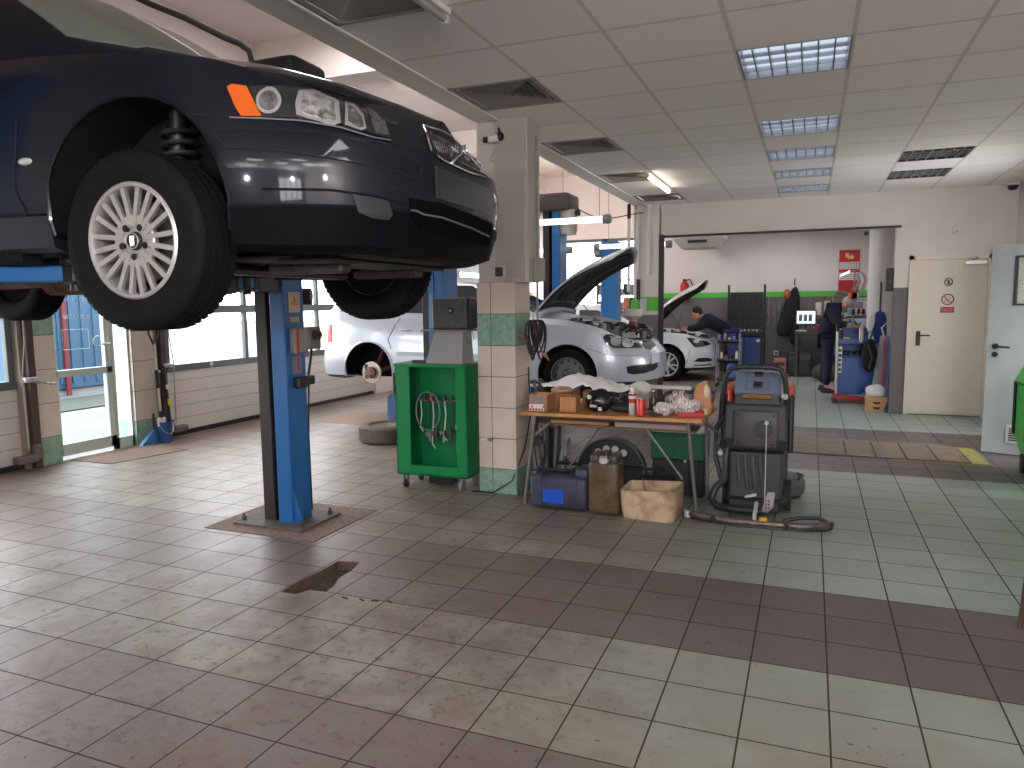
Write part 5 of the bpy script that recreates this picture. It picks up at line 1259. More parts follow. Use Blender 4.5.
t = thing('hand_tool', 'small dark hand tool left lying on top of the green cart', 'tool', (-2.96, 5.36, 1.037)); b = MB(); b.box((-.09, -.03, 0), (.05, .03, .02), .006); b.build('body', dgrey, t); b = MB(); b.cyl((.06, 0, .0), (.06, 0, .045), .03, seg=14); b.build('head', black, t)

# ------------------------------------------------------------------ folding bench
TZ = .72
t = thing('folding_table', 'wooden-topped folding table with thin metal legs, loaded with workshop clutter', 'table', (-1.3, 5.3, 0))
def W(x, y, z): return (x+1.3, y-5.3, z)
b = MB(); b.prism([W(-1.96, 5.0, 0)[:2], W(-.66, 5.03, 0)[:2], W(-.64, 5.70, 0)[:2], W(-1.95, 5.68, 0)[:2]], TZ-.022, TZ, 'xy'); b.build('tabletop', wood, t, smooth=False)
b = MB(); b.box(W(-1.88, 5.1, TZ-.05), W(-.72, 5.13, TZ-.022)); b.box(W(-1.88, 5.56, TZ-.05), W(-.72, 5.59, TZ-.022)); b.build('apron', dgrey, t)
b = MB(); b.box(W(-1.9, 5.2, .60), W(-.72, 5.45, .612)); b.build('lower_shelf', mat('shelf_brown', sr(120, 84, 60), .6, noise=.3), t)
lm = mat('leg_steel', sr(120, 118, 116), .5, .5)
for a, c_ in (((-1.88, 5.10), (-1.975, 5.12)), ((-.76, 5.10), (-.70, 5.16)), ((-1.86, 5.57), (-1.90, 5.56)), ((-.70, 5.57), (-.675, 5.55))):
    b = MB(); b.cyl(W(*a, TZ-.03), W(*c_, .012), .0125, seg=10); b.cyl(W(*c_, 0.0), W(*c_, .03), .017, seg=10); b.build('leg', lm, t)
for pts in ([(-1.74, 5.5, .22), (-1.45, 5.5, .62)], [(-1.05, 5.12, .62), (-.80, 5.14, .28)], [(-1.975, 5.12, .05), (-1.90, 5.56, .05)], [(-.70, 5.16, .06), (-.675, 5.55, .06)], [(-1.93, 5.14, .5), (-1.80, 5.2, .62)]):
    b = MB(); b.tube([W(*p) for p in pts], .009, seg=8); b.build('brace', lm, t)
b = MB(); b.tube([W(-.66, 5.2, TZ-.04), W(-.56, 5.2, .60)], .010); b.cbox(W(-.56, 5.2, .56), (.03, .03, .10), .006, rot=Euler((0, .2, 0))); b.build('folding_stay', black, t)
b = MB(); b.box(W(-1.80, 5.22, .615), W(-1.35, 5.4, .64)); b.build('shelf_board', mat('shelf_tan', sr(156, 110, 74), .6), t)
b = MB(); b.box(W(-1.3, 5.2, .615), W(-.78, 5.42, .65)); b.build('shelf_panel', mat('shelf_pale', sr(160, 140, 134), .6), t)

def at(px, py, y, z): p = ony(px, py, y); return (p.x, y, z)
z = TZ+.001
# cartons
def carton(name, label, x, y, sx, sy, sz, m, rz=0., band=None, open_=True):
    t = thing(name, label, 'box', (x, y, z), rz, None)
    b = MB(); w_ = .004
    b.box((-sx/2, -sy/2, 0), (sx/2, sy/2, .004)); b.box((-sx/2, -sy/2, 0), (sx/2, -sy/2+w_, sz)); b.box((-sx/2, sy/2-w_, 0), (sx/2, sy/2, sz)); b.box((-sx/2, -sy/2, 0), (-sx/2+w_, sy/2, sz)); b.box((sx/2-w_, -sy/2, 0), (sx/2, sy/2, sz))
    b.build('carton', m, t, smooth=False)
    if open_:
        for sg, ang in ((1, .7), (-1, .5)):
            f_ = MB(); f_.T = Matrix.Translation((sg*sx/2, 0, sz)) @ Matrix.Rotation(sg*(pi/2-ang), 4, 'Y'); f_.box((-.002, -sy/2, 0), (.002, sy/2, min(.06, sx/2))); f_.build('flap', m, t, smooth=False)
    return t
c1 = carton('cardboard_box', 'cardboard box with red and white pattern strip at the left end of the table', -1.84, 5.14, .145, .16, .125, cardb, open_=False)
b = MB(); b.box((-.055, -.083, .055), (.04, -.0805, .115)); b.build('label', mat('label_taupe', sr(140, 124, 116), .6), c1)
b = MB(); b.box((-.07, -.083, .004), (.045, -.0805, .055)); b.build('pattern_strip', wt, c1)
b = MB()
for k in range(5):
    for j in range(2):
        if (k, j) not in ((2, 1), (1, 1), (3, 1)): b.cbox((-.058+k*.022+.011*j, -.084, .016+j*.022), (.014, .002, .014), rot=Euler((0, pi/4, 0)))
b.build('red_diamond', red, c1)
carton('cardboard_box', 'plain tan cardboard box behind the one with red diamonds', -1.72, 5.30, .16, .14, .13, cardb, open_=False)
c1 = carton('wooden_crate', 'small striped wooden block standing right of the cardboard boxes', -1.62, 5.13, .135, .10, .115, mat('striped_wood', sr(190, 132, 84), .6), open_=False)
b = MB()
for k in range(6): b.box((-.062+k*.022, -.0525, .004), (-.060+k*.022, -.0502, .11))
b.box((-.0665, -.049, .105), (.0665, .049, .113)); b.build('stripe', mat('stripe_brown', sr(140, 88, 54), .6), c1)
def lumpy(name, label, cat, c, r, m, amp, sc=6, seed=1, seg=24, rings=14, flatb=True):
    b = MB(); b.ell((0, 0, r[2]), r, seg, rings); b.noise(amp, sc, seed); 
    if flatb:
        for v in b.bm.verts: v.co.z = max(v.co.z, .0)
    o = b.build(name, m, None, loc=c, ang=60); tag(o, label, cat); return o
plast = mat('white_film', sr(244, 242, 240), .35, noise=.04, coat=.2)
# big plastic sheet on the clutter
b = MB(); nx, ny = 26, 12
from mathutils import noise as NZ
ol = [(0, .0), (.15, .07), (.45, .13), (.7, .16), (.85, .13), (1, .03)]
G = []
for i in range(nx+1):
    u = i/nx; row = []
    wd = interp(u, [p[0] for p in ol], [p[1] for p in ol])+.01
    for j in range(ny+1):
        v = -1+2*j/ny; x = -1.93+u*.72; y = 5.38+v*wd*1.15; zz = .872+.085*sin(pi*min(1, u*1.1))*(1-v*v*.8)+.035*NZ.noise(V((x*12, y*12, 0)))+.022*NZ.noise(V((x*34, y*20, 3)))
        row.append(b.v((x, y, zz)))
    G.append(row)
for i in range(nx):
    for j in range(ny): b.face([G[i][j], G[i+1][j], G[i+1][j+1], G[i][j+1]])
tag(b.build('plastic_sheet', plast, solid=.004, ang=60), 'crumpled white plastic sheet lying over the boxes at the back of the table', 'plastic sheet')
for k, (x, y, zz, s_) in enumerate(((-1.72, 5.42, .0, .075), (-1.52, 5.45, .0, .08))):
    b = MB(); b.box((-s_, -s_*.8, 0), (s_, s_*.8, .125), .01); tag(b.build('parts_box', cardb, loc=(x, y, z)), 'brown box under the %s of the white plastic sheet' % ('left part' if k == 0 else 'middle'), 'box')
lumpy('crumpled_paper', 'crumpled brown paper on top of the tan cardboard box', 'paper', (-1.70, 5.20, z+.128), (.085, .07, .022), mat('kraft_paper', sr(176, 140, 110), .8), .012, 30, 4)
# black plastic wrapped parts
blkfilm = mat('black_film', (.012, .012, .014), .22, noise=.3, nscale=20, bump=.4)
t = thing('black_bag', 'glossy black plastic bag of parts in the middle of the table', 'bag', (-1.42, 5.22, z)); b = MB(); b.ell((0, 0, .075), (.10, .09, .085), 26, 16); b.noise(.02, 9, 3); 
for v in b.bm.verts: v.co.z = max(0, v.co.z)
b.build('bag', blkfilm, t, ang=50); b = MB(); b.cyl((-.05, -.08, .11), (-.052, -.10, .115), .016, seg=12); b.build('white_cap', wt, t); b = MB(); b.cbox((-.02, -.1, .05), (.05, .01, .02), .004); b.cbox((.03, -.1, .03), (.03, .01, .03), .004); b.build('tag', lgrey, t)
lumpy('black_sack', 'dark bluish plastic sack lying flat right of the black bag', 'bag', (-1.24, 5.26, z), (.13, .10, .035), mat('blue_black_film', (.02, .028, .035), .3, bump=.4, nscale=20), .012, 14, 6)
t = thing('coil_of_hose', 'loose grey coil of hose behind the black bag', 'hose', (-1.31, 5.40, z)); b = MB(); b.tube([(.06*cos(a*.7)+.01*sin(a*3), .05*sin(a*.7), .03+.06+.04*sin(a*.9)) for a in range(0, 26)], .012, seg=7); b.build('coil', dgrey, t)
for v in []: pass
# bottle in film, clear bag
t = thing('clear_bag', 'clear crumpled plastic bag with cartons behind the spray can', 'bag', (-1.16, 5.46, z)); b = MB(); b.box((-.10, -.05, 0), (.08, .05, .12), .008); b.build('carton', mat('taupe_carton', sr(150, 136, 124), .7), t); b = MB(); b.ell((-.01, -.02, .15), (.09, .06, .055), 22, 12); b.noise(.022, 16, 8); b.build('film', mat('cloudy_film', sr(200, 198, 190), .2, coat=.4), t, ang=70)
# cans
t = thing('spray_can', 'tall spray can with red top band and silver body on the table', 'can', (-1.155, 5.13, z)); b = MB(); b.lathe([(0, 0), (.026, 0), (.027, .004), (.027, .15), (.022, .162), (.016, .165)], seg=24); b.build('body', mat('can_silver', sr(190, 180, 178), .3, .5), t); b = MB(); b.lathe([(.0275, .085), (.0275, .15)], seg=24); b.build('label', mat('can_red', sr(170, 40, 44), .4), t); b = MB(); b.lathe([(.016, .165), (.016, .178), (.012, .19), (0, .19)], seg=18); b.build('cap', wt, t)
b = MB(); b.lathe([(.0278, .115), (.0278, .135)], seg=24); b.build('white_band', wt, t)
t = thing('red_can', 'short bright red drinks can at the front edge of the table', 'can', (-1.085, 5.085, z)); b = MB(); b.lathe([(0, .004), (.024, .0), (.033, .01), (.033, .108), (.027, .12)], seg=28); b.build('body', mat('bright_red', sr(196, 24, 28), .3, coat=.3), t); b = MB(); b.lathe([(.027, .12), (.026, .123), (.024, .118), (0, .118)], seg=28); b.build('lid', steel, t)
t = thing('glass_bottle', 'small brown bottle behind the red can', 'bottle', (-1.06, 5.40, z)); b = MB(); b.lathe([(0, 0), (.028, 0), (.03, .01), (.03, .08), (.012, .11), (.012, .135)], seg=20); b.build('body', mat('brown_glass', (.08, .05, .03), .15), t); b = MB(); b.cyl((0, 0, .135), (0, 0, .15), .014, seg=14); b.build('cap', lgrey, t)
t = thing('metal_part', 'dark flat metal part lying right of the red can', 'car part', (-1.00, 5.16, z)); b = MB(); b.lathe([(0, 0), (.055, 0), (.06, .012), (.05, .02), (.03, .022), (.028, .035), (0, .035)], seg=28); b.build('disc', dgrey, t); b = MB(); b.box((-.10, -.02, 0), (-.03, .03, .02), .005); b.build('arm', mgrey, t)
t = thing('brake_hose', 'dark ring-shaped hose standing among the rags', 'hose', (-.93, 5.40, z)); b = MB(); b.tube([(.06*cos(a), .02*sin(2*a), .075+.06*sin(a)) for a in [2*pi*i/24 for i in range(24)]], .014, seg=8, closed=True); b.build('ring', mat('dark_brown_rubber', (.03, .022, .02), .6), t)
def ragmat(name, a, b_, sc):
    n = NT(name); n.xyz(); w_ = n.n('ShaderNodeTexWave'); w_.inputs['Scale'].default_value = sc; w_.inputs['Distortion'].default_value = 9; w_.inputs['Detail'].default_value = 2; w_.inputs['Detail Scale'].default_value = 2.5; n.link(n.pos, w_.inputs['Vector'])
    n.link(n.mix(n.ramp(w_.outputs['Fac'], .25, .5), b_, a), n.b.inputs['Base Color']); n.b.inputs['Roughness'].default_value = .9; return n.m
rag = ragmat('striped_rag', sr(226, 220, 216), sr(182, 168, 164), 12)
def ragheap(x, y, r, seed, label, m=None):
    b = MB(); b.ell((0, 0, r[2]*.9), r, 64, 40); b.noise(.035, 13, seed); b.noise(.016, 32, seed+3); b.noise(.006, 70, seed+5)
    for v in b.bm.verts: v.co.z = max(0, v.co.z)
    tag(b.build('cleaning_rag', m or rag, loc=(x, y, z), ang=80), label, 'rag', 'crumpled rags on the table')
ragheap(-.93, 5.15, (.075, .06, .05), 11, 'crumpled pale rag at the front, left end of the red tray')
ragheap(-.80, 5.24, (.10, .07, .065), 15, 'larger crumpled striped rag lying partly on the red tray', ragmat('rag_stripes', sr(232, 226, 222), sr(180, 162, 158), 15))
ragheap(-.86, 5.36, (.08, .06, .075), 21, 'crumpled brownish rag heaped behind the two pale ones', ragmat('rag_brown', sr(206, 190, 182), sr(128, 106, 98), 10))
t = thing('red_tray', 'flat red plastic tray under the striped rag', 'tray', (-.76, 5.20, z), .2); b = MB(); b.box((-.09, -.07, 0), (.09, .07, .008), .003)
for a, c_ in (((-.09, -.07, 0), (.09, -.062, .032)), ((-.09, .062, 0), (.09, .07, .032)), ((-.09, -.07, 0), (-.082, .07, .032)), ((.082, -.07, 0), (.09, .07, .032))): b.box(a, c_, .002)
b.build('tray', red, t)
t = thing('storage_tub', 'grey plastic tub with a dark blue lid at the back right of the table', 'tub', (-.79, 5.56, z)); b = MB(); b.loft([[(-.13, -.07, 0), (.13, -.07, 0), (.13, .07, 0), (-.13, .07, 0)], [(-.15, -.085, .12), (.15, -.085, .12), (.15, .085, .12), (-.15, .085, .12)]]); b.build('tub', mat('tub_grey', sr(150, 156, 164), .4), t, smooth=False, bevel=.006)
b = MB(); b.box((-.16, -.095, .12), (.16, .095, .145), .006); b.build('lid', mat('lid_blue', sr(50, 52, 110), .4), t)
b = MB(); b.box((-.30, -.06, .14), (.05, .0, .165), .004); tag(b.build('paper_roll', mat('pale_card', sr(200, 196, 192), .7), loc=(-.85, 5.54, z+.006)), 'pale flat carton lying on the blue tub lid', 'carton')
t = thing('small_jar', 'small pale jar standing right of the rags', 'jar', (-.69, 5.44, z)); b = MB(); b.lathe([(0, 0), (.028, 0), (.03, .01), (.03, .05), (.022, .06)], seg=20); b.build('jar', mat('jar_pale', sr(190, 180, 150), .4), t); b = MB(); b.cyl((0, 0, .06), (0, 0, .08), .024, seg=18); b.build('lid', wt, t)
t = thing('small_jar', 'tiny cream tub between the red tray and the paper bag', 'jar', (-.675, 5.30, z)); b = MB(); b.lathe([(0, 0), (.022, 0), (.026, .04), (.028, .045), (0, .045)], seg=20); b.build('jar', mat('jar_cream', sr(205, 196, 160), .4), t)
# crumpled paper bag / jug at the right corner
t = thing('paper_bag', 'brown crumpled paper bag standing on the right end of the table', 'bag', (-.635+.03, 5.40, z), .1)
b = MB(); R = []
for k in range(9):
    h_ = k/8; w_ = interp(h_, [0, .3, .6, .85, 1], [.058, .060, .055, .040, .022]); d_ = lerp(.045, .015, h_**1.3); lean = .0
    R.append([(w_*cx_+.012*NZ.noise(V((cx_*3, cy_*3, h_*7))), d_*cy_+.01*NZ.noise(V((cy_*5, h_*6, 2))), h_*.225+ (.012*cx_ if k == 8 else 0)) for cx_, cy_ in [(-1, -1), (-.4, -1.15), (.4, -1), (1, -1), (1.12, 0), (1, 1), (.3, .9), (-.4, 1.1), (-1, 1), (-1.1, 0)]])
b.loft(R); b.build('bag', mat('brown_paper', sr(190, 136, 92), .75, noise=.15, nscale=12), t, ang=25)
b = MB(); b.ell((.03, -.028, .16), (.022, .012, .045), 14, 8); b.noise(.008, 30, 2); b.build('paper_lining', mat('pale_paper', sr(215, 195, 165), .8), t, ang=40)
b = MB(); b.box((.064, -.03, .01), (.068, .03, .08)); b.build('side_print', red, t)
bpy.data.objects['paper_bag'].location = (-.70, 5.36, z)

# ------------------------------------------------------------------ under the bench
def canister(t, sx, sy, sz, m, lying=False):
    b = MB(); b.box((-sx/2, -sy/2, 0), (sx/2, sy/2, sz), .05, seg=4); o = b.build('body', m, t)
    return o
t = thing('fuel_canister', 'grimy upright plastic canister in the middle under the table', 'canister', (-1.335, 5.10, 0.0))
grim = NT('grimy_plastic'); x_, y_, z_ = grim.xyz(); nn = grim.noise(9, 5, .7); cc = grim.mix(grim.ramp(nn, .3, .7), sr(112, 88, 58), sr(48, 40, 32)); cc = grim.mix(grim.ramp(z_, .3, .42), cc, sr(78, 70, 60)); grim.link(cc, grim.b.inputs['Base Color']); grim.b.inputs['Roughness'].default_value = .4
b = MB(); b.box((-.115, -.10, 0.0), (.115, .10, .395), .04, seg=4); b.box((-.10, -.09, .375), (-.035, .09, .44), .02, seg=3); b.box((.035, -.09, .375), (.10, .09, .44), .02, seg=3); b.box((-.10, .02, .375), (.10, .09, .43), .02, seg=3); b.build('body', grim.m, t)
b = MB(); b.tube([(-.0, -.075, .41), (-.0, -.02, .45), (-.0, .05, .44)], .016); b.build('handle', grim.m, t)
b = MB(); b.cyl((0, -.075, .385), (0, -.085, .425), .030, .028, seg=18); b.tube([(.034*cos(a), -.08+.02*sin(a), .40+.01*sin(a)) for a in [i*.5 for i in range(13)]], .006); b.build('cap', lgrey, t)
t = thing('blue_canister', 'dark blue-grey canister lying on its side with a bright blue label', 'canister', (-1.68, 5.13, 0.0))
gb = mat('dusty_blue_plastic', sr(66, 68, 92), .45, noise=.3, nscale=8, col2=sr(46, 46, 58))
b = MB(); b.box((-.225, -.11, 0.0), (.225, .13, .26), .045, seg=4); b.box((.12, -.08, .22), (.225, .1, .32), .03, seg=3); b.box((-.23, -.08, .22), (-.17, .1, .28), .02, seg=2); b.build('body', gb, t)
for x in (-.13, .14):
    b = MB(); b.box((x-.006, -.115, .03), (x+.006, .12, .265), .004); b.build('rib', gb, t)
b = MB(); b.box((-.115, -.113, .055), (.045, -.109, .155)); b.build('label', mat('label_blue', sr(30, 80, 190), .4), t)
b = MB(); b.tube([(-.2, 0, .26), (-.12, 0, .275), (.05, 0, .275), (.14, 0, .30)], .018); b.build('handle', black, t)
t = thing('plastic_crate', 'dirty cream cut-open plastic box on the floor at the right under the table', 'crate', (-1.01, 5.13, 0.0), radians(-6))
cr = NT('stained_cream_plastic'); x_, y_, z_ = cr.xyz(); cc = cr.mix(cr.ramp(cr.noise(7, 5, .7), .45, .75), sr(196, 172, 142), sr(120, 84, 56)); cr.link(cc, cr.b.inputs['Base Color']); cr.b.inputs['Roughness'].default_value = .5
hx, hy, hz, rr = .20, .15, .215, .05
outer = rrect(-hx, -hy, hx, hy, rr, 5); inner = rrect(-hx+.009, -hy+.009, hx-.009, hy-.009, rr-.008, 5)
b = MB(); s0 = .93
rings = [[(x*.9, y*.9, 0) for x, y in outer], [(x*s0, y*s0, .02) for x, y in outer], [(x*.98, y*.98, .12) for x, y in outer], [(x, y, hz+.012*sin(9*x)+.008*sin(17*y)) for x, y in outer], [(x, y, hz+.012*sin(9*x)+.008*sin(17*y)) for x, y in inner], [(x*.97, y*.97, .1) for x, y in inner], [(x*.9, y*.9, .012) for x, y in inner]]
b.loft(rings, caps=False); b.face([b.v((x*.9, y*.9, 0)) for x, y in outer][::-1]); b.face([b.v((x*.9, y*.9, .012)) for x, y in inner]); b.build('box', cr.m, t, ang=50)
b = MB(); b.tube([(-.02, .05, .02), (-.06, .02, .18), (-.07, -.0, .27), (-.05, -.02, .2)], .004); b.build('loose_wire', dgrey, t)
# rounded black car part with round openings
t = thing('instrument_cluster', 'black arched plastic car part with a row of pale round dials behind the canisters', 'car part', (-1.45, 5.74, 0.0))
b = MB(); b.prism(arc(0, .16, .27, 0, 180, 24) + [(-.27, .02), (.27, .02)], -.05, .05, 'xz', .008); b.build('housing', mat('cluster_black', (.02, .02, .021), .5), t)
b = MB(); b.tube([(.27*cos(radians(a)), -.055, .16+.27*sin(radians(a))) for a in range(0, 181, 8)], .012); b.build('rim', dgrey, t)
for a in (58, 80, 102, 124):
    b = MB(); b.cyl((.19*cos(radians(a)), -.05, .16+.19*sin(radians(a))), (.19*cos(radians(a)), -.06, .16+.19*sin(radians(a))), .028, seg=20); b.build('dial', mat('dial_pale', sr(190, 184, 178), .4), t)
b = MB(); b.box((-.5, -.10, .20), (.42, -.06, .225), .006); b.box((.25, -.1, .02), (.5, .05, .16), .01); b.build('bracket', black, t)
# steering-wheel like ring on the left
t = thing('steering_wheel', 'grey-rimmed wheel leaning on edge behind the blue canister', 'steering wheel', (-1.88, 5.80, 0.0)); b = MB(); b.tube([(.0+.03*sin(a), .10*cos(a), .21+.19*sin(a)) for a in [2*pi*i/36 for i in range(36)]], .017, closed=True); b.T = Matrix.Identity(4); b.build('rim', mgrey, t, ang=60)
for a in (0, 2.1, 4.2):
    b = MB(); b.tube([(0, 0, .21), (.03*sin(a), .10*cos(a), .21+.19*sin(a))], .012); b.build('spoke', lgrey, t)
b = MB(); b.ell((0, 0, .21), (.03, .03, .045)); b.build('hub', dgrey, t)
# green box standing on black stand
t = thing('green_box', 'green metal box with white top on a black stand behind the table legs', 'box', (-.93, 5.86, 0)); b = MB(); b.box((-.21, -.14, .29), (.21, .14, .50), .006); b.build('box', mat('deep_green', sr(8, 84, 52), .4), t); b = MB(); b.box((-.215, -.145, .50), (.215, .145, .515), .004); b.build('top', lgrey, t)
b = MB(); b.box((-.2, -.12, .0), (.2, .12, .29), .01); b.build('stand', black, t)
b = MB(); b.cyl((.06, -.15, .285), (.06, -.14, .285), .012, seg=12); b.build('lock', lgrey, t)
for k in range(3):
    b = MB(); b.tube([(.1+.05*k, -.13, .28), (.1+.05*k, -.15, .15), (.12+.05*k, -.15, .02)], .010); b.build('hose', black, t)
# black tool case leaning beside pillar
t = thing('black_case', 'black plastic case leaning on the pillar left of the table legs', 'case', (-1.98, 5.84, 0)); b = MB(); b.box((-.04, -.12, 0), (.02, .14, .5), .02); b.build('case', black, t); b = MB(); b.tube([(-.01, -.05, .5), (-.01, -.05, .54), (-.01, .06, .54), (-.01, .06, .5)], .008); b.build('handle', dgrey, t)

# ------------------------------------------------------------------ floor scrubber
t = thing('floor_scrubber', 'black and orange walk-behind floor scrubber with curved handle and squeegee bar', 'floor scrubber', (-.33, 5.62, 0))
sg_ = mat('scrubber_grey', sr(50, 48, 48), .5, noise=.1); sb = mat('scrubber_black', (.02, .02, .021), .45); so = mat('scrubber_orange', sr(205, 70, 45), .4)
b = MB(); b.loft([[(-.18, -.28, .12), (.18, -.28, .12), (.20, .32, .12), (-.20, .32, .12)], [(-.185, -.27, .46), (.185, -.27, .46), (.2, .34, .46), (-.2, .34, .46)]]); b.build('base_tank', sg_, t, smooth=False, bevel=.02)
b = MB(); b.loft([[(-.20, -.28, .47), (.19, -.28, .47), (.2, .3, .47), (-.2, .3, .47)], [(-.22, -.31, .56), (.21, -.31, .56), (.21, .3, .56), (-.21, .3, .56)], [(-.21, -.30, .80), (.20, -.30, .80), (.2, .28, .80), (-.2, .28, .80)]]); b.build('recovery_tank', sg_, t, smooth=False, bevel=.018)
b = MB(); b.box((-.155, -.325, .50), (.15, -.305, .765), .012, seg=2); b.build('rear_panel', mat('panel_grey', sr(70, 67, 66), .5), t)
b = MB(); b.tube([(-.145, -.328, .51), (.14, -.328, .51), (.14, -.328, .755), (-.145, -.328, .755)], .004, closed=True); b.build('panel_groove', black, t)
for x, z_ in ((-.12, .73), (.115, .73), (-.12, .53), (.115, .53)):
    b = MB(); b.cyl((x, -.322, z_), (x, -.332, z_), .011, seg=10); b.build('screw', black, t)
b = MB(); b.cyl((.05, -.325, .635), (.05, -.338, .635), .062, seg=30); b.prism([(.0, .58), (.09, .60), (.10, .69), (.06, .70), (.0, .66)], -.34, -.325, 'xz'); b.build('round_cover', sb, t)
b = MB(); b.cyl((.072, -.33, .685), (.072, -.37, .685), .014, seg=12); b.build('knob', lgrey, t)
b = MB(); b.tube([(.072, -.36, .68), (.074, -.38, .35), (.075, -.40, .10)], .0035, seg=6); b.build('lift_cable', lgrey, t)
b = MB(); b.loft([[(-.15, -.26, .80), (.15, -.26, .80), (.15, .1, .80), (-.15, .1, .80)], [(-.13, -.22, .90), (.13, -.22, .90), (.13, .08, .90), (-.13, .08, .90)]]); b.build('neck', mat('neck_grey', sr(66, 64, 62), .5), t, smooth=False)
b = MB(); b.box((-.10, -.268, .835), (.10, -.250, .872), .004); b.build('brass_plate', mat('brass_plate', sr(110, 78, 42), .4, .6), t)
M = Matrix.Translation((0.0, -.16, .945)) @ Matrix.Rotation(.80, 4, 'X'); b = MB(); b.T = M; b.box((-.155, -.12, -.02), (.155, .12, .02), .015, seg=2); b.build('control_panel', mat('panel_blue_grey', sr(108, 118, 140), .35), t)
for y in (-.045, .055):
    b = MB(); b.T = M; b.tube([(-.08, y-.04, .021), (.08, y-.04, .021), (.08, y+.035, .021), (-.08, y+.035, .021)], .002, closed=True, seg=4); b.build('panel_outline', dgrey, t)
    b = MB(); b.T = M; b.box((-.03, y-.03, .02), (.03, y+.025, .035), .006); b.build('rocker_switch', sb, t)
b = MB(); b.T = M; b.box((-.03, .065, .034), (.03, .085, .042), .003); b.build('switch_light', wt, t)
b = MB(); b.tube([(-.245, -.22, .62), (-.235, -.25, .80), (-.215, -.28, .98), (-.18, -.29, 1.045), (-.10, -.29, 1.062), (.10, -.29, 1.062), (.155, -.29, 1.045), (.18, -.28, .98), (.20, -.24, .80), (.21, -.2, .62)], .019, seg=12); b.build('handle_bar', sb, t)
b = MB(); b.tube([(-.16, -.27, 1.0), (-.12, -.27, 1.03), (.0, -.27, 1.035), (.13, -.27, 1.025), (.17, -.27, .99)], .007); b.build('dead_man_lever', steel, t)
for sg in (-1, 1):
    b = MB(); b.box((sg*.205-.03, -.16, .50), (sg*.205+.03, .34, .90), .04, seg=3); b.build('side_cowl', so, t)
    b = MB(); b.box((sg*.225-.018, -.24, .46), (sg*.225+.018, -.12, .86), .012); b.build('side_rail', sb, t)
    b = MB(); b.cyl((sg*.19, -.02, .11), (sg*.235, -.02, .11), .11, seg=30); b.build('drive_wheel', blk2, t)
b = MB(); b.cyl((.17, -.27, .86), (.19, -.285, .86), .02, seg=14); b.cyl((-.24, -.24, .44), (-.24, -.27, .44), .018, seg=12); b.build('grey_knob', lgrey, t)
for k in range(4):
    b = MB(); b.tube([(-.12+.05*k, -.285, .44), (-.11+.05*k, -.30, .34), (-.095+.05*k, -.285, .2)], .014); b.build('tank_rib', mat('rib_grey', sr(74, 72, 72), .45), t)
b = MB(); b.box((-.17, -.33, .05), (.17, -.2, .13), .01); b.box((-.2, -.28, .09), (.22, .3, .14), .02); b.build('chassis', sb, t)
b = MB(); b.tube([(-.19, -.25, .50), (-.20, -.30, .40), (-.20, -.30, .26), (-.26, -.30, .20), (-.29, -.32, .12), (-.25, -.36, .075), (-.1, -.38, .07), (.05, -.38, .07)], .026, seg=12); b.build('suction_hose', sb, t)
b = MB(); b.tube([(-.215, -.27, .72), (-.27, -.25, .62), (-.27, -.26, .4), (-.215, -.29, .22)], .018, seg=10); b.build('side_hose', sb, t)
b = MB(); b.prism([(.05, .06), (.09, .05), (.13, .10), (.14, .2), (.09, .2)], -.345, -.33, 'xz', .004); b.build('foot_pedal', mat('pedal_metal', sr(170, 168, 162), .35, .7), t)
b = MB()
for k in range(3):
    for j in range(2): b.cyl((.08+.02*j, -.349, .09+.025*k), (.08+.02*j, -.344, .09+.025*k), .006, seg=8)
b.build('pedal_hole', black, t)
b = MB(); b.cbox((-.02, -.36, .17), (.08, .02, .02), .004, rot=Euler((0, -.3, 0))); b.build('latch', lgrey, t)
sq = [(-.43, -.46, .035), (-.34, -.50, .035), (-.15, -.545, .035), (.10, -.55, .035), (.32, -.53, .035), (.46, -.47, .035), (.50, -.42, .035)]
b = MB(); b.tube(sq, .022, seg=10); b.build('squeegee_bar', mat('scuffed_metal', sr(112, 100, 94), .5, .5, noise=.5, nscale=24), t)
b = MB(); b.loft([[(x, y-.012, .0) for x, y, _ in sq] + [(x, y+.012, .0) for x, y, _ in sq[::-1]], [(x, y-.008, .035) for x, y, _ in sq] + [(x, y+.008, .035) for x, y, _ in sq[::-1]]]); b.build('squeegee_blade', black, t)
for x, y, _ in ((-.43, -.46, 0), (.48, -.44, 0), (.22, -.56, 0), (-.25, -.54, 0)):
    b = MB(); b.cyl((x, y, .01), (x, y, .055), .028 if abs(x) > .4 else .015, seg=16); b.build('support_roller', lgrey if x < -.3 else sb, t)
b = MB(); b.box((.05, -.56, .05), (.10, -.52, .075), .005); b.build('yellow_knob', mat('yellow_plastic', sr(230, 170, 30), .4), t)
b = MB(); b.cyl((.02, -.54, .03), (.02, -.54, .10), .012); b.cyl((.02, -.5, .09), (.02, -.36, .12), .014); b.build('squeegee_bracket', lgrey, t)
b = MB(); b.tube([(.20, -.50, .05), (.3, -.47, .075), (.42, -.42, .07), (.47, -.42, .05)], .014); b.build('bumper_strip', sb, t)
b = MB(); b.lathe([(0, .03), (.19, .03), (.20, .05), (.20, .12), (.17, .16), (.06, .17), (0, .17)], (.13, .42, 0), seg=36); b.build('brush_deck', mat('deck_grey', sr(84, 84, 84), .5), t)
b = MB(); b.lathe([(0, .0), (.17, .0), (.18, .03), (0, .03)], (.13, .42, 0), seg=36); b.build('brush', blk2, t)
b = MB(); b.tube([(.28, .30, .16), (.31, .38, .175), (.27, .46, .17)], .010); b.build('deck_bracket', sb, t)

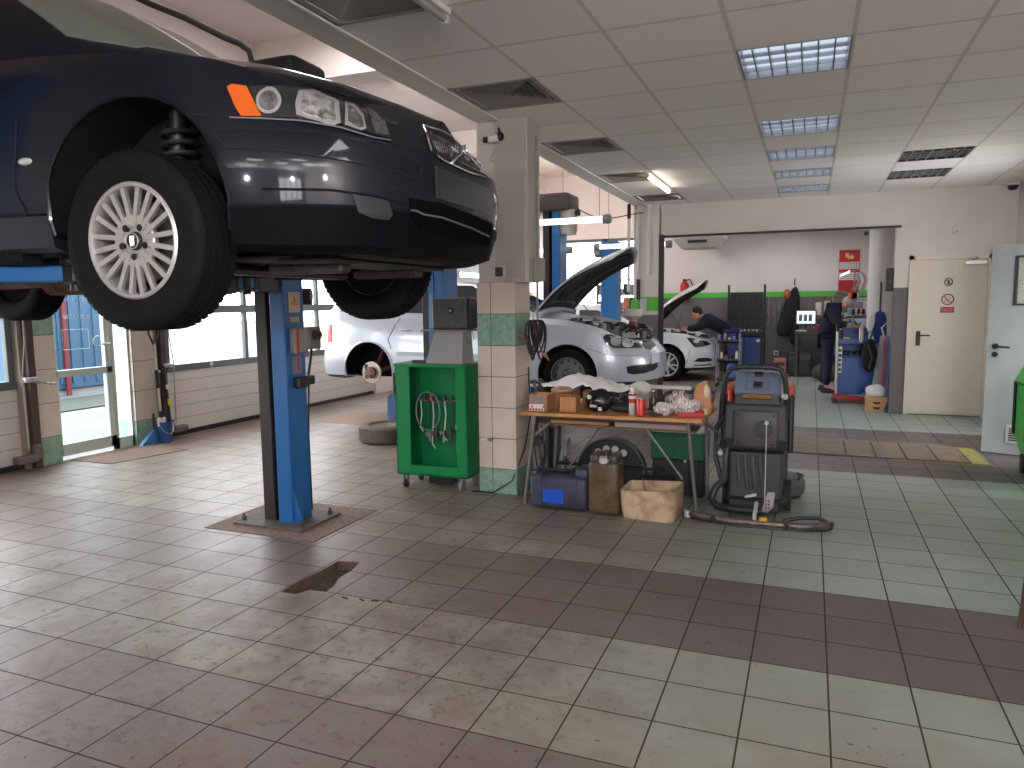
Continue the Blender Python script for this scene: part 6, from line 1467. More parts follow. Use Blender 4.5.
# ------------------------------------------------------------------ right edge objects
t = thing('green_bin', 'bright green plastic container on castors cut off by the right edge', 'bin', (1.93, 7.25, 0))
gb_ = mat('bright_green', sr(60, 190, 70), .4)
b = MB(); b.loft([[(-.20, -.25, .16), (.25, -.25, .16), (.25, .3, .16), (-.20, .3, .16)], [(-.27, -.3, .4), (.3, -.3, .4), (.3, .34, .4), (-.27, .34, .4)], [(-.27, -.3, .80), (.3, -.3, .80), (.3, .34, .80), (-.27, .34, .80)], [(-.20, -.28, .96), (.3, -.28, .96), (.3, .3, .96), (-.2, .3, .96)]]); b.build('body', gb_, t, smooth=False, bevel=.03)
b = MB(); b.tube([(-.28, -.2, .35), (-.285, -.2, .8), (-.285, .2, .8), (-.28, .2, .35)], .012); b.build('edge_trim', black, t)
for x, y in ((-.18, -.2), (-.18, .24), (.2, -.2), (.2, .24)):
    b = MB(); b.cyl((x-.02, y, .05), (x+.02, y, .05), .05, seg=20); b.build('castor', blk2, t); b = MB(); b.box((x-.03, y-.02, .05), (x+.03, y+.02, .17), .005); b.build('castor_bracket', dgrey, t)
t = thing('metal_stand', 'thin rusty leg of a stand at the lower right edge of the picture', 'stand', (1.10, 3.95, 0))
rt = mat('brown_leg', sr(74, 48, 40), .6, noise=.3)
for x, y in ((-.16, -.05), (.5, -.05), (.10, .4), (.6, .4)):
    b = MB(); b.cyl((x, y, 0), (x+.02, y, .36), .012, seg=10); b.build('leg', rt, t)
b = MB(); b.prism([(-.16, -.09), (.55, -.09), (.65, .44), (.08, .44)], .36, .39, 'xy'); b.build('shelf', rt, t)
# ------------------------------------------------------------------ people
def skin_mesh(nodes, edges, root=0, sub=2):
    me = bpy.data.meshes.new('tmp'); me.from_pydata([n[0] for n in nodes], edges, []); o = bpy.data.objects.new('tmp', me); COL.objects.link(o)
    md = o.modifiers.new('s', 'SKIN'); md.use_smooth_shade = True
    for i, n in enumerate(nodes):
        r = n[1]; me.skin_vertices[0].data[i].radius = (r, r) if isinstance(r, (int, float)) else r
        me.skin_vertices[0].data[i].use_root = (i == root)
    s = o.modifiers.new('u', 'SUBSURF'); s.levels = sub; s.render_levels = sub
    bpy.context.view_layer.update(); out = evaluated_mesh(o); bpy.data.objects.remove(o); return out
def person(label, J, skinm, top, legs, shoe, hairm, group=None, strap=None, look=(1, 0, 0)):
    """J: joints dict of world coordinates"""
    g = {k: V(v) for k, v in J.items()}
    names = ['hip', 'waist', 'chest', 'neckb', 'neck', 'head']; nodes = [(g['hip'], .08), (g['waist'], .08), (g['chest'], .09), (g['neckb'], .06), (g['neck'], .055), (g['head'], .07)]
    edges = [(0, 1), (1, 2), (2, 3), (3, 4), (4, 5)]
    clothT = [(g['hip'], .165), (g['waist'], .155), (g['chest'], .185), (g['neckb'], .095)]; eT = [(0, 1), (1, 2), (2, 3)]
    clothL = [(g['hip'], .15)]; eL = []
    for s in 'lr':
        k = len(nodes); nodes += [(g['sh'+s], .045), (g['el'+s], .035), (g['wr'+s], .028)]; edges += [(2, k), (k, k+1), (k+1, k+2)]
        kt = len(clothT); clothT += [(g['sh'+s], .125), (g['el'+s], .075), (g['wr'+s].lerp(g['el'+s], .15), .052)]; eT += [(2, kt), (kt, kt+1), (kt+1, kt+2)]
        # hand: palm and fingers
        d = (g['wr'+s]-g['el'+s]).normalized(); n = V((0, 0, 1)); sd = d.cross(n).normalized(); n = sd.cross(d).normalized(); wr = g['wr'+s]
        kp = len(nodes); nodes.append((wr+d*.055, .030)); edges.append((k+2, kp))
        for f_, (o_, L) in enumerate(((-.03, .062), (-.010, .074), (.010, .070), (.028, .055))):
            a = wr+d*.085+sd*o_; kf = len(nodes)
            nodes += [(a, .011), (a+d*L*.5-n*.012, .009), (a+d*L*.8-n*.036, .008)]; edges += [(kp, kf), (kf, kf+1), (kf+1, kf+2)]
        a = wr+d*.035-sd*.035; kf = len(nodes); nodes += [(a, .012), (a+d*.03-sd*.02-n*.012, .010), (a+d*.055-sd*.018-n*.028, .009)]; edges += [(kp, kf), (kf, kf+1), (kf+1, kf+2)]
        k = len(nodes); nodes += [(g['th'+s], .06), (g['kn'+s], .045), (g['an'+s], .032), (g['to'+s], .035)]; edges += [(0, k), (k, k+1), (k+1, k+2), (k+2, k+3)]
        kl = len(clothL); clothL += [(g['th'+s], .11), (g['kn'+s], .08), (g['an'+s]+V((0, 0, .02)), .065)]; eL += [(0, kl), (kl, kl+1), (kl+1, kl+2)]
    body = skin_mesh(nodes, edges)
    o = bpy.data.objects.new('person', body); COL.objects.link(o)
    body.materials.clear(); body.materials.append(skinm)
    # head joined into the same mesh
    bm = bmesh.new(); bm.from_mesh(body); mb = MB(); mb.bm.free(); mb.bm = bm
    L = V(look).normalized(); side = V((0, 0, 1)).cross(L).normalized(); up = L.cross(side).normalized(); M3 = Matrix((L, side, up)).transposed()
    c = g['head']+up*.03
    mb.ell(c, (.098, .078, .118), 22, 16, M3); mb.ell(c+M3@V((.03, 0, -.055)), (.068, .058, .065), 16, 10, M3)
    mb.ell(c+M3@V((.102, 0, -.018)), (.017, .013, .024), 10, 8, M3)
    for s in (-1, 1): mb.ell(c+M3@V((-.005, s*.078, -.012)), (.018, .009, .030), 10, 8, M3)
    mb.ell(c+M3@V((.088, 0, -.062)), (.012, .024, .008), 10, 6, M3)
    bm.to_mesh(body); bm.free()
    for p in body.polygons: p.use_smooth = True
    tag(o, label, 'person', group)
    for s in (-1, 1):
        b = MB(); b.ell(c+M3@V((.084, s*.030, .008)), (.011, .013, .009), 10, 6, M3); b.build('eye', mat('eye_dark', (.04, .03, .025), .2), o)
    b = MB(); b.ell(c+M3@V((-.016, 0, .028)), (.100, .085, .108), 22, 16, M3); 
    for v in b.bm.verts:
        q = M3.transposed() @ (v.co-c)
        if q.z < .02 and q.x > -.0: v.co = c+M3@V((min(q.x, .05)*.7, q.y*.9, max(q.z, -.0)))
    b.build('hair', hairm, o)
    def cl(name, nodes_, edges_, m):
        me = skin_mesh(nodes_, edges_); me.materials.clear(); me.materials.append(m)
        q = bpy.data.objects.new(name, me); COL.objects.link(q); q.parent = o; return q
    cl('jacket', clothT, eT, top); cl('trousers', clothL, eL, legs)
    b = MB(); b.tube([g['chest']+V((0, 0, 0))-V((0, .0, 0)), g['chest']], .01) if False else None
    for s in 'lr':
        a = g['an'+s]; d = (g['to'+s]-a); d.z = 0; d.normalize(); ang = atan2(d.y, d.x)
        b = MB(); b.T = Matrix.Translation((a.x, a.y, 0)) @ Matrix.Rotation(ang, 4, 'Z'); b.loft([[(-.07, -.04, 0), (.19, -.045, 0), (.19, .045, 0), (-.07, .04, 0)], [(-.075, -.045, .03), (.2, -.045, .03), (.2, .045, .03), (-.075, .045, .03)], [(-.06, -.04, .09), (.08, -.035, .085), (.08, .035, .085), (-.06, .04, .09)]]); b.build('shoe', shoe, o, bevel=.01, sub=1)
    if strap:
        m_, pts = strap; b = MB(); b.tube(pts, .02, seg=8); b.build('strap', m_, o)
    return o
skinm = mat('skin', sr(205, 150, 125), .5); hair = mat('dark_brown_hair', (.03, .018, .012), .8); hair2 = mat('grey_hair', sr(170, 165, 158), .8)
navyc = mat('navy_workwear', sr(28, 32, 50), .85, noise=.2, nscale=20); jackc = mat('black_navy_jacket', sr(22, 24, 34), .85); purp = mat('blue_overalls', sr(62, 62, 120), .85, noise=.15, nscale=15)
shoe = mat('black_shoe', (.012, .012, .012), .5)
person('person in dark jacket and blue overalls leaning over the engine of the white car', dict(
    hip=(-1.42, 14.62, .95), waist=(-1.53, 14.60, 1.02), chest=(-1.74, 14.56, 1.12), neckb=(-1.88, 14.54, 1.19), neck=(-1.94, 14.52, 1.21), head=(-2.01, 14.48, 1.245),
    shl=(-1.83, 14.38, 1.12), ell=(-2.00, 14.28, 1.0), wrl=(-2.22, 14.38, .99), shr=(-1.83, 14.76, 1.12), elr=(-2.04, 14.80, 1.0), wrr=(-2.26, 14.72, .99),
    thl=(-1.40, 14.52, .88), knl=(-1.36, 14.50, .48), anl=(-1.30, 14.48, .09), tol=(-1.48, 14.48, .03), thr=(-1.40, 14.72, .88), knr=(-1.34, 14.74, .48), anr=(-1.24, 14.76, .09), tor=(-1.42, 14.78, .03)),
    skinm, jackc, purp, shoe, hair, strap=(purp, [(-1.45, 14.47, 1.09), (-1.60, 14.44, 1.17), (-1.74, 14.42, 1.26), (-1.85, 14.48, 1.26)]), look=(-.9, -.25, -.35))
person('person in navy work clothes bent forward beside the blue tool trolley', dict(
    hip=(.26, 13.2, .93), waist=(.25, 13.2, 1.05), chest=(.30, 13.18, 1.27), neckb=(.40, 13.14, 1.40), neck=(.44, 13.12, 1.42), head=(.53, 13.08, 1.41),
    shl=(.33, 13.34, 1.35), ell=(.42, 13.32, 1.12), wrl=(.60, 13.16, 1.10), shr=(.33, 12.99, 1.35), elr=(.40, 12.92, 1.12), wrr=(.56, 12.95, 1.07),
    thl=(.26, 13.30, .86), knl=(.25, 13.34, .48), anl=(.22, 13.38, .09), tol=(.40, 13.36, .03), thr=(.26, 13.10, .86), knr=(.28, 13.06, .48), anr=(.26, 13.02, .09), tor=(.46, 12.98, .03)),
    skinm, navyc, navyc, shoe, hair2, look=(.72, -.12, -.68))

# ------------------------------------------------------------------ back workshop furniture
def P(px, py, y): return ony(px, py, y)
# pegboard cabinet
t = thing('tool_cabinet', 'tall black pegboard tool rack above blue cupboard doors at the grey wall', 'cabinet', (-1.26, 16.15, 0))
b = MB(); b.box((-.34, -.2, .02), (.34, .2, .10)); b.box((-.36, -.22, .78), (.36, .22, .86), .01); b.box((-.34, .12, .1), (.34, .2, .8)); b.build('frame', black, t)
for x in (-.36, .36):
    b = MB(); b.box((x-.03, -.22, 0), (x+.03, .2, .8)); b.box((x-.02, .1, .8), (x+.02, .15, 1.78)); b.cyl((x, .1, 1.7), (x, .1, 1.84), .02); b.build('post', black, t)
for k in range(2):
    b = MB(); b.box((-.33+k*.33, -.21, .11), (-.005+k*.33, -.19, .77), .006)
    d = b.build('door', mat('cupboard_blue', sr(34, 66, 120), .4), t)
    b = MB()
    for j in range(3): b.box((-.27+k*.33+j*.09, -.218, .14), (-.255+k*.33+j*.09, -.21, .74))
    b.build('door_rib', mat('cupboard_blue_rib', sr(44, 78, 134), .4), d)
b = MB(); b.box((-.33, .1, .92), (.33, .12, 1.68)); b.build('pegboard', mat('pegboard_black', (.012, .012, .013), .5), t)
b = MB()
for i in range(14):
    for j in range(15): b.cyl((-.30+i*.046, .10, .95+j*.049), (-.30+i*.046, .07, .95+j*.049), .009, seg=6)
b.build('socket_row', mat('socket_grey', (.10, .10, .11), .35, .6), t)
b = MB()
for k in range(7): b.cbox((-.25+k*.08, -.05, .89), (.05, .08, .05), .01)
b.build('small_parts', lgrey, t)
b = MB(); b.box((.24, -.225, .66), (.30, -.213, .72)); b.build('white_sticker', wt, t)
# hanging tools on the wall
for k, (px, py) in enumerate(((768, 315), (774, 318), (779, 312))):
    p = P(px, py, 16.44); b = MB(); b.tube([(p.x, p.y, p.z+.35-.06*k), (p.x+.02, p.y-.02, p.z), (p.x-.01, p.y-.01, p.z-.25)], .014, seg=6); b.cbox((p.x, p.y-.02, p.z+.1), (.05, .03, .16), .01); tag(b.build('hanging_tool', mgrey), 'grey tool hanging on the grey wall, %s of three right of the pegboard' % ['left', 'middle', 'right'][k], 'tool', 'tools hung on the grey wall')
p = P(776, 353, 16.48); t = thing('wall_socket', 'white wall socket on the grey wall of the back workshop', 'socket', tuple(p)); b = MB(); b.box((-.05, -.02, -.05), (.05, .01, .05), .008); b.build('plate', wt, t); b = MB(); b.cyl((0, -.022, 0), (0, -.01, 0), .022); b.build('socket_hole', black, t)
# coats on hooks
t = thing('hanging_coat', 'black work coats hanging from a hook on the grey wall', 'coat', tuple(P(790, 300, 16.3)))
b = MB(); b.loft([[(.05, -.05, .28), (.12, -.05, .28), (.12, .05, .28), (.05, .05, .28)], [(-.10, -.10, .05), (.2, -.12, .05), (.22, .1, .05), (-.08, .1, .05)], [(-.22, -.10, -.35), (.22, -.14, -.35), (.22, .1, -.35), (-.2, .1, -.35)], [(-.34, -.06, -.78), (.0, -.12, -.82), (.1, .08, -.82), (-.3, .1, -.78)]]); b.noise(.03, 5, 2); b.build('coat', mat('black_cloth', (.012, .012, .014), .9), t, sub=2)
b = MB(); b.loft([[(-.02, -.12, -.3), (.22, -.12, -.3), (.22, .08, -.3), (-.02, .08, -.3)], [(.0, -.1, -.98), (.2, -.1, -1.0), (.2, .06, -1.0), (.0, .06, -.98)]]); b.noise(.02, 6, 5); b.build('second_coat', mat('black_cloth', (.012, .012, .014), .9), t, sub=1)
b = MB(); b.ell((-.06, -.06, .12), (.07, .06, .11), 14, 8); b.build('orange_hood', mat('coral_cloth', sr(170, 96, 74), .9), t)
b = MB(); b.tube([(.08, .1, .3), (.08, 0, .36), (.08, -.03, .44)], .012); b.build('hook', dgrey, t)
# boxes on the floor by the wall
def box_thing(name, label, cat, px0, py0, px1, py1, y, m, dy=.3, lid=None, zb=None):
    a = P(px0, py1, y); c_ = P(px1, py0, y); z_0 = max(0, a.z) if zb is None else zb
    t = thing(name, label, cat, ((a.x+c_.x)/2, y, z_0)); w = abs(c_.x-a.x)/2; h = c_.z-z_0
    b = MB(); b.box((-w, 0, 0), (w, dy, h), min(.015, w*.2)); b.build('body', m, t)
    if lid: b = MB(); b.box((-w*.8, -.008, h*.6), (w*.8, 0, h*.8)); b.build('front_strip', lid, t)
    return t
box_thing('canister', 'coral pink canister standing on the floor below the wall socket', 'canister', 773, 359, 786, 376, 15.4, mat('coral_plastic', sr(176, 104, 90), .5), lid=black)
for k, (a, c_, h_) in enumerate(((787, 797, 352), (798, 812, 350), (842, 852, 352))):
    box_thing('black_bin', 'black storage bin on the back floor, %s' % ['right of the coral canister', 'left of the standing person', 'mostly hidden behind the blue trolley'][k], 'bin', a, h_, c_, 374, 15.6, black, lid=dgrey)
# desk with monitor and clutter
t = thing('workbench', 'dark workbench along the grey wall behind the standing person', 'workbench', (.55, 15.9, 0))
b = MB(); b.box((-.85, -.35, .84), (.7, .35, .89), .005); b.build('worktop', dgrey, t)
for x in (-.8, .62):
    for y in (-.3, .3):
        b = MB(); b.box((x-.03, y-.03, 0), (x+.03, y+.03, .84)); b.build('leg', dgrey, t)
b = MB(); b.box((-.3, -.3, .1), (.6, .3, .8)); b.build('drawer_block', black, t)
p = P(806, 318, 15.8); t = thing('computer_monitor', 'small monitor with a bright screen left of the standing person', 'monitor', (p.x, p.y, .892))
b = MB(); b.box((-.19, 0, .12), (.19, .03, .42), .008); b.build('bezel', black, t); b = MB(); b.box((-.17, -.004, .15), (.17, 0, .40)); b.build('screen', mat('screen_glow', (.6, .65, .75), .3, emit=(.75, .82, 1.), estr=.55), t); b = MB(); b.box((-.08, -.05, 0), (.08, .06, .015)); b.box((-.02, .0, .01), (.02, .03, .14)); b.build('stand', black, t)
b = MB()
for k in range(3): b.box((-.13+k*.09, -.007, .2), (-.07+k*.09, -.004, .33))
b.build('screen_window', mat('screen_dark', (.08, .09, .12), .3), t)
# shelving board with leaflets above the bench
t = thing('notice_board', 'brown notice board with pale sheets above the workbench', 'notice board', tuple(P(845, 305, 16.44)))
b = MB(); b.box((-.62, 0, -.28), (.56, .04, .18)); b.build('board', mat('board_brown', sr(120, 100, 84), .8, noise=.4, nscale=14), t)
for k in range(7):
    b = MB(); x = -.55+k*.16; b.box((x, -.006, -.2+.05*(k % 3)), (x+.11, 0, .06+.03*(k % 2))); b.build('sheet', [wt, lgrey, mat('leaflet_tan', sr(170, 150, 110), .7)][k % 3], t)
t = thing('wall_cabinet', 'pale grey machine panel above the workbench right of the standing person', 'panel', tuple(P(860, 315, 16.2)))
b = MB(); b.box((-.28, 0, -.24), (.26, .2, .34), .01); b.build('case', mat('pale_panel', sr(186, 186, 188), .5), t); b = MB(); b.box((-.2, -.006, .08), (.05, 0, .26)); b.build('display', mgrey, t)
b = MB(); b.box((-.26, -.01, -.06), (.22, 0, -.02)); b.build('slot', dgrey, t)
t = thing('round_fan', 'round dark fan disc behind the head of the standing person', 'fan', tuple(P(841, 299, 16.3))); b = MB(); b.tube([(.15*cos(a), 0, .15*sin(a)) for a in [2*pi*i/24 for i in range(24)]], .02, closed=True); b.build('guard', mgrey, t); b = MB(); b.cyl((0, .0, 0), (0, .02, 0), .14, seg=24); b.build('disc', mat('fan_brown', sr(110, 96, 84), .6), t)
for k in range(9):
    px = 818+k*5.2; y = 15.75; p = P(px, 340, y); h_ = .12+.1*((k*7) % 4)/3; m = [blue, dgrey, mat('olive_can', sr(90, 96, 60), .5), red, lgrey, mat('tan_can', sr(180, 140, 90), .5)][k % 6]
    t = thing('workshop_can', 'small %s can on the back workbench, %s in the row' % (['blue', 'dark', 'olive', 'red', 'pale', 'tan', 'blue', 'dark', 'olive'][k], ['first from the left', 'second', 'third', 'fourth', 'middle', 'sixth', 'seventh', 'eighth', 'last on the right'][k]), 'can', (p.x, y, .892), 0, 'cans on the back workbench')
    b = MB(); b.lathe([(0, 0), (.045, 0), (.045, h_), (.03, h_+.02), (0, h_+.02)], seg=16); b.build('can', m, t); b = MB(); b.cyl((0, 0, h_+.02), (0, 0, h_+.05), .018, seg=10); b.build('cap', black, t)
# calendar
p = P(849, 271, 16.49); t = thing('wall_calendar', 'red and white three-month calendar on the back wall', 'calendar', tuple(p))
b = MB(); b.box((-.19, -.008, -.44), (.19, .0, .42)); b.build('backing', mat('calendar_red', sr(200, 26, 36), .5), t)
for z0, z1 in ((.04, .18), (-.18, -.03)):
    b = MB(); b.box((-.18, -.012, z0), (.18, -.008, z1)); pg = b.build('month_page', wt, t)
    b = MB()
    for i in range(7):
        for j in range(3): b.box((-.16+i*.047, -.014, z0+.02+j*.04), (-.135+i*.047, -.012, z0+.035+j*.04))
    b.build('date_mark', mgrey, pg)
b = MB(); b.box((-.18, -.012, -.42), (.18, -.008, -.21)); b.build('lower_panel', mat('calendar_red2', sr(180, 24, 34), .5), t)
b = MB(); b.box((-.075, -.013, .27), (-.01, -.009, .36)); b.box((.01, -.013, .24), (.075, -.009, .30)); b.prism([(-.04, .24), (.04, .34), (.055, .33), (-.02, .23)], -.014, -.010, 'xz'); b.build('emblem', mat('emblem_yellow', sr(235, 200, 140), .5), t)
# ac cassette
t = thing('air_conditioner', 'white ceiling air conditioner with tapered underside above the white car', 'air conditioner', (-1.86, 13.6, 2.47))
b = MB(); b.loft([[(-.30, -.3, -.03), (.30, -.3, -.03), (.30, .3, -.03), (-.30, .3, -.03)], [(-.42, -.42, .12), (.42, -.42, .12), (.42, .42, .12), (-.42, .42, .12)], [(-.42, -.42, .36), (.42, -.42, .36), (.42, .42, .36), (-.42, .42, .36)]]); b.build('casing', wt, t, smooth=False)
b = MB(); b.loft([[(-.16, -.37, .045), (.16, -.37, .045), (.16, -.39, .085), (-.16, -.39, .085)], [(-.16, -.36, .05), (.16, -.36, .05), (.16, -.38, .09), (-.16, -.38, .09)]]); b.box((-.16, -.41, .05), (.16, -.36, .09)); b.build('air_slot', dgrey, t)
b = MB(); b.cyl((0, 0, .36), (0, 0, .37), .3); b.build('duct', wt, t)
p = P(866, 233, 11.3); t = thing('security_camera', 'small black camera under the opening lintel near the white column', 'camera', (p.x, 11.25, 2.42)); b = MB(); b.cbox((0, 0, -.02), (.05, .12, .05), .01); b.build('body', black, t); b = MB(); b.cyl((0, -.06, -.02), (0, -.08, -.02), .018); b.build('lens', dgrey, t)
# fire extinguisher
p = P(669, 290, 14.4)
t = thing('fire_extinguisher', 'red fire extinguisher with a white label on the wall behind the raised white bonnet', 'fire extinguisher', (p.x-.02, 16.4, 1.48)); b = MB(); b.lathe([(0, 0), (.085, .01), (.09, .04), (.09, .38), (.05, .45), (.02, .47)], seg=20); b.build('cylinder', red, t); b = MB(); b.lathe([(.091, .10), (.091, .24)], seg=20); b.build('label', wt, t); b = MB(); b.tube([(0, -.02, .47), (.12, -.04, .5), (.18, -.05, .38), (.17, -.05, .2)], .014); b.build('hose', black, t); b = MB(); b.box((-.03, -.07, .46), (.03, .03, .51), .006); b.build('valve', dgrey, t)
# mechanic's trolley by the white car
t = thing('tool_trolley', 'cluttered service trolley with blue canister between the white car and the pegboard', 'trolley', (-1.28, 13.5, 0))
b = MB()
for z_ in (.12, .45, .78):
    b = MB(); b.box((-.24, -.18, z_), (.16, .18, z_+.02)); b.box((-.24, -.18, z_), (.16, -.17, z_+.06)); b.build('shelf', dgrey, t, smooth=False)
for x in (-.23, .15):
    for y in (-.17, .17):
        b = MB(); b.cyl((x, y, .06), (x, y, .84), .014, seg=8); b.build('post', mgrey, t); b = MB(); b.cyl((x-.015, y, .04), (x+.015, y, .04), .04, seg=14); b.build('castor', black, t)
cl_ = [mat('vice_blue', sr(80, 120, 190), .4), wt, mgrey, red, mat('lime', sr(150, 170, 50), .5), black]
t = thing('blue_cylinder', 'light blue canister standing on the lowest shelf of the service trolley', 'canister', (-1.24, 13.44, .143)); b = MB(); b.lathe([(0, 0), (.10, 0), (.11, .02), (.11, .24), (.06, .29)], seg=20); b.build('body', cl_[0], t); b = MB(); b.cyl((0, 0, .29), (0, 0, .305), .03); b.build('cap', black, t)
random.seed(12)
for k in range(9):
    x = -1.48+.042*k; y = 13.38+.07*(k % 3); zz = .803 if k % 2 == 0 else .473; h_ = random.uniform(.05, .16)
    t = thing('trolley_bottle', 'small %s bottle on the %s shelf of the service trolley, %s' % (['blue', 'white', 'grey', 'red', 'lime', 'black'][k % 6], 'top' if k % 2 == 0 else 'middle', ['far left', 'left', 'left of centre', 'just left of the middle', 'middle', 'just right of the middle', 'right of centre', 'right', 'far right'][k]), 'bottle', (x, y, zz), 0, 'bottles on the service trolley')
    b = MB(); b.lathe([(0, 0), (.022, 0), (.022, h_), (.01, h_+.02), (0, h_+.02)], seg=12); b.build('bottle', cl_[k % 6], t); b = MB(); b.cyl((0, 0, h_+.02), (0, 0, h_+.035), .012, seg=8); b.build('cap', red if k % 2 else black, t)
# blue tool trolley
t = thing('tool_trolley', 'bright blue tool trolley with a chrome tool strip beside the standing person', 'trolley', (.62, 12.2, 0))
bt = mat('trolley_blue', sr(20, 88, 176), .35, coat=.2)
b = MB(); b.box((-.25, -.15, .10), (.27, .35, .66), .01); b.build('cabinet', bt, t)
b = MB(); b.box((-.27, -.17, .66), (.29, .37, .68)); b.box((-.27, -.17, .86), (.29, .37, .88)); b.box((-.27, .33, .66), (.29, .37, .88)); b.box((-.27, -.17, .66), (-.25, .37, .88)); b.box((-.27, -.17, .88), (.29, -.15, .93)); b.build('open_shelf', bt, t, smooth=False)
b = MB(); b.box((-.24, -.165, .42), (-.17, -.15, .82), .004); b.build('tool_strip', mat('strip_silver', sr(190, 190, 190), .3, .5), t)
b = MB()
for k in range(5): b = MB(); b.box((-.23, -.17, .45+k*.072), (-.18, -.164, .49+k*.072)); b.build('strip_slot', dgrey, t)
for x in (-.2, .22):
    for y in (-.1, .3):
        b = MB(); b.cyl((x-.015, y, .05), (x+.015, y, .05), .05, seg=16); b.build('castor', black, t)
b = MB()
for k in range(6): b.cbox((-.2+k*.08, .0, .71), (.06, .12, .06), .01)
b.build('tools', dgrey, t)
random.seed(20)
its = [('spray_can', 'silver spray can standing on the blue trolley', 'can', .70, 12.05, .033, .20, mat('can_silver', sr(190, 180, 178), .3, .5)), ('spray_can', 'dark can at the left on the blue trolley', 'can', .42, 12.3, .04, .12, dgrey), ('blue_box', None, None, 0, 0, 0, 0, None)]
for n_, lb, ct, x, y, r, h_, m in its[:2]:
    t = thing(n_, lb, ct, (x, y, .932 if False else .882)); b = MB(); b.lathe([(0, 0), (r, 0), (r, h_), (r*.6, h_+.03), (r*.5, h_+.05), (0, h_+.05)], seg=16); b.build('body', m, t); b = MB(); b.cyl((0, 0, h_+.05), (0, 0, h_+.07), r*.4, seg=10); b.build('nozzle', wt, t)
t = thing('blue_case', 'dark blue plastic case lying on the blue trolley behind the spray can', 'case', (.60, 12.42, .882)); b = MB(); b.box((-.16, -.12, 0), (.26, .1, .2), .02); b.build('case', mat('case_blue', sr(30, 56, 120), .4), t); b = MB(); b.tube([(-.02, -.12, .15), (-.02, -.15, .15), (.1, -.15, .15), (.1, -.12, .15)], .008); b.build('handle', black, t)
# red trolley jack with long handle
t = thing('trolley_jack', 'red trolley jack with a long upright silver handle beside the blue trolley', 'jack', (.42, 11.86, 0))
b = MB(); b.loft([[(-.10, -.10, .04), (.42, -.07, .04), (.42, .07, .04), (-.10, .10, .04)], [(-.10, -.09, .13), (.30, -.05, .10), (.30, .05, .10), (-.10, .09, .13)]]); b.build('chassis', mat('jack_red', sr(180, 20, 30), .35), t, smooth=False, bevel=.008)
for x, r in ((-.06, .045), (.38, .035)):
    b = MB(); b.cyl((x, -.12, r), (x, -.085, r), r, seg=16); b.cyl((x, .085, r), (x, .12, r), r, seg=16); b.build('wheel', dgrey, t)
b = MB(); b.cyl((.36, 0, .08), (.36, 0, .15), .045, seg=16); b.build('saddle', mgrey, t)
b = MB(); b.cyl((-.04, 0, .12), (-.05, .02, 1.05), .02, seg=12); b.build('handle', mat('handle_silver', sr(210, 208, 200), .3, .5), t)
b = MB(); b.cyl((-.05, .02, 1.05), (-.05, .02, 1.15), .026, seg=12); b.build('grip', black, t)
# cardboard box with white rags
t = thing('cardboard_box', 'small cardboard box full of white rags on the floor by the grey doorway edge', 'box', (.86, 11.12, 0)); b = MB(); b.box((-.13, -.10, 0), (.13, .10, .2)); b.build('carton', mat('box_tan', sr(196, 150, 110), .8), t, smooth=False)
b = MB()
for zz in (.13, .06): b.prism([(-.05, zz), (.05, zz), (.03, zz-.03), (-.03, zz-.03)], -.104, -.10, 'xz')
b.build('hand_hole', black, t)
ragw = mat('white_rag', sr(225, 222, 220), .9)
b = MB(); b.ell((0, 0, .06), (.13, .10, .09), 24, 14); b.noise(.03, 12, 3); 
for v in b.bm.verts: v.co.z = max(v.co.z, .001)
tag(b.build('white_rags', ragw, loc=(.85, 11.12, .2), ang=80), 'heap of white rags on top of the small cardboard box', 'rag')
t = thing('bottle', 'dark red bottle standing behind the box of rags', 'bottle', (.80, 11.33, 0)); b = MB(); b.lathe([(0, 0), (.045, 0), (.045, .24), (.015, .30), (.015, .34)], seg=16); b.build('body', mat('dark_red_glass', (.12, .01, .015), .3), t); b = MB(); b.cyl((0, 0, .34), (0, 0, .36), .018); b.build('cap', black, t)
# wall-side clutter at the right of the opening
t = thing('rolled_mat', 'grey rolled mat leaning upright against the right side of the opening', 'mat', (.93, 11.42, 0)); b = MB(); b.cyl((-.04, 0, .14), (.06, .05, 1.0), .085, seg=22); b.build('roll', mat('roll_grey', sr(140, 138, 146), .8, noise=.1, nscale=30), t); b = MB(); b.tube([(.03, .0, .95), (-.02, -.05, 1.12), (.05, -.06, 1.2), (.1, -.04, 1.1)], .012); b.build('strap', wt, t); b = MB(); b.cyl((-.05, 0, .0), (-.04, 0, .15), .07, seg=18); b.build('base', dgrey, t)
t = thing('backpack', 'black backpack hanging beside the rolled mat', 'backpack', (.78, 11.5, .50)); b = MB(); b.ell((0, 0, .22), (.10, .09, .24), 20, 14); b.build('bag', mat('black_cloth', (.012, .012, .014), .9), t); b = MB(); b.tube([(-.02, -.07, .38), (.03, -.12, .2), (.0, -.1, .05)], .012); b.tube([(.0, .0, .44), (.03, .02, .55), (.08, .05, .64)], .010); b.build('strap', dgrey, t)
t = thing('hanging_jacket', 'blue jacket with white cloth draped on the stand at the right of the opening', 'jacket', (.88, 11.62, .85)); b = MB(); b.loft([[(-.05, -.06, .0), (.12, -.06, 0), (.12, .06, 0), (-.05, .06, 0)], [(-.10, -.09, .3), (.13, -.09, .3), (.13, .09, .3), (-.10, .09, .3)], [(-.05, -.06, .52), (.10, -.06, .52), (.10, .06, .52), (-.05, .06, .52)]]); b.noise(.015, 9, 1); b.build('jacket', mat('jacket_blue', sr(30, 50, 120), .8), t, sub=1)
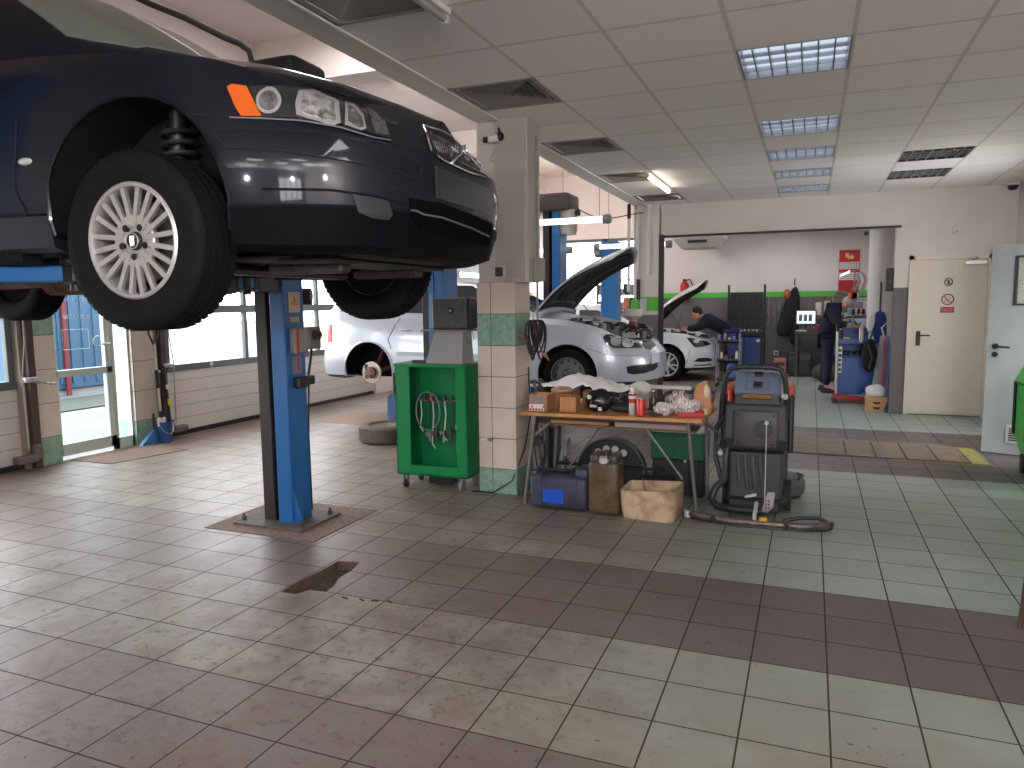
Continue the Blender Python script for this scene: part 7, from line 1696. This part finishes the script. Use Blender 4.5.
b = MB(); b.loft([[(-.16, -.08, .16), (-.06, -.10, .14), (-.06, 0, .14), (-.16, 0, .16)], [(-.13, -.10, .5), (-.0, -.11, .54), (-.0, .02, .54), (-.13, .02, .5)]]); b.noise(.015, 12, 4); b.build('white_cloth', ragw, t, sub=1)
b = MB(); b.cyl((.03, .12, -.85), (.03, .12, .9), .014); b.box((-.1, .02, -.85), (.16, .22, -.83)); b.build('stand_pole', dgrey, t)
t = thing('coat_rack', 'cluttered metal rack with parts and lamp in front of the white column', 'rack', (.66, 12.55, 0))
b = MB()
for x, y in ((-.04, .35), (.2, .35), (.2, .6)): b.cyl((x, y, 0), (x, y, 1.95), .012, seg=8)
b.box((-.06, .33, 1.25), (.22, .62, 1.265)); b.box((-.06, .33, 1.5), (.22, .62, 1.515)); b.build('frame', mgrey, t)
random.seed(5)
for k in range(30):
    b = MB(); x = random.uniform(-.10, .22); z_ = random.choice((1.27, 1.52, 1.72)); 
    if z_ > 1.6: b.tube([(x, .35, 1.9), (x+.03, .33, 1.8), (x-.02, .33, 1.65)], .008, seg=6)
    else: b.cbox((x, .36, z_+.05), (.06, .08, .1), .01)
    b.build('stored_part', [lgrey, mat('part_blue', sr(120, 150, 180), .5), red, mgrey, mat('part_orange', sr(190, 120, 60), .5)][k % 5], t)
b = MB(); b.tube([(.1, .35, 1.9), (-.0, .3, 1.97), (-.14, .25, 1.95)], .008); b.build('lamp_arm', mgrey, t); b = MB(); b.loft([[(-.26, .19, 1.87), (-.12, .19, 1.93), (-.12, .29, 1.93), (-.26, .29, 1.87)], [(-.24, .2, 1.90), (-.12, .2, 1.96), (-.12, .28, 1.96), (-.24, .28, 1.90)]]); b.build('lamp_shade', mat('lamp_white', (1, 1, 1), .4, emit=(1, 1, 1), estr=1.5), t)
t = thing('loudspeaker', 'black loudspeaker box on the edge of the opening above the grey paint', 'loudspeaker', (.97, 11.15, 1.62)); b = MB(); b.box((-.05, -.10, 0), (.03, .10, .30), .01); b.build('cabinet', black, t); b = MB(); b.cyl((-.01, -.102, .12), (-.01, -.108, .12), .03, seg=18); b.build('cone', dgrey, t)
b = MB(); b.box((.03, -.02, .1), (.055, .02, .2)); b.build('bracket', dgrey, t)
for k, (x, m) in enumerate(((1.0, mat('broom_blue', sr(40, 70, 160), .4)), (.965, mat('broom_red', sr(170, 40, 50), .4)))):
    t = thing('broom', '%s broom handle leaning beside the grey doorway edge' % ('blue' if k == 0 else 'dark red'), 'broom', (x-.02*k, 11.12+.14*k, 0)); b = MB(); b.cyl((-.02, -.10, .05), (.0, .02, .95), .012, seg=10); b.build('handle', m, t); b = MB(); b.cbox((-.02, -.10, .03), (.06, .14, .06), .01); b.build('head', dgrey, t)
# shelving rack near the bright facade
t = thing('storage_rack', 'dark metal storage rack standing before the bright far window', 'shelf', (-3.85, 16.2, 0))
b = MB()
for x in (-.55, .55):
    for y in (-.2, .2): b.box((x-.02, y-.02, 0), (x+.02, y+.02, 2.0))
b.build('uprights', dgrey, t, smooth=False)
for z_ in (.4, .85, 1.3, 1.65, 1.98):
    b = MB(); b.box((-.57, -.22, z_), (.57, .22, z_+.025)); b.build('shelf_board', mgrey, t, smooth=False)
random.seed(30)
for k in range(16):
    x = -4.35+.14*(k % 8); zz = (1.678 if k >= 8 else 1.328); h_ = random.uniform(.12, .28); w_ = random.uniform(.045, .06)
    b = MB(); b.box((-w_, -.12, 0), (w_, .12, h_), .01); o = b.build('storage_box', [dgrey, lgrey, black, mgrey, mat('part_orange', sr(190, 120, 60), .5)][k % 5], loc=(x, 16.2, zz))
    tag(o, 'box on the %s of the dark storage rack, %s from its left end' % ('fourth shelf' if k >= 8 else 'third shelf', ['first', 'second', 'third', 'fourth', 'fifth', 'sixth', 'seventh', 'last'][k % 8]), 'box', 'boxes on the storage rack')
t = thing('wall_bracket', 'black hook bracket with a white pole on the left face of the far pier', 'bracket', (-2.50, 10.80, 1.66)); 
b = MB(); b.cyl((0, 0, 0), (0, 0, 1.1), .022, seg=10); b.build('pole', wt, t); b = MB(); b.cbox((0, 0, 1.16), (.05, .05, .22), .012); b.tube([(0, 0, 1.25), (.06, -.02, 1.28), (.11, -.02, 1.24), (.1, -.02, 1.18)], .008); b.build('bracket', black, t)
t = thing('wall_dispenser', 'small green and white boxes fixed on the far pier below the pipes', 'dispenser', (-2.30, 10.84, 1.42)); b = MB(); b.box((-.16, -.05, -.04), (-.04, .0, .12), .01); b.build('green_box', gs, t); b = MB(); b.box((-.03, -.06, -.06), (.06, 0, .14), .01); b.build('grey_box', lgrey, t); b = MB(); b.cyl((-.06, -.03, .12), (-.06, -.03, .42), .03, seg=12); b.build('black_bottle', black, t)
# blue drum under the raised silver wagon
t = thing('blue_drum', 'blue plastic drum on the floor under the rear of the silver car', 'drum', (-5.05, 8.55, 0)); b = MB(); b.lathe([(0, 0), (.19, 0), (.2, .02), (.2, .28), (.16, .32), (0, .32)], seg=28); b.build('body', mat('drum_blue', sr(84, 118, 160), .5, noise=.2), t); b = MB(); b.cyl((.08, 0, .32), (.08, 0, .34), .03); b.build('cap', black, t)
# cable reels, cups and small clutter on the open shelf of the blue trolley and the desk
random.seed(44)
desk = [('red_cup', 'red cup on the dark workbench beside the bright screen', 'cup', .12, red), ('paper_pile', 'small pile of white papers on the workbench left of the screen', 'papers', -.05, wt)]
t = thing('red_cup', desk[0][1], 'cup', (.10, 15.66, .892)); b = MB(); b.lathe([(0, 0), (.035, 0), (.045, .11), (.038, .11), (.03, .01), (0, .01)], seg=18); b.build('cup', red, t); b = MB(); b.tube([(.04, 0, .08), (.07, 0, .07), (.065, 0, .03), (.037, 0, .025)], .006); b.build('handle', red, t)
t = thing('paper_pile', 'small pile of white papers lying on the left end of the workbench', 'papers', (-.18, 15.68, .892)); b = MB()
for k in range(4): b.cbox((0, 0, .004+.008*k), (.2, .15, .006), rot=Euler((0, 0, .1*k)))
b.build('sheets', wt, t, smooth=False)
t = thing('yellow_box', 'small pale yellow box on the blue trolley beside the dark can', 'box', (.50, 12.10, .882)); b = MB(); b.box((-.04, -.03, 0), (.05, .03, .07), .004); b.build('box', mat('pale_yellow', sr(206, 190, 120), .6), t)
t = thing('grey_toolbag', 'grey tool bag on the floor between the trolley jack and the wall', 'bag', (.30, 14.9, 0)); b = MB(); b.ell((0, 0, .16), (.26, .16, .17), 20, 12); b.build('bag', dgrey, t); b = MB(); b.tube([(-.12, 0, .3), (-.06, 0, .42), (.06, 0, .42), (.12, 0, .3)], .014); b.build('handle', black, t)
# ------------------------------------------------------------------ daylight and render look
w = bpy.data.worlds.new('world'); SC.world = w; w.use_nodes = True; nt = w.node_tree; bg = nt.nodes['Background']
bg.inputs[0].default_value = (.93, .97, 1.0, 1); bg.inputs[1].default_value = 6.5
def area(name, loc, rot, sx, sy, portal=False, e=10, col=(.95, .97, 1.)):
    l = bpy.data.lights.new(name, 'AREA'); l.shape = 'RECTANGLE'; l.size = sx; l.size_y = sy
    if portal: l.cycles.is_portal = True
    else: l.energy = e; l.color = col
    o = bpy.data.objects.new(name, l); COL.objects.link(o); o.location = loc; o.rotation_euler = rot
for loc, rot, sx, sy in (((LW-.14, 2.4, 1.5), (0, -pi/2, 0), 1.4, 4.6), ((LW-.14, 5.45, 1.15), (0, -pi/2, 0), 2.3, .86), ((LW-.14, 8.5, 1.5), (0, -pi/2, 0), 1.4, 4.4), ((LW-.14, 13.4, 1.5), (0, -pi/2, 0), 1.4, 4.3),
                         (((LW-2.44)/2, YF+.15, 2.0), (-pi/2, 0, 0), 4.4, 2.4), ((1.2, -4.66, 1.8), (pi/2, 0, 0), 1.8, 1.4), ((FX1+.12, 9.1, 1.52), (0, pi/2, 0), 1.15, 1.4)):
    area('window_portal', loc, rot, sx, sy, True)
# unseen fill lights added to brighten the hall, back workshop, side room and high bay
for x, y in ((-.136, 1.15), (-.136, -.65), (-.136, -2.45), (1.064, .55), (1.064, -1.85), (-1.336, -1.8)): area('added_fill_light', (x, y, CZ-.01), (0, 0, 0), .55, .55, e=6)
for x, y in ((-.6, 12.2), (-.6, 15.3), (.7, 14.0)): area('added_fill_light', (x, y, 2.96), (0, 0, 0), 1.2, .15, e=9)
for y, t_, e_ in ((5.2, 1.25, 6), (7.3, 0, 25), (10.2, 1.2, 42), (15.0, 1.2, 42)): area('added_fill_light', (-4.9, y, 4.8), (t_, 0, 0), 1.4, .25, e=e_, col=(1., .95, .93))
area('added_fill_light', (3.1, 7.2, 2.58), (0, 0, 0), .8, .8, e=60)
for x, y in ((1.6, -1.2), (.9, -3.6), (-1.6, -3.8)):  # unseen point fills added behind the camera to brighten the hall
    l = bpy.data.lights.new('added_point_fill', 'POINT'); l.energy = 120; l.shadow_soft_size = .05; l.color = (.97, .97, 1.); o = bpy.data.objects.new('added_point_fill', l); COL.objects.link(o); o.location = (x, y, 2.35)
SC.view_settings.view_transform = 'Standard'; SC.view_settings.look = 'None'; SC.view_settings.gamma = 1; SC.view_settings.use_curve_mapping = False
SC.view_settings.exposure = 0.75
SC.cycles.max_bounces = 10; SC.cycles.diffuse_bounces = 6; SC.cycles.glossy_bounces = 4; SC.cycles.transparent_max_bounces = 12
SC.cycles.caustics_reflective = False; SC.cycles.caustics_refractive = False; SC.cycles.sample_clamp_indirect = 6
